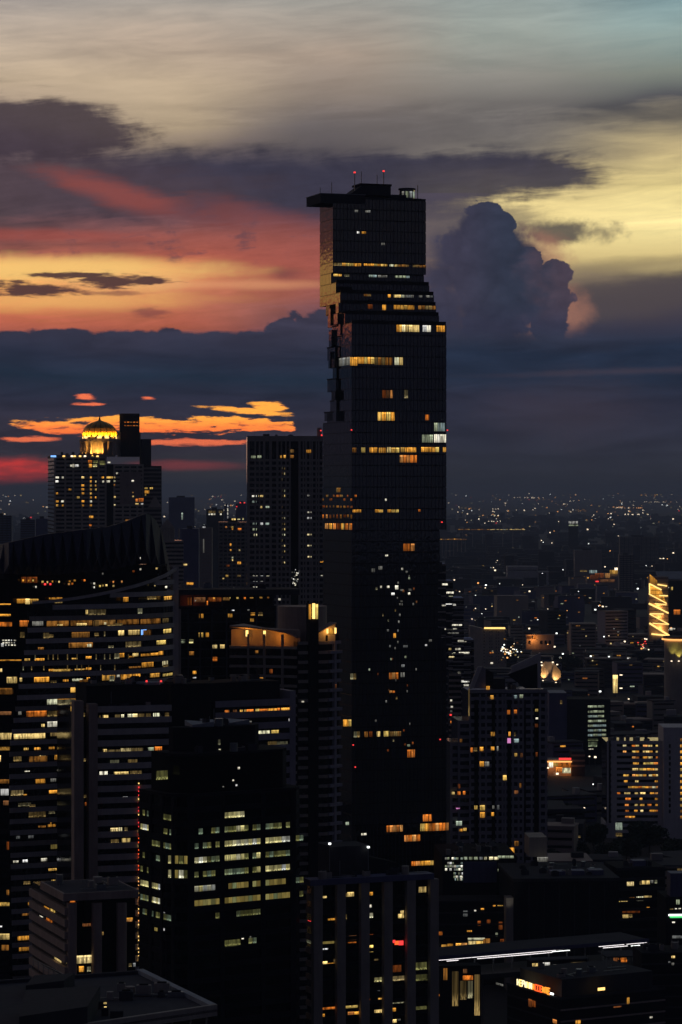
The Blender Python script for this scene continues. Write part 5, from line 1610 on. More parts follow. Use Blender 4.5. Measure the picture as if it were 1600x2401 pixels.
rowM = [(1176, '965.1000 1055.1132 1170.1270 1300.1326'), (1236, '965.1002 1058.1132 1168.1270 1300.1326'), (1295, '1058.1132 1170.1270 1302.1325'), (1354, '1068.1132 1172.1280 1280.1326'), (1414, '1060.1126 1132.1210 1212.1326'), (1476, '968.1032 1060.1130 1132.1208 1230.1335'), (1538, '975.1015 1090.1125 1290.1335'), (1598, '1018.1335'), (1660, '905.940 980.1045 1085.1120 1140.1200 1240.1330'), (1717, '990.1050 1136.1166 1290.1335'), (1780, '985.1028 1080.1120 1140.1190 1215.1260 1295.1340'), (1840, '988.1030 1080.1118 1145.1175 1235.1340'), (1903, '988.1090')]
for y, xs in rowM:
    for q in xs.split():
        a, b = (int(v) for v in q.split('.'))
        n = max(1, (b - a) // 34)
        for i in range(n):
            f.win(ZM, a + (b - a) * i / n, y - 13, a + (b - a) * (i + 0.9) / n, y + 13, R.choice('AAYO'))
f.wins(ZM, [(888, 1955, 958, 2030, 'V'), (890, 2060, 955, 2095, 'y'), (888, 2115, 960, 2170, 'a')], d=-0.7)
Mt = Bldg('pale_stair_tower', 'blank pale end wall with a line of small stair windows at the right edge', 'building', 1556, 1540, 0)
Mt.size(1640, depth=26)
f = Mt.front
zt = f.z(0, 1706)
MB().box(0.1, Mt.W, 0, Mt.Dp, 0, zt).build('wall', 'whitewash', Mt.root)
for k in range(12):
    f.pane(f.s(1569), f.s(1573.5), zt - 11 - k * fhM, zt - 9 - k * fhM, 'glass')
for k in range(14):
    for s in (1596, 1606, 1618):
        f.pane(f.s(s), f.s(s + 7), zt - 7.5 - k * fhM, zt - 6 - k * fhM, R.choice('AAa'))

# ------------------------------------------------------------------ golden zigzag tower
O = Bldg('zigzag_lit_tower', 'tower wrapped in a golden zigzag of light, cut by the right edge', 'tower', 1523, 3300, 0)
O.size(1568, depth=14)
f = O.front
zt = f.z(0, 1352)
MB().box(0, O.W, 0, O.Dp, 0, zt).build('wall', 'brownstone', O.root)
for k in range(12):
    f.box(MB(), 0, O.W, -0.2, 0.05, zt - 4.6 * k - 2.4, zt - 4.6 * k - 1.9).build('floor_edge', 'dark', O.root)
ZO = (1480, 1320, 7.842)
q = lambda x, y: (f.s(1480 + x / 7.842), -0.9, wz(1320 + y / 7.842, 3300))
for x0, y0, x1, y1, w in ((338, 380, 560, 495, 1.5), (490, 395, 662, 425, 1.3), (330, 568, 655, 742, 1.2), (520, 600, 678, 605, 1.2), (440, 745, 655, 770, .9), (330, 745, 570, 862, 1.9), (570, 862, 692, 925, 1.5), (350, 935, 600, 938, 1.2), (345, 940, 690, 1125, 1.2), (400, 1108, 700, 1130, .9), (340, 1108, 705, 1335, 1.9), (380, 1306, 700, 1340, 1.7), (340, 380, 345, 560, 1.2)):
    MB().bar(q(x0, y0), q(x1, y1), w).build('light_bar', 'golden', O.root)
slots = [q(345, 205), q(490, 330), q(490, 395), q(345, 380)]
mb = MB()
mb.v = slots + [(x, y + 0.6, z) for x, y, z in slots]
mb.f = [(0, 3, 2, 1), (4, 5, 6, 7), (0, 1, 5, 4), (1, 2, 6, 5), (2, 3, 7, 6), (3, 0, 4, 7)]
mb.build('lit_panel', 'A', O.root)
tri = [q(345, 400), q(560, 495), q(650, 740), q(345, 570)]
mb = MB()
mb.v = [(x, y + 0.75, z) for x, y, z in tri] + [(x, y + 0.9, z) for x, y, z in tri]
mb.f = [(0, 3, 2, 1), (4, 5, 6, 7), (0, 1, 5, 4), (1, 2, 6, 5), (2, 3, 7, 6), (3, 0, 4, 7)]
mb.build('lit_panel', 'A', O.root)
for x, y in ((500, 800), (520, 1000), (530, 1200)):
    p = q(x, y)
    lamp('POINT', 4000, (O.x + p[0], O.y - 3.0, p[2]), (1, 0.45, 0.1), 1.0)
On = Bldg('slant_roofed_tower', 'dark tower with a pale sloping metal roof, beside the golden zigzag', 'tower', 1545, 3380, 0)
On.size(1640, depth=24)
f = On.front
MB().box(0, On.W, 0, On.Dp, 0, wz(1362, 3380)).build('wall', 'darker', On.root)
MB().hexa([(-0.5, -1, wz(1359, 3380)), (On.W, -1, wz(1359, 3380)), (On.W, 26, wz(1345, 3380)), (-0.5, 26, wz(1345, 3380)), (-0.5, -1, wz(1357, 3380)), (On.W, -1, wz(1357, 3380)), (On.W, 26, wz(1341, 3380)), (-0.5, 26, wz(1341, 3380))]).build('roof', 'paleroof', On.root)
f.wins((1480, 1320, 7.842), [(670, 440, 700, 465, 'W'), (740, 440, 775, 500, 'A'), (790, 860, 910, 950, 'O'), (715, 1195, 770, 1240, 'W'), (780, 1200, 815, 1230, 'W'), (530, 275, 565, 320, 'A'), (655, 280, 690, 305, 'red')])

# ------------------------------------------------------------------ cream hotel with the gold roof line
Pc = Bldg('cream_hotel', 'cream hotel slab with a gold-lit roof line, behind the sail-topped condominium', 'hotel', 1140, 2990, 0)
Pc.size(1188, depth=20)
f = Pc.front
zt = f.z(0, 1475)
ZP = (1080, 1440, 6.03)
MB().box(0, Pc.W, 0, Pc.Dp, 0, zt).build('wall', 'cream', Pc.root)
f.box(MB(), f.s(1136), f.s(1185), -0.7, 0, zt + 0.2, zt + 1.8).build('roof_sign', 'golden', Pc.root)
wgm = MB().hexa([(f.s(1101), -4, 0), (0, 0.2, 0), (0, 18, 0), (f.s(1101), 14, 0), (f.s(1101), -4, wz(1466, 2990)), (0, 0.2, wz(1476, 2990)), (0, 18, wz(1476, 2990)), (f.s(1101), 14, wz(1466, 2990))]).build('wing', 'cream', Pc.root)
for k in range(11):
    z = zt - 2.6 - k * 3.2
    for x in (410, 440, 500, 535, 632):
        f.pane(f.s(1080 + x / 6.03), f.s(1080 + (x + 14) / 6.03), z - 1.0, z, 'glass')
    f.pane(f.s(1129), f.s(1137), z - 1.2, z + 0.2, 'blackglass', d=-0.4)
    f.box(MB(), f.s(1101), -0.2, -4.2, -3.9, z - 1.8, z - 0.8)
f.wins(ZP, [(415, 540, 440, 556, 'O'), (448, 538, 470, 552, 'O'), (428, 682, 462, 704, 'W'), (615, 345, 636, 360, 'A'), (615, 490, 632, 500, 'A'), (618, 540, 634, 556, 'A')], d=-0.3)

# ------------------------------------------------------------------ banded office seen past the right side of the tall tower
Q = Bldg('stepped_banded_office', 'stepped office tower with thin white window bands, seen past the right side of the skyscraper', 'office tower', 1022, 1560, 2)
Q.size(1112, depth=26)
f = Q.front
tiers = [(1022, 1046, 1322), (1046, 1063, 1362), (1063, 1088, 1402), (1088, 1112, 1500)]
ws = [(1262, 938, 0), ]
for a, b, y in tiers:
    s0, s1 = f.s(a), f.s(b)
    zz = wz(y, 1560)
    MB().box(s0, s1, 0, Q.Dp, 0, zz).build('glazing', 'glass', Q.root)
    n = int((zz - 8) / 2.15)
    for k in range(n):
        f.box(MB(), s0, s1, -0.3, 0.05, zz - k * 4.3 - 0.9, zz - k * 4.3).build('spandrel', 'concrete', Q.root) if k * 4.3 < zz - 5 else None
f.wins(Z3, [(1246, 922, 1275, 938, 'W'), (1286, 1050, 1330, 1066, 'W'), (1320, 1116, 1378, 1132, 'W'), (1340, 1150, 1372, 1162, 'Y'), (1284, 1214, 1310, 1228, 'W'), (1312, 1214, 1395, 1226, 'W')])
f.wins(Z4, [(1284, 54, 1360, 72, 'W'), (1370, 54, 1396, 68, 'W'), (1366, 218, 1444, 230, 'W'), (1306, 250, 1405, 262, 'W'), (1330, 282, 1420, 294, 'w'), (1412, 344, 1482, 360, 'W'), (1392, 408, 1436, 424, 'W'), (1338, 408, 1360, 424, 'Y'), (1420, 440, 1504, 456, 'W'), (1366, 444, 1392, 458, 'Y'), (1340, 474, 1384, 488, 'Y'), (1418, 666, 1504, 682, 'W'), (1455, 698, 1500, 712, 'W')])
for k, y in enumerate(range(1408, 1620, 9)):
    s0 = f.s(1052 if y > 1530 else 1060)
    f.box(MB(), s0, f.s(1105), -0.42, -0.31, wz(y, 1560) - 0.16, wz(y, 1560) + 0.16).build('light_shelf', 'pale', Q.root)
# small white and pink apartment block in front of it
Qb = Bldg('pink_balcony_block', 'pinkish balconied block squeezed between the skyscraper and the sail-topped condominium', 'apartment block', 1053, 1420, 0)
Qb.size(1082, depth=16)
f = Qb.front
zz = wz(1580, 1420)
MB().box(0, Qb.W, 0, Qb.Dp, 0, zz).build('wall', 'glass', Qb.root)
bands(f, zz, 2.75, int(zz / 2.75), 1.1, 'brownstone', 0, Qb.W, 0.6, name='balcony')
f.wins(Z4, [(1350, 820, 1366, 836, 'W'), (1355, 870, 1372, 884, 'W'), (1350, 905, 1366, 920, 'w'), (1346, 936, 1362, 948, 'red'), (1352, 990, 1370, 1010, 'O')], d=-0.7)

# ------------------------------------------------------------------ dark blocks behind with the lit office
N = Bldg('lit_strip_office', 'dark office with seven stacked strips of pale yellow light, right', 'office building', 1288, 1960, 0)
N.size(1432, depth=30)
f = N.front
MB().box(0, f.s(1330), 0, 30, 0, wz(1625, 1960)).build('wing', 'bluewall', N.root)
MB().box(f.s(1330), N.W, -0.5, 28, 0, wz(1640, 1960)).build('wall', 'darker', N.root)
for y in (770, 822, 870, 918, 966, 1014, 1062):
    f.wins(ZM, [(606, y - 10, 660, y + 12, 'V'), (662, y - 12, 705, y + 10, 'Y' if R.random() < .4 else 'V'), (708, y - 12, 745, y + 10, 'V'), (748, y - 13, 792 if y > 900 else 770, y + 9, 'V')], d=-0.6)
f.wins(ZM, [(606, 1098, 710, 1120, 'g'), (610, 1130, 700, 1180, 'g'), (612, 1200, 660, 1210, 'W'), (322, 705, 342, 742, 'y')], d=-0.6)
# orange-lit plaza
U_ = Bldg('orange_lit_shop_block', 'small shop block blazing with orange floodlight, between the condominium and the pale banded block', 'shop', 1285, 1880, 0)
U_.size(1372, depth=16)
f = U_.front
zz = wz(1762, 1880)
MB().box(f.s(1340), U_.W, -1, 16, 0, zz).build('wall', 'dark', U_.root)
bands(f, zz - 2, 3.4, int(zz / 3.4) - 1, 1.2, 'brownstone', f.s(1340), U_.W, 1.3, name='floor_edge', d1=-1.0)
MB().box(0, f.s(1340), 0, 16, 0, wz(1782, 1880)).build('wall', 'cream', U_.root)
MB().box(-0.4, f.s(1341), -2.4, 0.5, wz(1787, 1880), wz(1785, 1880)).build('canopy', 'lampo', U_.root)
f.wins(ZM, [(208, 1332, 250, 1392, 'W'), (250, 1340, 300, 1380, 'A'), (300, 1345, 440, 1395, 'O'), (310, 1295, 450, 1315, 'red'), (345, 1398, 430, 1450, 'Y'), (280, 1390, 345, 1440, 'O'), (430, 1395, 500, 1430, 'O'), (440, 1262, 460, 1290, 'o')], d=-0.3)
f.wins(ZM, [(345, 1495, 358, 1560, 'O'), (350, 1548, 402, 1562, 'A'), (545, 1505, 572, 1528, 'lamp'), (180, 1388, 205, 1402, 'lamp'), (280, 1446, 304, 1464, 'lamp')], d=-1.5)
for x, y in ((235, 1375), (390, 1425)):
    s = f.s(1240 + x / 4.3556)
    lamp('POINT', 420, (U_.x + s, U_.y - 4, f.z(s, 1480 + y / 4.3556)), (1, 0.3, 0.05), 0.5)

# ------------------------------------------------------------------ glowing faceted pavilion
Sp = Bldg('faceted_pavilion', 'white faceted shell pavilion lit from inside like a lantern, right of the condominium sails', 'pavilion', 1268, 2720, 0)
f = Face(Sp, 0, 0, 0, 1)
pp = lambda x, y, d: (f.s(1080 + x / 6.03), d, wz(1440 + y / 6.03, 2720))
facets = [((1140, 930, 0), (1210, 940, -2), (1200, 670, 3), (1150, 720, 2), 'cream'), ((1210, 940, -2), (1280, 945, -4), (1325, 690, 2), (1200, 670, 3), 'pale'), ((1280, 945, -4), (1430, 980, 0), (1420, 810, 2), (1325, 690, 2), 'cream')]
for a, b, c, d, m_ in facets:
    pts = [Vector(pp(*a)), Vector(pp(*b)), Vector(pp(*c)), Vector(pp(*d))]
    mb = MB()
    mb.v = [tuple(p) for p in pts] + [tuple(p + Vector((0, 0.6, 0))) for p in pts]
    mb.f = [(0, 1, 2, 3), (7, 6, 5, 4), (0, 4, 5, 1), (1, 5, 6, 2), (2, 6, 7, 3), (3, 7, 4, 0)]
    mb.build('shell_panel', m_, Sp.root)
bx_ = MB().prism([pp(1140, 0, 3)[:2], pp(1430, 0, 3)[:2], pp(1430, 0, 20)[:2], pp(1140, 0, 20)[:2]], 0, pp(0, 970, 0)[2])
bx_.build('base', 'dark', Sp.root)
for (x, y, d, pw) in ((1165, 925, -4.5, 3500), (1345, 950, -6, 3500)):
    p = pp(x, y, d)
    lamp('SPOT', pw * 3, (Sp.x + p[0], Sp.y + p[1], p[2]), (1, 0.55, 0.2), 0.5, (Sp.x + p[0] + 1, Sp.y + 2, p[2] + 9), 75)
    MB().cyl(p[0], p[1], p[2] - 1.0, p[2] - 0.4, 0.7, n=8).build('uplighter', 'lamp', Sp.root)
for x, y in ((1150, 690), (1310, 688), (1372, 722), (1155, 732)):
    p = pp(x, y, 1.6)
    MB().cyl(p[0], p[1], p[2], p[2] + 0.9, 0.8, n=8).build('roof_lamp', 'lamp', Sp.root)

# ------------------------------------------------------------------ arcaded building
Ar = Bldg('arcaded_hall', 'cream hall with round arches and an orange-lit top corner, far right of centre', 'hall', 1235, 3380, 0)
Ar.size(1300, depth=18)
f = Ar.front
zz = wz(1490, 3380)
MB().box(0, Ar.W, 0, Ar.Dp, 0, zz).build('wall', 'cream', Ar.root)
f.box(MB(), -0.6, Ar.W + 0.6, -0.8, 0, zz, zz + 0.9).build('cornice', 'cream', Ar.root)
for x in (960, 1128, 1190, 1250):
    s = f.s(1080 + x / 6.03)
    z0 = wz(1440 + 425 / 6.03, 3380)
    mb = MB()
    arc = [(s, z0), (s + 2.8, z0)] + [(s + 1.4 + 1.4 * math.cos(t), z0 + 3 + 1.4 * math.sin(t)) for t in [math.pi * k / 6 for k in range(7)]]
    n = len(arc)
    mb.v = [(a, -0.08, z) for a, z in arc] + [(a, 0.02, z) for a, z in arc]
    mb.f = [tuple(range(n)), tuple(range(2 * n - 1, n - 1, -1))] + [(i, n + i, n + (i + 1) % n, (i + 1) % n) for i in range(n)]
    mb.build('arch', 'blackglass', Ar.root)
f.wins(ZP, [(940, 312, 1000, 352, 'o'), (1035, 302, 1070, 355, 'O'), (1005, 305, 1030, 352, 'o')], d=-0.2)
lamp('POINT', 3300, (Ar.x + f.s(1250), Ar.y - 5, zz - 4), (1, 0.35, 0.08), 0.6)
# lit advertising column
Sg = Bldg('lit_advertising_column', 'tall yellow glowing advertising column with two lamps, right', 'sign', 1438, 2600, 0)
f = Face(Sg, 0, 0, 0, 1)
ww = f.s(1449)
zb = wz(1625, 2600)
MB().box(ww / 2 - .5, ww / 2 + .5, 0.2, 1, 0, zb).build('post', 'steel', Sg.root)
MB().box(0, ww, 0, 1.2, zb, wz(1583, 2600)).build('sign_box', 'Y', Sg.root)
for y in (1583, 1614):
    MB().bar((ww, 0.5, wz(y, 2600)), (ww + 2.5, -0.5, wz(y, 2600)), 0.2).build('arm', 'steel', Sg.root)
    MB().box(ww + 1.8, ww + 4.2, -1, -0.2, wz(y, 2600) - 0.3, wz(y, 2600) + 0.5).build('lamp_head', 'lamp', Sg.root)

# ------------------------------------------------------------------ lit podium at the foot of the tall tower
Pd = Bldg('glazed_podium', 'low glazed podium with stacked bright floors at the foot of the skyscraper', 'podium', 1038, 1120, 3)
Pd.size(1212, depth=40)
f = Pd.front
zz = f.z(0, 2008)
MB().box(0, Pd.W, 0, 40, 0, zz).build('wall', 'darker', Pd.root)
MB().box(f.s(1087), f.s(1165), -0.6, 0.05, wz(2070, 1120), zz - 2.2).build('blank_wall', 'bluewall', Pd.root)
for k, y in enumerate((145, 175, 195, 215, 240, 262, 278)):
    x0 = 65 if k < 4 else 120
    n = 8
    for i in range(n):
        a = x0 + (178 - x0) * i / n
        if R.random() < 0.85:
            f.win(ZR, a, y - 8, a + (178 - x0) / n - 1, y + 6, R.choice('WVwV'), d=-0.15)
f.wins(ZR, [(x, 134, x + R.uniform(16, 30), 152, R.choice('VYVw')) for x in range(185, 395, 32)])
for y in (134, 182, 218, 252):
    f.wins(ZR, [(400 + 26 * k + (30 if y > 230 else 0), y - 7, 422 + 26 * k + (30 if y > 230 else 0), y + 8, 'V') for k in range(4 if y < 230 else 3)], d=-0.15)
f.wins(ZR, [(650, 135, 718, 165, 'w'), (652, 172, 715, 195, 'V')], d=-0.15)
f.wins(ZR, [(645, 30, 705, 105, 'a')], d=5)
MB().box(f.s(1250) - 1, f.s(1286), 4, 20, zz - 1, wz(1968, 1120)).build('roof_house', 'cream', Pd.root)

# ------------------------------------------------------------------ big unlit block behind the railway
Wb = Bldg('black_hall', 'huge unlit black hall with one pale lit concrete pier at its left corner, lower right', 'hall', 1204, 1075, 4)
Wb.size(1452, depth=45)
f = Wb.front
zz = f.z(0, 2068)
MB().box(0, Wb.W, 0, 45, 0, zz).build('wall', 'darker', Wb.root)
MB().box(-0.3, Wb.W + 0.3, -0.4, 45.3, zz, zz + 1.2).build('parapet', 'dark', Wb.root)
posts(f, [Wb.W * k / 7 for k in range(1, 7)], 0.5, 0, zz - 1, 'dark', 0.25, name='rib')
MB().box(f.s(1187), f.s(1204) - 0.02, -0.6, 6, 0, f.z(0, 2105)).build('corner_pier', 'concrete', Wb.root)
for k in range(3):
    x = f.s(1300 + 45 * k)
    MB().box(x, x + 5.5, 8, 14, zz, zz + 2.6 + 0.2 * k).build('cooling_unit', 'bluewall', Wb.root)
p = worldpt(Wb, f.s(1195), -6, 24)
lamp('SPOT', 900, p, (1, 0.95, 0.8), 0.6, worldpt(Wb, f.s(1192), 0, 40), 34)
Xs = Bldg('lit_shop_row', 'row of warm lit shopfronts under the dark podium, lower right', 'shops', 1028, 1085, 3)
Xs.size(1186, depth=14)
f = Xs.front
MB().box(0, Xs.W, 0, 14, 0, f.z(0, 2112)).build('wall', 'darker', Xs.root)
bands(f, f.z(0, 2112), 4.4, 7, 0.6, 'dark', 0, Xs.W, 0.4, name='floor_edge')
f.wins(ZR, [(42, 690, 75, 715, 'A'), (78, 685, 116, 715, 'A'), (134, 682, 168, 708, 'A'), (170, 680, 205, 705, 'O'), (210, 648, 318, 662, 'Y'), (212, 668, 260, 702, 'Y'), (262, 668, 305, 700, 'A'), (308, 652, 350, 702, 'a'), (385, 615, 400, 640, 'V'), (415, 655, 450, 680, 'o'), (368, 440, 385, 448, 'A'), (398, 440, 432, 446, 'A'), (292, 460, 312, 470, 'A'), (180, 475, 208, 512, 'w'), (205, 600, 235, 610, 'A'), (330, 532, 352, 555, 'o'), (272, 540, 292, 570, 'o'), (405, 545, 430, 595, 'o'), (25, 608, 48, 635, 'O'), (250, 470, 262, 480, 'W')])

# ------------------------------------------------------------------ elevated railway station with tube lights
V_ = Bldg('elevated_station', 'long elevated railway station roof edged with bright white tube lights, lower right', 'railway station', 1022, 960, 27)
V_.size(1520, depth=18)
f = V_.front
def onf(px, py, d=0.0):
    s = f.s(px)
    return (s, d, f.z(s, py))
zc0 = f.z(f.s(1200), 2240)
MB().prism([(-12, -0.8), (V_.W, -0.8), (V_.W, 18), (-12, 18)], zc0 + 1.0, zc0 + 1.5).build('roof', 'roofing', V_.root)
MB().prism([(-12, -0.9), (V_.W, -0.9), (V_.W, -0.82), (-12, -0.82)], zc0 + 0.6, zc0 + 1.9).build('roof_edge', 'bluewall', V_.root)
MB().box(-12, V_.W, 0, 18, zc0 - 7.5, zc0 - 5.8).build('platform', 'dark', V_.root)
for k in range(12):
    s = 2 + (V_.W - 4) * k / 11
    MB().box(s, s + 0.4, 3, 3.4, zc0 - 5.8, zc0 + 1.0).build('column', 'steel', V_.root)
for k in range(6):
    s = 6 + (V_.W - 12) * k / 5
    MB().box(s, s + 2.0, 7, 10, 0, zc0 - 7.5).build('pier', 'concrete', V_.root)
for x0, x1, d, dz in ((22, 188, -0.5, 0), (90, 165, 1.5, -0.9), (192, 245, 1.2, -0.3), (232, 762, -0.5, 0), (268, 760, 1.6, -1.0), (770, 828, 1.0, -0.1), (765, 878, 2.2, -0.9), (1036, 1340, -0.5, 0), (1084, 1240, 1.6, -1.0), (1270, 1330, 2.5, -1.3)):
    n = max(1, int((x1 - x0) / 16))
    for i in range(n):
        a, b = f.s(1020 + (x0 + (x1 - x0) * i / n) / 2.7034), f.s(1020 + (x0 + (x1 - x0) * (i + R.choice([0.8, 0.9, 0.95])) / n) / 2.7034)
        if R.random() < 0.06:
            continue
        MB().box(a, b, d - 0.15, d + 0.15, zc0 + 0.36 + dz, zc0 + 0.53 + dz).build('tube_light', 'tube' if d < 1.7 else 'lampw', V_.root)

# ------------------------------------------------------------------ sign-topped block in the bottom right corner
Y_ = Bldg('sign_topped_block', 'dark block with a red and white neon rooftop sign, bottom right', 'building', 1315, 890, 28)
Y_.size(1560, pxl=1190)
f, fl = Y_.front, Y_.left
zz = fl.z(fl.L, 2345)
MB().box(0, Y_.W, 0, Y_.Dp, 0, zz).build('wall', 'darker', Y_.root)
MB().box(3, Y_.W - 2, 4, Y_.Dp - 3, zz, zz + 5.5).build('penthouse', 'dark', Y_.root)
MB().box(-0.3, Y_.W, -0.3, 0.05, zz, zz + 0.8).build('parapet', 'dark', Y_.root)
MB().box(-0.3, 0.05, 0.05, Y_.Dp, zz, zz + 0.5).build('parapet', 'dark', Y_.root)
bands(f, zz - 3, 3.6, 8, 0.5, 'brownstone', 0, Y_.W, 0.3, name='floor_edge')
bands(fl, zz - 3, 3.6, 8, 0.5, 'dark', 0, fl.L, 0.3, name='floor_edge')
f.wins(ZR, [(1030, 962, 1075, 980, 'golden'), (1215, 1025, 1230, 1065, 'A'), (890, 1170, 920, 1192, 'A'), (1130, 1080, 1180, 1088, 'o'), (1360, 1145, 1376, 1156, 'W')], d=-0.4)
fl.wins(ZR, [(600, 1035, 622, 1085, 'o'), (625, 1045, 645, 1085, 'o'), (755, 1165, 780, 1190, 'O'), (395, 935, 440, 948, 'w')], d=-0.4)
# lit attic windows
pxs = [(612, 806, 680, 832, 'W'), (672, 803, 730, 842, 'W'), (745, 812, 850, 848, 'w'), (860, 795, 955, 836, 'w')]
fa = Face(Y_, 3, 4, 0, Y_.W)
At = Bldg('lit_attic_block', 'small block with sloping lit attic glazing under the station roof, lower right', 'building', 1246, 945, 12)
At.size(1380, depth=5)
fa = At.front
MB().box(0, At.W, 0, 5, 0, fa.z(0, 2255)).build('wall', 'darker', At.root)
MB().box(-0.4, At.W + 0.3, -0.4, 5.2, fa.z(0, 2255), fa.z(0, 2252)).build('roof', 'roofing', At.root)
fa.wins(ZR, [(618, 808, 680, 828, 'Y'), (680, 803, 728, 842, 'W'), (750, 815, 800, 845, 'w'), (805, 815, 850, 845, 'w'), (862, 800, 950, 835, 'y')], d=-0.3)
# neon lettering along the left parapet
def letters(text, s0, s1, z0, h, kinds):
    strokes = {'H': [(0, 0, 0, 1), (1, 0, 1, 1), (0, .5, 1, .5)], 'i': [(.5, 0, .5, .6), (.5, .8, .5, .95)], 'E': [(0, 0, 0, 1), (0, 0, 1, 0), (0, .5, .8, .5), (0, 1, 1, 1)], 'P': [(0, 0, 0, 1), (0, 1, 1, 1), (1, 1, 1, .5), (1, .5, 0, .5)], 'W': [(0, 1, .25, 0), (.25, 0, .5, .8), (.5, .8, .75, 0), (.75, 0, 1, 1)], 'N': [(0, 0, 0, 1), (0, 1, 1, 0), (1, 0, 1, 1)], 'A': [(0, 0, .5, 1), (.5, 1, 1, 0), (.2, .4, .8, .4)], 'C': [(1, 1, 0, 1), (0, 1, 0, 0), (0, 0, 1, 0)], 'T': [(0, 1, 1, 1), (.5, 1, .5, 0)]}
    n = len(text)
    w = (s1 - s0) / n
    for i, ch_ in enumerate(text):
        mb = MB()
        for a, b, c, d in strokes[ch_]:
            p, q = fl.p(s0 + (i + .08 + .76 * a) * w, -0.45), fl.p(s0 + (i + .08 + .76 * c) * w, -0.45)
            mb.bar((p[0], p[1], z0 + b * h), (q[0], q[1], z0 + d * h), 0.3 if i < 6 else 0.42)
        mb.build('sign_letter', kinds[i], Y_.root)
sA, sB, sC = fl.s(1216), fl.s(1251), fl.s(1293)
zs = zz + 0.55
fl.box(MB(), sA - 0.3, sC + 0.5, -0.25, 0.04, zs - 0.05, zs + 0.25).build('sign_rail', 'steel', Y_.root)
letters('HEPWNN', sA, sB, zs + 0.3, 1.9, ['signwhite', 'golden', 'signwhite', 'signwhite', 'golden', 'signwhite'])
letters('ACCENTE', sB + 0.2, sC, zs + 0.3, 1.8, ['signorange', 'signred', 'signred', 'signred', 'signorange', 'signorange', 'signorange'])
fl.box(MB(), sC + 0.3, fl.s(1301), -0.6, -0.3, zs + 0.4, zs + 1.0).build('sign_lamp', 'lampw', Y_.root)
# shops facing the street at the bottom, left of the sign
Sv = Bldg('yellow_lit_facade', 'dim yellow-lit facade with hanging curtains under the station, bottom right of centre', 'building', 1032, 935, 6)
Sv.size(1128, depth=6)
f = Sv.front
MB().box(0, Sv.W, 0, 6, 0, f.z(0, 2266)).build('wall', 'darker', Sv.root)
f.wins(ZR, [(55, 840, 80, 915, 'a'), (110, 860, 150, 1080, 'y'), (180, 845, 205, 872, 'o'), (178, 886, 242, 915, 'O'), (160, 920, 200, 1040, 'y'), (210, 920, 240, 1030, 'y'), (252, 880, 285, 1140, 'y'), (15, 1005, 30, 1018, 'O')])

# lit offices on the right, lower
R1 = Bldg('dim_office_block', 'dark office with two broken rows of yellow windows at the lower right edge', 'office building', 1446, 1180, 10)
R1.size(1560, depth=20)
f = R1.front
MB().box(0, R1.W, 0, 20, 0, f.z(0, 2035)).build('wall', 'darker', R1.root)
bands(f, f.z(0, 2035), 4.2, 9, 1.2, 'dark', 0, R1.W, 0.35)
f.wins(ZR, [(1218, 292, 1262, 318, 'Y'), (1298, 288, 1312, 310, 'y'), (1314, 284, 1362, 308, 'Y'), (1368, 282, 1385, 300, 'w'), (1395, 280, 1410, 302, 'y'), (1165, 400, 1175, 420, 'A'), (1180, 395, 1222, 418, 'Y'), (1235, 390, 1268, 412, 'a'), (1280, 385, 1322, 412, 'Y'), (1326, 380, 1374, 408, 'Y'), (1190, 500, 1228, 522, 'Y'), (1230, 498, 1252, 518, 'y'), (1344, 452, 1362, 466, 'A'), (1190, 460, 1300, 490, 'o')])
MB().box(f.s(1490), f.s(1520), 3, 8, f.z(0, 2035), f.z(0, 2022)).build('roof_unit', 'bluewall', R1.root)
R2 = Bldg('green_neon_block', 'dark block with a bright green and white neon strip, cut by the right edge', 'building', 1562, 1150, 4)
R2.size(1660, depth=20)
f = R2.front
MB().box(0, R2.W, 0, 20, 0, f.z(0, 2105)).build('wall', 'darker', R2.root)
f.wins(ZR, [(1482, 496, 1640, 508, 'lampw'), (1490, 508, 1640, 520, 'green'), (1530, 405, 1552, 435, 'V'), (1490, 462, 1512, 468, 'a'), (1522, 460, 1535, 466, 'W'), (1545, 458, 1560, 465, 'W'), (1505, 545, 1522, 553, 'W'), (1505, 632, 1600, 650, 'w')], d=-0.3)
MB().box(f.s(1575), R2.W, 2, 10, f.z(0, 2105), f.z(0, 2050)).build('roof_house', 'bluewall', R2.root)
R3 = Bldg('dark_corner_block', 'nearly black block with a few lit windows in the bottom right corner', 'building', 1505, 940, 6)
R3.size(1650, depth=14)
f = R3.front
MB().box(0, R3.W, 0, 14, 0, f.z(0, 2234)).build('wall', 'darker', R3.root)
bands(f, f.z(0, 2234), 3.6, 8, 0.5, 'dark', 0, R3.W, 0.3, name='floor_edge')
f.wins(ZR, [(1500, 760, 1522, 775, 'Y'), (1500, 805, 1516, 820, 'w'), (1480, 795, 1492, 805, 'w')], d=-0.4)
R4 = Bldg('warm_roof_terrace_block', 'dark block with an orange-lit roof terrace below the station, lower right', 'building', 1425, 960, 8)
R4.size(1500, depth=14)
f = R4.front
MB().box(0, R4.W, 0, 14, 0, f.z(0, 2268)).build('wall', 'darker', R4.root)
MB().box(-0.5, R4.W, -0.5, 12, f.z(0, 2246), f.z(0, 2243)).build('terrace_roof', 'roofing', R4.root)
for s in (0.3, 4, 8):
    MB().box(s, s + .3, -0.2, 0.1, f.z(0, 2268), f.z(0, 2246)).build('post', 'dark', R4.root)
f.wins(ZR, [(1142, 780, 1170, 805, 'o'), (1172, 780, 1225, 792, 'O'), (1190, 792, 1228, 808, 'O')], d=2)

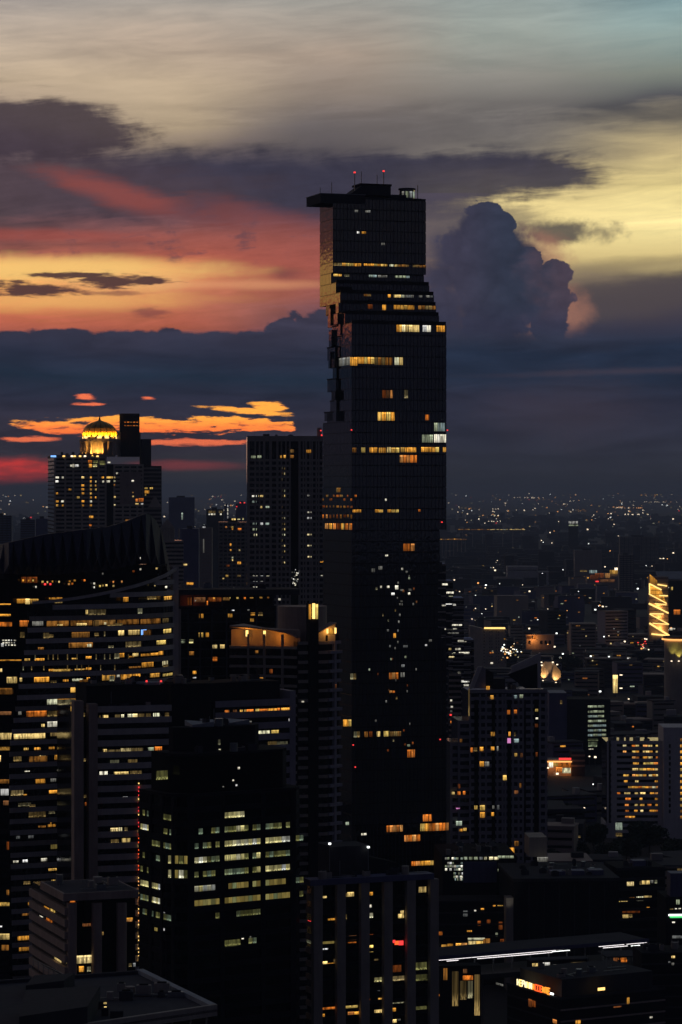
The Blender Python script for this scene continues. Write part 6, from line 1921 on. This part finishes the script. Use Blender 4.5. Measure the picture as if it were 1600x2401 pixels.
# ------------------------------------------------------------------ round-canopied hall at the right edge, yellow uplights
Rr = Bldg('round_canopy_hall', 'low hall with an orange-edged round canopy and yellow uplights at the right edge', 'hall', 1566, 2330, 0)
f = Face(Rr, 0, 0, 0, 1)
cxr = f.s(1600)
MB().cyl(cxr, 14, 0, wz(1505, 2330), 13, n=28).build('wall', 'concrete', Rr.root)
MB().cyl(cxr, 14, wz(1502, 2330), wz(1499, 2330), 15, n=28).build('canopy', 'lampo', Rr.root)
MB().cyl(cxr, 14, wz(1499, 2330), wz(1494, 2330), 14, n=28).build('roof', 'dark', Rr.root)
for px in (1575, 1592):
    p = (Rr.x + f.s(px), Rr.y - 1.5, wz(1548, 2330))
    lamp('SPOT', 3500, p, (1, 0.85, 0.15), 0.5, (p[0], p[1] + 3, p[2] + 8), 60)
    MB().cyl(f.s(px), -1.5, wz(1551, 2330), wz(1549, 2330), 0.7, n=8).build('uplighter', 'lamp', Rr.root)

clutter(Wb.root, 2, Wb.W - 4, 3, 40, Wb.front.z(0, 2068) + 1.2, 24, 32)
clutter(Y_.root, 3.5, Y_.W - 4, 5, Y_.Dp - 5, Y_.left.z(Y_.left.L, 2345) + 5.5, 16, 31)
clutter(Pd.root, 2, Pd.W - 4, 2, 36, Pd.front.z(0, 2008), 18, 33)
clutter(R1.root, 2, R1.W - 3, 2, 18, R1.front.z(0, 2035), 10, 34)
clutter(R3.root, 2, R3.W - 3, 2, 12, R3.front.z(0, 2234), 12, 35)
clutter(Lc.root, 12, Lc.W - 10, 8, 20, Lc.front.z(0, 1617) - 0.6, 8, 36)
clutter(Mh.root, 2, Mh.W - 3, 2, 24, Mh.front.z(0, 1737) - 0.5, 14, 37)
# ------------------------------------------------------------------ mid-distance towers in the gaps
def slim(name, label, px0, px1, y, D, mat, bandmat=None, fh=3.3, lit=(), yaw=0, depth=18, cat='tower', piers=0):
    b = Bldg(name, label, cat, px0, D, yaw)
    b.size(px1, depth=depth)
    f = b.front
    zz = wz(y, D)
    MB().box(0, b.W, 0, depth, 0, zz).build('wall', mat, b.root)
    MB().box(b.W * .3, b.W * .62, depth * .3, depth * .6, zz, zz + 3).build('roof_house', 'dark', b.root)
    if bandmat:
        bands(f, zz, fh, int(zz / fh), fh * 0.45, bandmat, 0, b.W, 0.4)
    if piers:
        posts(f, [b.W * k / piers for k in range(piers)] + [b.W - 1.0], 1.0, 0, zz, bandmat or mat, 0.5)
    for x0, y0, x1, y1, k in lit:
        f.win(ZK, x0, y0, x1, y1, k, d=-0.6)
    return b


slim('navy_tower', 'plain navy tower with a lit lift strip, behind the domed tower to its right', 426, 466, 1240, 2750, 'bluewall', None, lit=[(170, 830, 184, 890, 'V'), (190, 1278, 220, 1292, 'Y'), (215, 1440, 275, 1460, 'A')])
slim('dim_brown_tower', 'dim brownish tower beside the plain navy tower', 464, 497, 1238, 2900, 'brownstone', 'concrete', lit=[(360, 1060, 370, 1180, 'w'), (355, 950, 380, 962, 'W')])
slim('grey_flats_tower', 'grey block of flats with scattered amber windows, left of the grid-windowed hotel', 512, 584, 1224, 2350, 'glass', 'concrete', 3.1, piers=7, lit=[(610, 880, 645, 895, 'Y'), (660, 880, 685, 890, 'G'), (705, 875, 716, 892, 'G'), (605, 948, 625, 962, 'A'), (665, 965, 695, 982, 'O'), (555, 950, 570, 962, 'O'), (612, 968, 625, 980, 'A'), (595, 1100, 608, 1120, 'A'), (595, 1150, 608, 1165, 'A'), (612, 1215, 624, 1232, 'Y'), (612, 1238, 624, 1252, 'Y'), (660, 1258, 692, 1280, 'A'), (565, 1285, 592, 1302, 'o'), (672, 1150, 686, 1165, 'Y'), (558, 1375, 580, 1392, 'A'), (660, 1375, 690, 1390, 'a'), (530, 1400, 545, 1412, 'Y')])
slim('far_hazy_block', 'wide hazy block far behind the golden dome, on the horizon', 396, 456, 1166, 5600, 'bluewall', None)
slim('far_slim_tower', 'far slim tower with a string of white lights, left of the grid-windowed hotel', 526, 537, 1186, 4300, 'bluewall', None, lit=[(572, 762, 580, 782, 'W'), (572, 792, 580, 818, 'W'), (572, 826, 580, 850, 'W'), (572, 858, 580, 880, 'W')])
slim('far_red_lamp_tower', 'far dark tower with red lamps on its roof, behind the grey flats', 553, 584, 1180, 4600, 'bluewall', None, lit=[(680, 738, 692, 746, 'red'), (715, 738, 728, 746, 'red'), (650, 772, 660, 780, 'red')])
slim('far_office_pair', 'far office with two short rows of yellow windows, between the dome and the grid-windowed hotel', 484, 524, 1194, 4400, 'dark', None, lit=[(408, 812, 440, 828, 'y'), (442, 812, 470, 828, 'y'), (498, 812, 528, 828, 'y'), (408, 838, 420, 850, 'W'), (428, 838, 446, 850, 'W'), (452, 838, 468, 850, 'W'), (508, 838, 522, 850, 'W')])
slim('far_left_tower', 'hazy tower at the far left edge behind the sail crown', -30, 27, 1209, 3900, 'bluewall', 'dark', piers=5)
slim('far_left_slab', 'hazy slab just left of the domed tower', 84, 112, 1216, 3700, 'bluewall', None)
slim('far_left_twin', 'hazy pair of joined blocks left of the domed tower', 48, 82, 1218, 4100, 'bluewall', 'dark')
ZFk = lambda x: 1020 + x / 2.7034
far_r = [
    ('far_ribbed_tower', 'dim ribbed tower far right with red lamps on top', 1454, 1546, 1258, 7000, 'concrete', 'dark', 9),
    ('far_lit_slab', 'far slab with orange light at its foot, right', 1348, 1412, 1290, 5600, 'concrete', None, 0),
    ('far_grey_slab', 'far grey slab left of the zigzag-lit tower', 1453, 1487, 1300, 5000, 'concrete', 'dark', 4),
]
for nm, lb, a, b, y, D, m1, m2, pr in far_r:
    slim(nm, lb, a, b, y, D, m1, m2, piers=pr, depth=22)
Wh = Bldg('white_warehouse', 'long pale windowless warehouse far off, right of the skyscraper', 'warehouse', 1190, 5750, 0)
Wh.size(1262, depth=40)
MB().box(0, Wh.W, 0, 40, 0, wz(1328, 5750)).build('wall', 'pale', Wh.root)
MB().box(Wh.W, Wh.W * 1.35, 3, 40, 0, wz(1340, 5750)).build('annexe', 'pale', Wh.root)
MB().box(-Wh.W * .75, 0, -3, 20, 0, wz(1353, 5750)).build('low_wing', 'cream', Wh.root)
Wh.front.box(MB(), 2, Wh.W - 2, -0.5, 0, wz(1338, 5750), wz(1336, 5750)).build('window_band', 'blackglass', Wh.root)
Mk = Bldg('orange_market_block', 'far cluster of low roofs glowing orange, left of the zigzag-lit tower', 'market', 1378, 5400, 0)
Mk.size(1450, depth=40)
MB().box(0, Mk.W, 0, 40, 0, wz(1352, 5400)).build('wall', 'brownstone', Mk.root)
MB().box(Mk.W * .3, Mk.W * 1.1, 6, 40, 0, wz(1345, 5400)).build('wall', 'cream', Mk.root)
Mk.front.wins(ZF, [(985, 670, 1035, 700, 'o'), (1015, 660, 1070, 690, 'o'), (1080, 660, 1110, 690, 'O'), (1110, 640, 1160, 665, 'A'), (1140, 625, 1160, 640, 'lamp'), (1050, 700, 1140, 716, 'o'), (920, 640, 965, 650, 'y'), (980, 640, 1028, 660, 'V'), (1020, 708, 1040, 716, 'red')], d=-0.8)
# lit roads on stilts far away
for nm, lb, a, b, y, D in (('far_lit_viaduct', 'long thin line of yellow lamps of a far viaduct, right of the skyscraper', 1075, 1240, 1242, 9000), ('far_lit_ramp', 'short lower line of orange lamps of a far ramp, right of the skyscraper', 1033, 1096, 1265, 7800)):
    vd = Bldg(nm, lb, 'viaduct', a, D, 0)
    vd.size(b, depth=9)
    zz = wz(y, D)
    MB().box(0, vd.W, 0, 9, zz - 2.5, zz - 0.8).build('deck', 'concrete', vd.root)
    for k in range(7):
        MB().box(vd.W * (k + .4) / 7, vd.W * (k + .4) / 7 + 2.5, 3, 6, 0, zz - 2.5).build('pier', 'concrete', vd.root)
    n = 22 if b - a > 100 else 12
    for k in range(n):
        w = vd.W / n
        if R.random() < 0.93:
            MB().box(w * k, w * (k + R.uniform(.5, 1.0)), -0.3, 0, zz - 0.5, zz + R.uniform(0.8, 2.2)).build('lamp', 'Y' if b - a > 100 and k > 9 else 'a' if k % 3 else 'A', vd.root)
Sc = Bldg('far_lit_screens', 'two stacked white lit boards far off on the right', 'billboard', 1334, 8200, 0)
Sc.size(1356, depth=3)
zz = wz(1222, 8200)
MB().box(0, Sc.W, 0.2, 3, 0, zz - 6).build('frame', 'dark', Sc.root)
MB().box(0, Sc.W, -0.3, 0.1, zz - 7, zz).build('board', 'W', Sc.root)
MB().box(0, Sc.W, -0.3, 0.1, zz - 14, zz - 10).build('board', 'V', Sc.root)

# ------------------------------------------------------------------ low-rise quarter
OCC = []
for o in list(bpy.data.objects):
    if o.parent is None and o.type == 'EMPTY':
        for c in o.children:
            if c.type == 'MESH' and c.name.split('.')[0] in ('wall', 'glazing', 'storey', 'wing', 'base', 'annexe', 'low_wing', 'side_wing', 'lower_wing'):
                xs = [o.matrix_basis @ Vector(v) for v in c.bound_box]
                cxm, cym = sum(v.x for v in xs) / 8, sum(v.y for v in xs) / 8
                OCC.append((cxm, cym, max((Vector((v.x - cxm, v.y - cym))).length for v in xs)))
                if c.name.startswith('storey'):
                    break
_ub = {}


def ubox(mat):
    if mat not in _ub:
        _ub[mat] = MB().box(0, 1, 0, 1, 0, 1).mesh('block', mat)
    return _ub[mat]


PAL = ['concrete', 'dark', 'dark', 'brownstone', 'bluewall', 'violet', 'dark', 'bluewall', 'cream', 'dark']
KEEP = [(1505, 1590, 1492, 3300), (1255, 1325, 1606, 2720), (1228, 1308, 1518, 3380), (1095, 1198, 1556, 2990), (1428, 1465, 1628, 2600), (1280, 1376, 1838, 1880), (1378, 1438, 1766, 1960), (1415, 1640, 1990, 1545), (1130, 1300, 1366, 5750), (1370, 1455, 1366, 5400)]
zones = [  # px range
    (1285, 1640, 1300, 1530, 16, '', 'low buildings at the foot of the pale banded block'),
    (1035, 1640, 1560, 2400, 70, 'low concrete building with a dim flat roof in the dark quarter behind the condominium', 'low buildings behind the condominium'),
    (1035, 1640, 2400, 3600, 110, 'small low building in the dim quarter between condominium and horizon', 'low buildings of the middle quarter on the right'),
    (1035, 1640, 3600, 5600, 80, 'tiny far low building under the lamps of the right horizon', 'far low buildings on the right'),
    (385, 600, 2900, 5000, 26, 'small low building in the gap between domed tower and grid-windowed hotel', 'low buildings in the gap left of the hotel'),
]
NLOW = 0
MARKS = [('the tall stepped skyscraper', 1035, 1400), ('the cream gold-roofed hotel', 1145, 1520), ('the slanted glass sails', 1190, 1590), ('the faceted pavilion', 1290, 1580), ('the yellow advertising column', 1444, 1605), ('the pale banded block', 1490, 1760), ('the zigzag-lit tower', 1545, 1415), ('the lit strip office', 1390, 1700), ('the orange-lit shop', 1320, 1800), ('the arcaded hall', 1268, 1500), ('the white warehouse', 1226, 1345), ('the far lit viaduct', 1157, 1243), ('the orange market roofs', 1414, 1350), ('the far ribbed tower', 1500, 1270), ('the grey flats tower', 548, 1290), ('the plain navy tower', 446, 1300), ('the golden dome', 237, 1010), ('the far white boards', 1345, 1228)]
HUE = {'concrete': 'grey', 'pale': 'pale grey', 'dark': 'charcoal', 'brownstone': 'brown', 'cream': 'cream', 'violet': 'violet-grey', 'bluewall': 'navy', 'roofing': 'black', 'paleroof': 'bluish'}
LABELS = set()


def where(px, py):
    nm_, mx, my = min(MARKS, key=lambda q: (q[1] - px) ** 2 + (q[2] - py) ** 2)
    dx, dy = px - mx, py - my
    far_ = 'well ' if max(abs(dx), abs(dy)) > 70 else 'just '
    side = ('right of ' if dx > 0 else 'left of ') if abs(dx) > abs(dy) else ('below ' if dy > 0 else 'above ')
    return far_ + side + nm_


def single(parts, tail):
    for extra in ('', 'squat ', 'wide ', 'small ', 'narrow '):
        lb_ = extra + parts + ', ' + tail
        if lb_ not in LABELS:
            break
    LABELS.add(lb_)
    return lb_


for a, b, d0, d1, cnt, lab, grp in zones:
    made = tries = 0
    while made < cnt and tries < cnt * 30:
        tries += 1
        D = math.sqrt(R.uniform(d0 ** 2, d1 ** 2))
        px = R.uniform(a, b)
        w, dp = R.uniform(16, 46), R.uniform(14, 30)
        h = R.choice([8, 10, 12, 14, 16, 18, 22, 26]) * R.uniform(0.9, 1.15)
        if R.random() < 0.10:
            h *= 1.7
        x = wx(px, D)
        r = math.hypot(w, dp) / 2 + 2
        if any((x - q[0]) ** 2 + (D - q[1]) ** 2 < (q[2] + r) ** 2 for q in OCC):
            continue
        hp_ = r * F / D
        if any(D < k[3] and k[0] - hp_ < px < k[1] + hp_ and PY0 + (CAMH - h - 3) * F / D < k[2] for k in KEEP):
            continue
        OCC.append((x, D, r))
        made += 1
        NLOW += 1
        yaw = math.radians(R.uniform(-14, 24))
        m = R.choice(PAL)
        rm = R.choice(['roofing', 'roofing', 'dark', 'roofing', 'brownstone'])
        house = R.random() < 0.6
        nf = max(1, int(h / 3.6))
        litw = [(k, R.choice('AaYywWaOoV')) for k in range(nf) if R.random() < 0.26]
        shape = ('tall ' if h > 28 else 'low ' if h < 13 else '') + ('wide ' if w > 34 else 'narrow ' if w < 22 else '')
        lw = {0: 'unlit', 1: 'with one lit window', 2: 'with two lit windows'}.get(len(litw), 'with several lit windows')
        desc = shape + HUE[m] + ' building ' + lw
        tail = ', ' + where(px, PY0 + (CAMH - h) * F / D)
        base_ = desc + tail
        if base_ in LABELS:
            base_ = desc + ', ' + HUE[rm] + ' roof' + tail
        if base_ in LABELS:
            base_ = (desc + (', roof house' if house else ', bare roof') + tail).replace('with several lit windows', 'well lit').replace('with two lit windows', 'half lit')
        LABELS.add(base_)
        t = thing('low_building', base_, 'building', (x, D, 0), yaw, grp)
        put('wall', ubox(m), t, (-w / 2, -dp / 2, 0), 0, (w, dp, h))
        put('roof', ubox(rm), t, (-w / 2 - .3, -dp / 2 - .3, h), 0, (w + .6, dp + .6, R.choice([0.5, 0.8, 1.2])))
        if house:
            rw = R.uniform(3, 8)
            put('roof_house', ubox(R.choice(['concrete', 'dark', 'pale'])), t, (R.uniform(-w / 2, w / 2 - rw), R.uniform(-dp / 2, dp / 2 - 4), h + 0.6), 0, (rw, 4, R.uniform(2, 4)))
        for k in range(nf):
            if D < 3600:
                put('window_band', ubox('blackglass'), t, (-w / 2 + 1, -dp / 2 - 0.12, 1.4 + k * h / nf), 0, (w - 2, 0.15, 1.3))
            for kk, kd in litw:
                if kk == k:
                    put('window', pane_mesh(kd), t, (R.uniform(-w / 2 + 1, w / 2 - 4), -dp / 2 - 0.25, 1.5 + k * h / nf), 0, (R.uniform(1.2, 4.5), 0.1, 1.1))
far = MB()
for i in range(2600):
    D = 5600 + 15000 * R.random() ** 1.6
    px = R.uniform(-40, 1640)
    x = wx(px, D)
    w, dp, h = R.uniform(14, 60), R.uniform(14, 40), R.uniform(6, 26) * (2.2 if R.random() < 0.06 else 1)
    if any((x - q[0]) ** 2 + (D - q[1]) ** 2 < (q[2] + 40) ** 2 for q in OCC if q[1] > 5000):
        continue
    far.box(x, x + w, D, D + dp, 0, h)
for a, b, n_ in ((560, 1030, 420), (1665, 2150, 520), (-560, -60, 420)):     # the quarters beyond the frame and behind the tall tower
    for i in range(n_):
        D = math.sqrt(R.uniform(1500 ** 2, 5600 ** 2))
        x = wx(R.uniform(a, b), D)
        w, dp, h = R.uniform(14, 44), R.uniform(14, 30), R.uniform(8, 28)
        if any((x + w / 2 - q[0]) ** 2 + (D + dp / 2 - q[1]) ** 2 < (q[2] + 28) ** 2 for q in OCC):
            continue
        far.box(x, x + w, D, D + dp, 0, h)
far.build('distant_city', 'dark', kind='stuff', label='dim mass of distant low roofs out to the horizon', category='city')

# ------------------------------------------------------------------ lights of the plain: too many and too far to count
lights = {'lamp': MB(), 'lampo': MB(), 'lampw': MB(), 'Y': MB(), 'red': MB(), 'A': MB(), 'w': MB()}


def dot(px, py, size, kind, D=None):
    D = D or min(42000, (CAMH - 10) * F / max(2.0, py - PY0))
    x, z, r = wx(px, D), wz(py, D), size * D / F / 2
    lights[kind].hexa([(x - r, D, z - r * .8), (x + r, D, z - r * .8), (x + r, D + r, z - r * .8), (x - r, D + r, z - r * .8), (x - r, D, z + r * .8), (x + r, D, z + r * .8), (x + r, D + r, z + r * .8), (x - r, D + r, z + r * .8)])


kinds = ['lamp'] * 8 + ['lampo'] * 4 + ['lampw'] * 3 + ['Y'] * 5 + ['A'] * 3 + ['w'] * 5 + ['red']
for i in range(270):
    y = 1157 + 70 * R.random() ** 1.1
    dot(R.uniform(1052, 1640), y, R.choice([1.2, 1.5, 1.9, 2.3, 2.8, 3.6]) * (0.75 if y < 1172 else 1), R.choice(kinds))
for i in range(26):                    # rows of lamps along roads
    x0, y0 = R.uniform(1060, 1560), R.uniform(1160, 1225)
    k = R.choice(['lamp', 'lampo', 'A', 'w'])
    for j in range(R.randint(3, 8)):
        dot(x0 + j * R.uniform(5, 9), y0 + R.uniform(-.6, .6), R.uniform(1.8, 3.0), k)
for i in range(120):
    dot(R.uniform(1052, 1640), R.uniform(1226, 1330), R.choice([1.8, 2.2, 2.8, 3.6]), R.choice(kinds))
for i in range(120):
    y = R.uniform(1330, 1560)
    dot(R.uniform(1060, 1600), y, R.choice([1.8, 2.4, 3.0, 3.8]), R.choice(['lamp', 'w', 'w', 'Y', 'A', 'lampw', 'lampo']), (CAMH - 26) * F / (y - PY0))
for i in range(70):
    dot(R.uniform(384, 580), 1160 + 52 * R.random(), R.choice([1.8, 2.2, 2.8, 3.6]), R.choice(kinds))
for i in range(60):
    dot(R.uniform(384, 580), R.uniform(1215, 1390), R.choice([1.8, 2.4, 3.2]), R.choice(kinds))
for i in range(30):
    dot(R.uniform(-20, 114), 1160 + 60 * R.random() ** 1.3, R.choice([1.6, 2.2, 2.8, 3.6]), R.choice(kinds))
for i in range(160):
    y = R.uniform(1165, 1560)
    dot(R.choice([R.uniform(1650, 2150), R.uniform(-500, -20)]), y, R.uniform(1.5, 3.0), R.choice(kinds), (CAMH - 28) * F / (y - PY0))
for t in range(34):                    # the lit avenue climbing to the right
    u = t / 33
    dot(1505 + 95 * u + R.uniform(-3, 3), 1328 - 38 * u + R.uniform(-3, 3), R.uniform(1.8, 4.0), R.choice(['lamp', 'lamp', 'lampw', 'A']))
for t in range(40):                    # busy junctions
    dot(1200 + R.gauss(0, 9), 1525 + R.gauss(0, 7), R.uniform(1.6, 3.4), R.choice(['lamp', 'A', 'Y', 'lampw']), 2620)
for t in range(14):
    dot(1513 + R.gauss(0, 7), 1512 + R.gauss(0, 9), R.uniform(1.6, 3.4), R.choice(['lamp', 'Y', 'red']), 2700)
nm = {'lamp': 'warm white', 'lampo': 'orange', 'lampw': 'cold white', 'Y': 'yellow', 'red': 'red', 'A': 'amber', 'w': 'faint white'}
for k, mb in lights.items():
    mb.build('city_lights', k, kind='stuff', label='countless %s pinpoint lights scattered over the distant city' % nm[k], category='lights')

# ------------------------------------------------------------------ street lamps one can tell apart
lm = None
spots = [(262, 463, 3.6), (92, 523, 3.0), (676, 452, 2.6), (813, 640, 4.2), (833, 645, 3.6), (780, 636, 2.8), (627, 690, 3.4), (670, 958, 3.8), (1034, 848, 3.0), (1145, 858, 2.8), (800, 913, 3.4), (245, 838, 2.6), (204, 673, 2.8), (770, 665, 2.4), (157, 776, 2.4), (278, 774, 2.6), (796, 1195, 4.2), (220, 945, 2.6), (236, 950, 2.4), (258, 958, 2.6), (843, 876, 2.6), (1175, 832, 2.6), (1205, 834, 2.6), (1172, 692, 3.6), (1135, 1130, 2.6), (1190, 1115, 2.6), (868, 922, 2.2), (742, 468, 2.2), (1430, 540, 4.0), (852, 472, 4.6), (825, 540, 4.4), (300, 624, 2.2), (318, 624, 2.2), (336, 624, 2.2), (354, 624, 2.2), (372, 624, 2.2)]
spots += [((1240 + x / 4.3556 - 1020) * 2.7034, (1480 + y / 4.3556 - 1100) * 2.7034, s) for x, y, s in ((326, 272, 4), (680, 1285, 5), (620, 1278, 3), (312, 1955, 9), (322, 2000, 5), (288, 1900, 3.5), (566, 1806, 4), (660, 1562, 3.4), (730, 615, 4.5), (1190, 684, 4), (1388, 684, 4), (1022, 692, 3), (1268, 603, 4), (1298, 603, 4), (1245, 444, 3), (1355, 440, 3.4), (1465, 436, 3.4), (742, 460, 3), (676, 480, 3), (372, 358, 4), (957, 142, 3), (873, 170, 3), (674, 222, 3), (1528, 970, 3.6), (1340, 1026, 3.4), (878, 1086, 3), (965, 1090, 6))]
pole = MB().cyl(0, 0, 0, 8.6, 0.14, 0.09, n=6).mesh('pole', 'steel')
arm = MB().bar((0, 0, 8.5), (0, -1.4, 8.9), 0.12).mesh('arm', 'steel')
for x, y, sz in spots:
    px, py = 1020 + x / 2.7034, 1100 + y / 2.7034
    D = (CAMH - 9) * F / (py - PY0)
    hk = R.choice(['lamp', 'lampw', 'lamp'])
    t = thing('street_lamp', ('large ' if sz > 3.9 else 'small ' if sz < 2.7 else '') + ('cold white' if hk == 'lampw' else 'warm white') + ' street lamp glowing ' + where(px, py), 'street lamp', (wx(px, D), D, 0), 0, 'street lamps on the right')
    put('pole', pole, t)
    put('arm', arm, t)
    r = sz * D / F / 2
    MB().box(-r, r, -1.4 - r, -1.4 + r, 9 - r * .7, 9 + r * .7).build('lamp_head', hk, t)

# ------------------------------------------------------------------ trees
def crown_mesh(seed):
    r = random.Random(seed)
    mb = MB()
    lobes = [(r.uniform(-.3, .3), r.uniform(-.3, .3), r.uniform(.45, .85), r.uniform(.22, .36)) for _ in range(9)]
    for i in range(5200):
        lx, ly, lz, lr = r.choice(lobes)
        d = Vector((r.gauss(0, 1), r.gauss(0, 1), r.gauss(0, 1))).normalized() * lr * r.uniform(0.72, 1.08)
        c = Vector((lx, ly, lz)) + d * Vector((1, 1, .75)).length / 1.6
        a = Vector((r.gauss(0, 1), r.gauss(0, 1), r.gauss(0, 1))).normalized() * r.uniform(.02, .042)
        b = a.cross(Vector((r.gauss(0, 1), r.gauss(0, 1), r.gauss(0, 1)))).normalized() * a.length
        k = len(mb.v)
        mb.v += [tuple(c - a), tuple(c + b), tuple(c + a), tuple(c - b)]
        mb.f.append((k, k + 1, k + 2, k + 3))
    return mb.mesh('crown', 'leaf')


crowns = [crown_mesh(s) for s in (1, 2, 3)]
tm = MB()
tm.cyl(0, 0, 0, .45, .035, .022, n=8)
for k in range(6):
    a = k * 1.05
    tm.bar((0, 0, .34), (.26 * math.cos(a), .26 * math.sin(a), .66), .016)
trunk = tm.mesh('trunk', 'trunk')
for i, (px, py, D, w, lab) in enumerate(((1524, 1965, 1480, 16, 'big dark round tree in front of the pale banded block'), (1352, 2000, 1440, 11, 'dark tree in the black yard right of the condominium foot'), (1392, 1975, 1500, 12, 'dark tree left of the pale banded block at its foot'), (1320, 1935, 1600, 12, 'dark tree below the orange-lit shop block'), (1535, 1520, 3000, 20, 'dark tree clump under the zigzag-lit tower'), (1335, 1545, 2900, 20, 'dark tree right of the faceted pavilion'), (1385, 1548, 2850, 19, 'second dark tree to the right of the faceted pavilion'), (1110, 1560, 3150, 15, 'dark tree beside the cream hotel foot'), (1300, 2030, 1400, 11, 'dark tree behind the big black hall, left end'), (1440, 2020, 1420, 12, 'dark tree behind the big black hall, right end'), (1585, 2010, 1440, 12, 'dark tree at the right edge below the pale stair tower'), (1470, 2000, 1450, 11, 'smaller dark tree left of the big round tree'))):
    t = thing('tree', lab, 'tree', (wx(px, D), D, 0), i * 1.3)
    put('crown', crowns[i % 3], t, (0, 0, 0), 0, (w * 1.25, w * 1.25, w * .95))
    put('trunk', trunk, t, (0, 0, 0), 0, (w, w, w))
# ------------------------------------------------------------------ evening haze over the whole city
hz = MB().box(-61000, 61000, -5200, 111000, -1.0, 345.0)
ho = hz.build('haze', 'dark', kind='stuff', label='thin grey-blue evening haze over the whole city', category='haze')
hm = bpy.data.materials.new('haze')
hm.use_nodes = True
nt = hm.node_tree
nt.nodes.clear()
o_ = nt.nodes.new('ShaderNodeOutputMaterial')
v_ = nt.nodes.new('ShaderNodeVolumePrincipled')
v_.inputs['Color'].default_value = (0.62, 0.74, 1.0, 1)
v_.inputs['Density'].default_value = 4.6e-5
v_.inputs['Anisotropy'].default_value = 0.0
nt.links.new(v_.outputs[0], o_.inputs['Volume'])
ho.data.materials.clear()
ho.data.materials.append(hm)
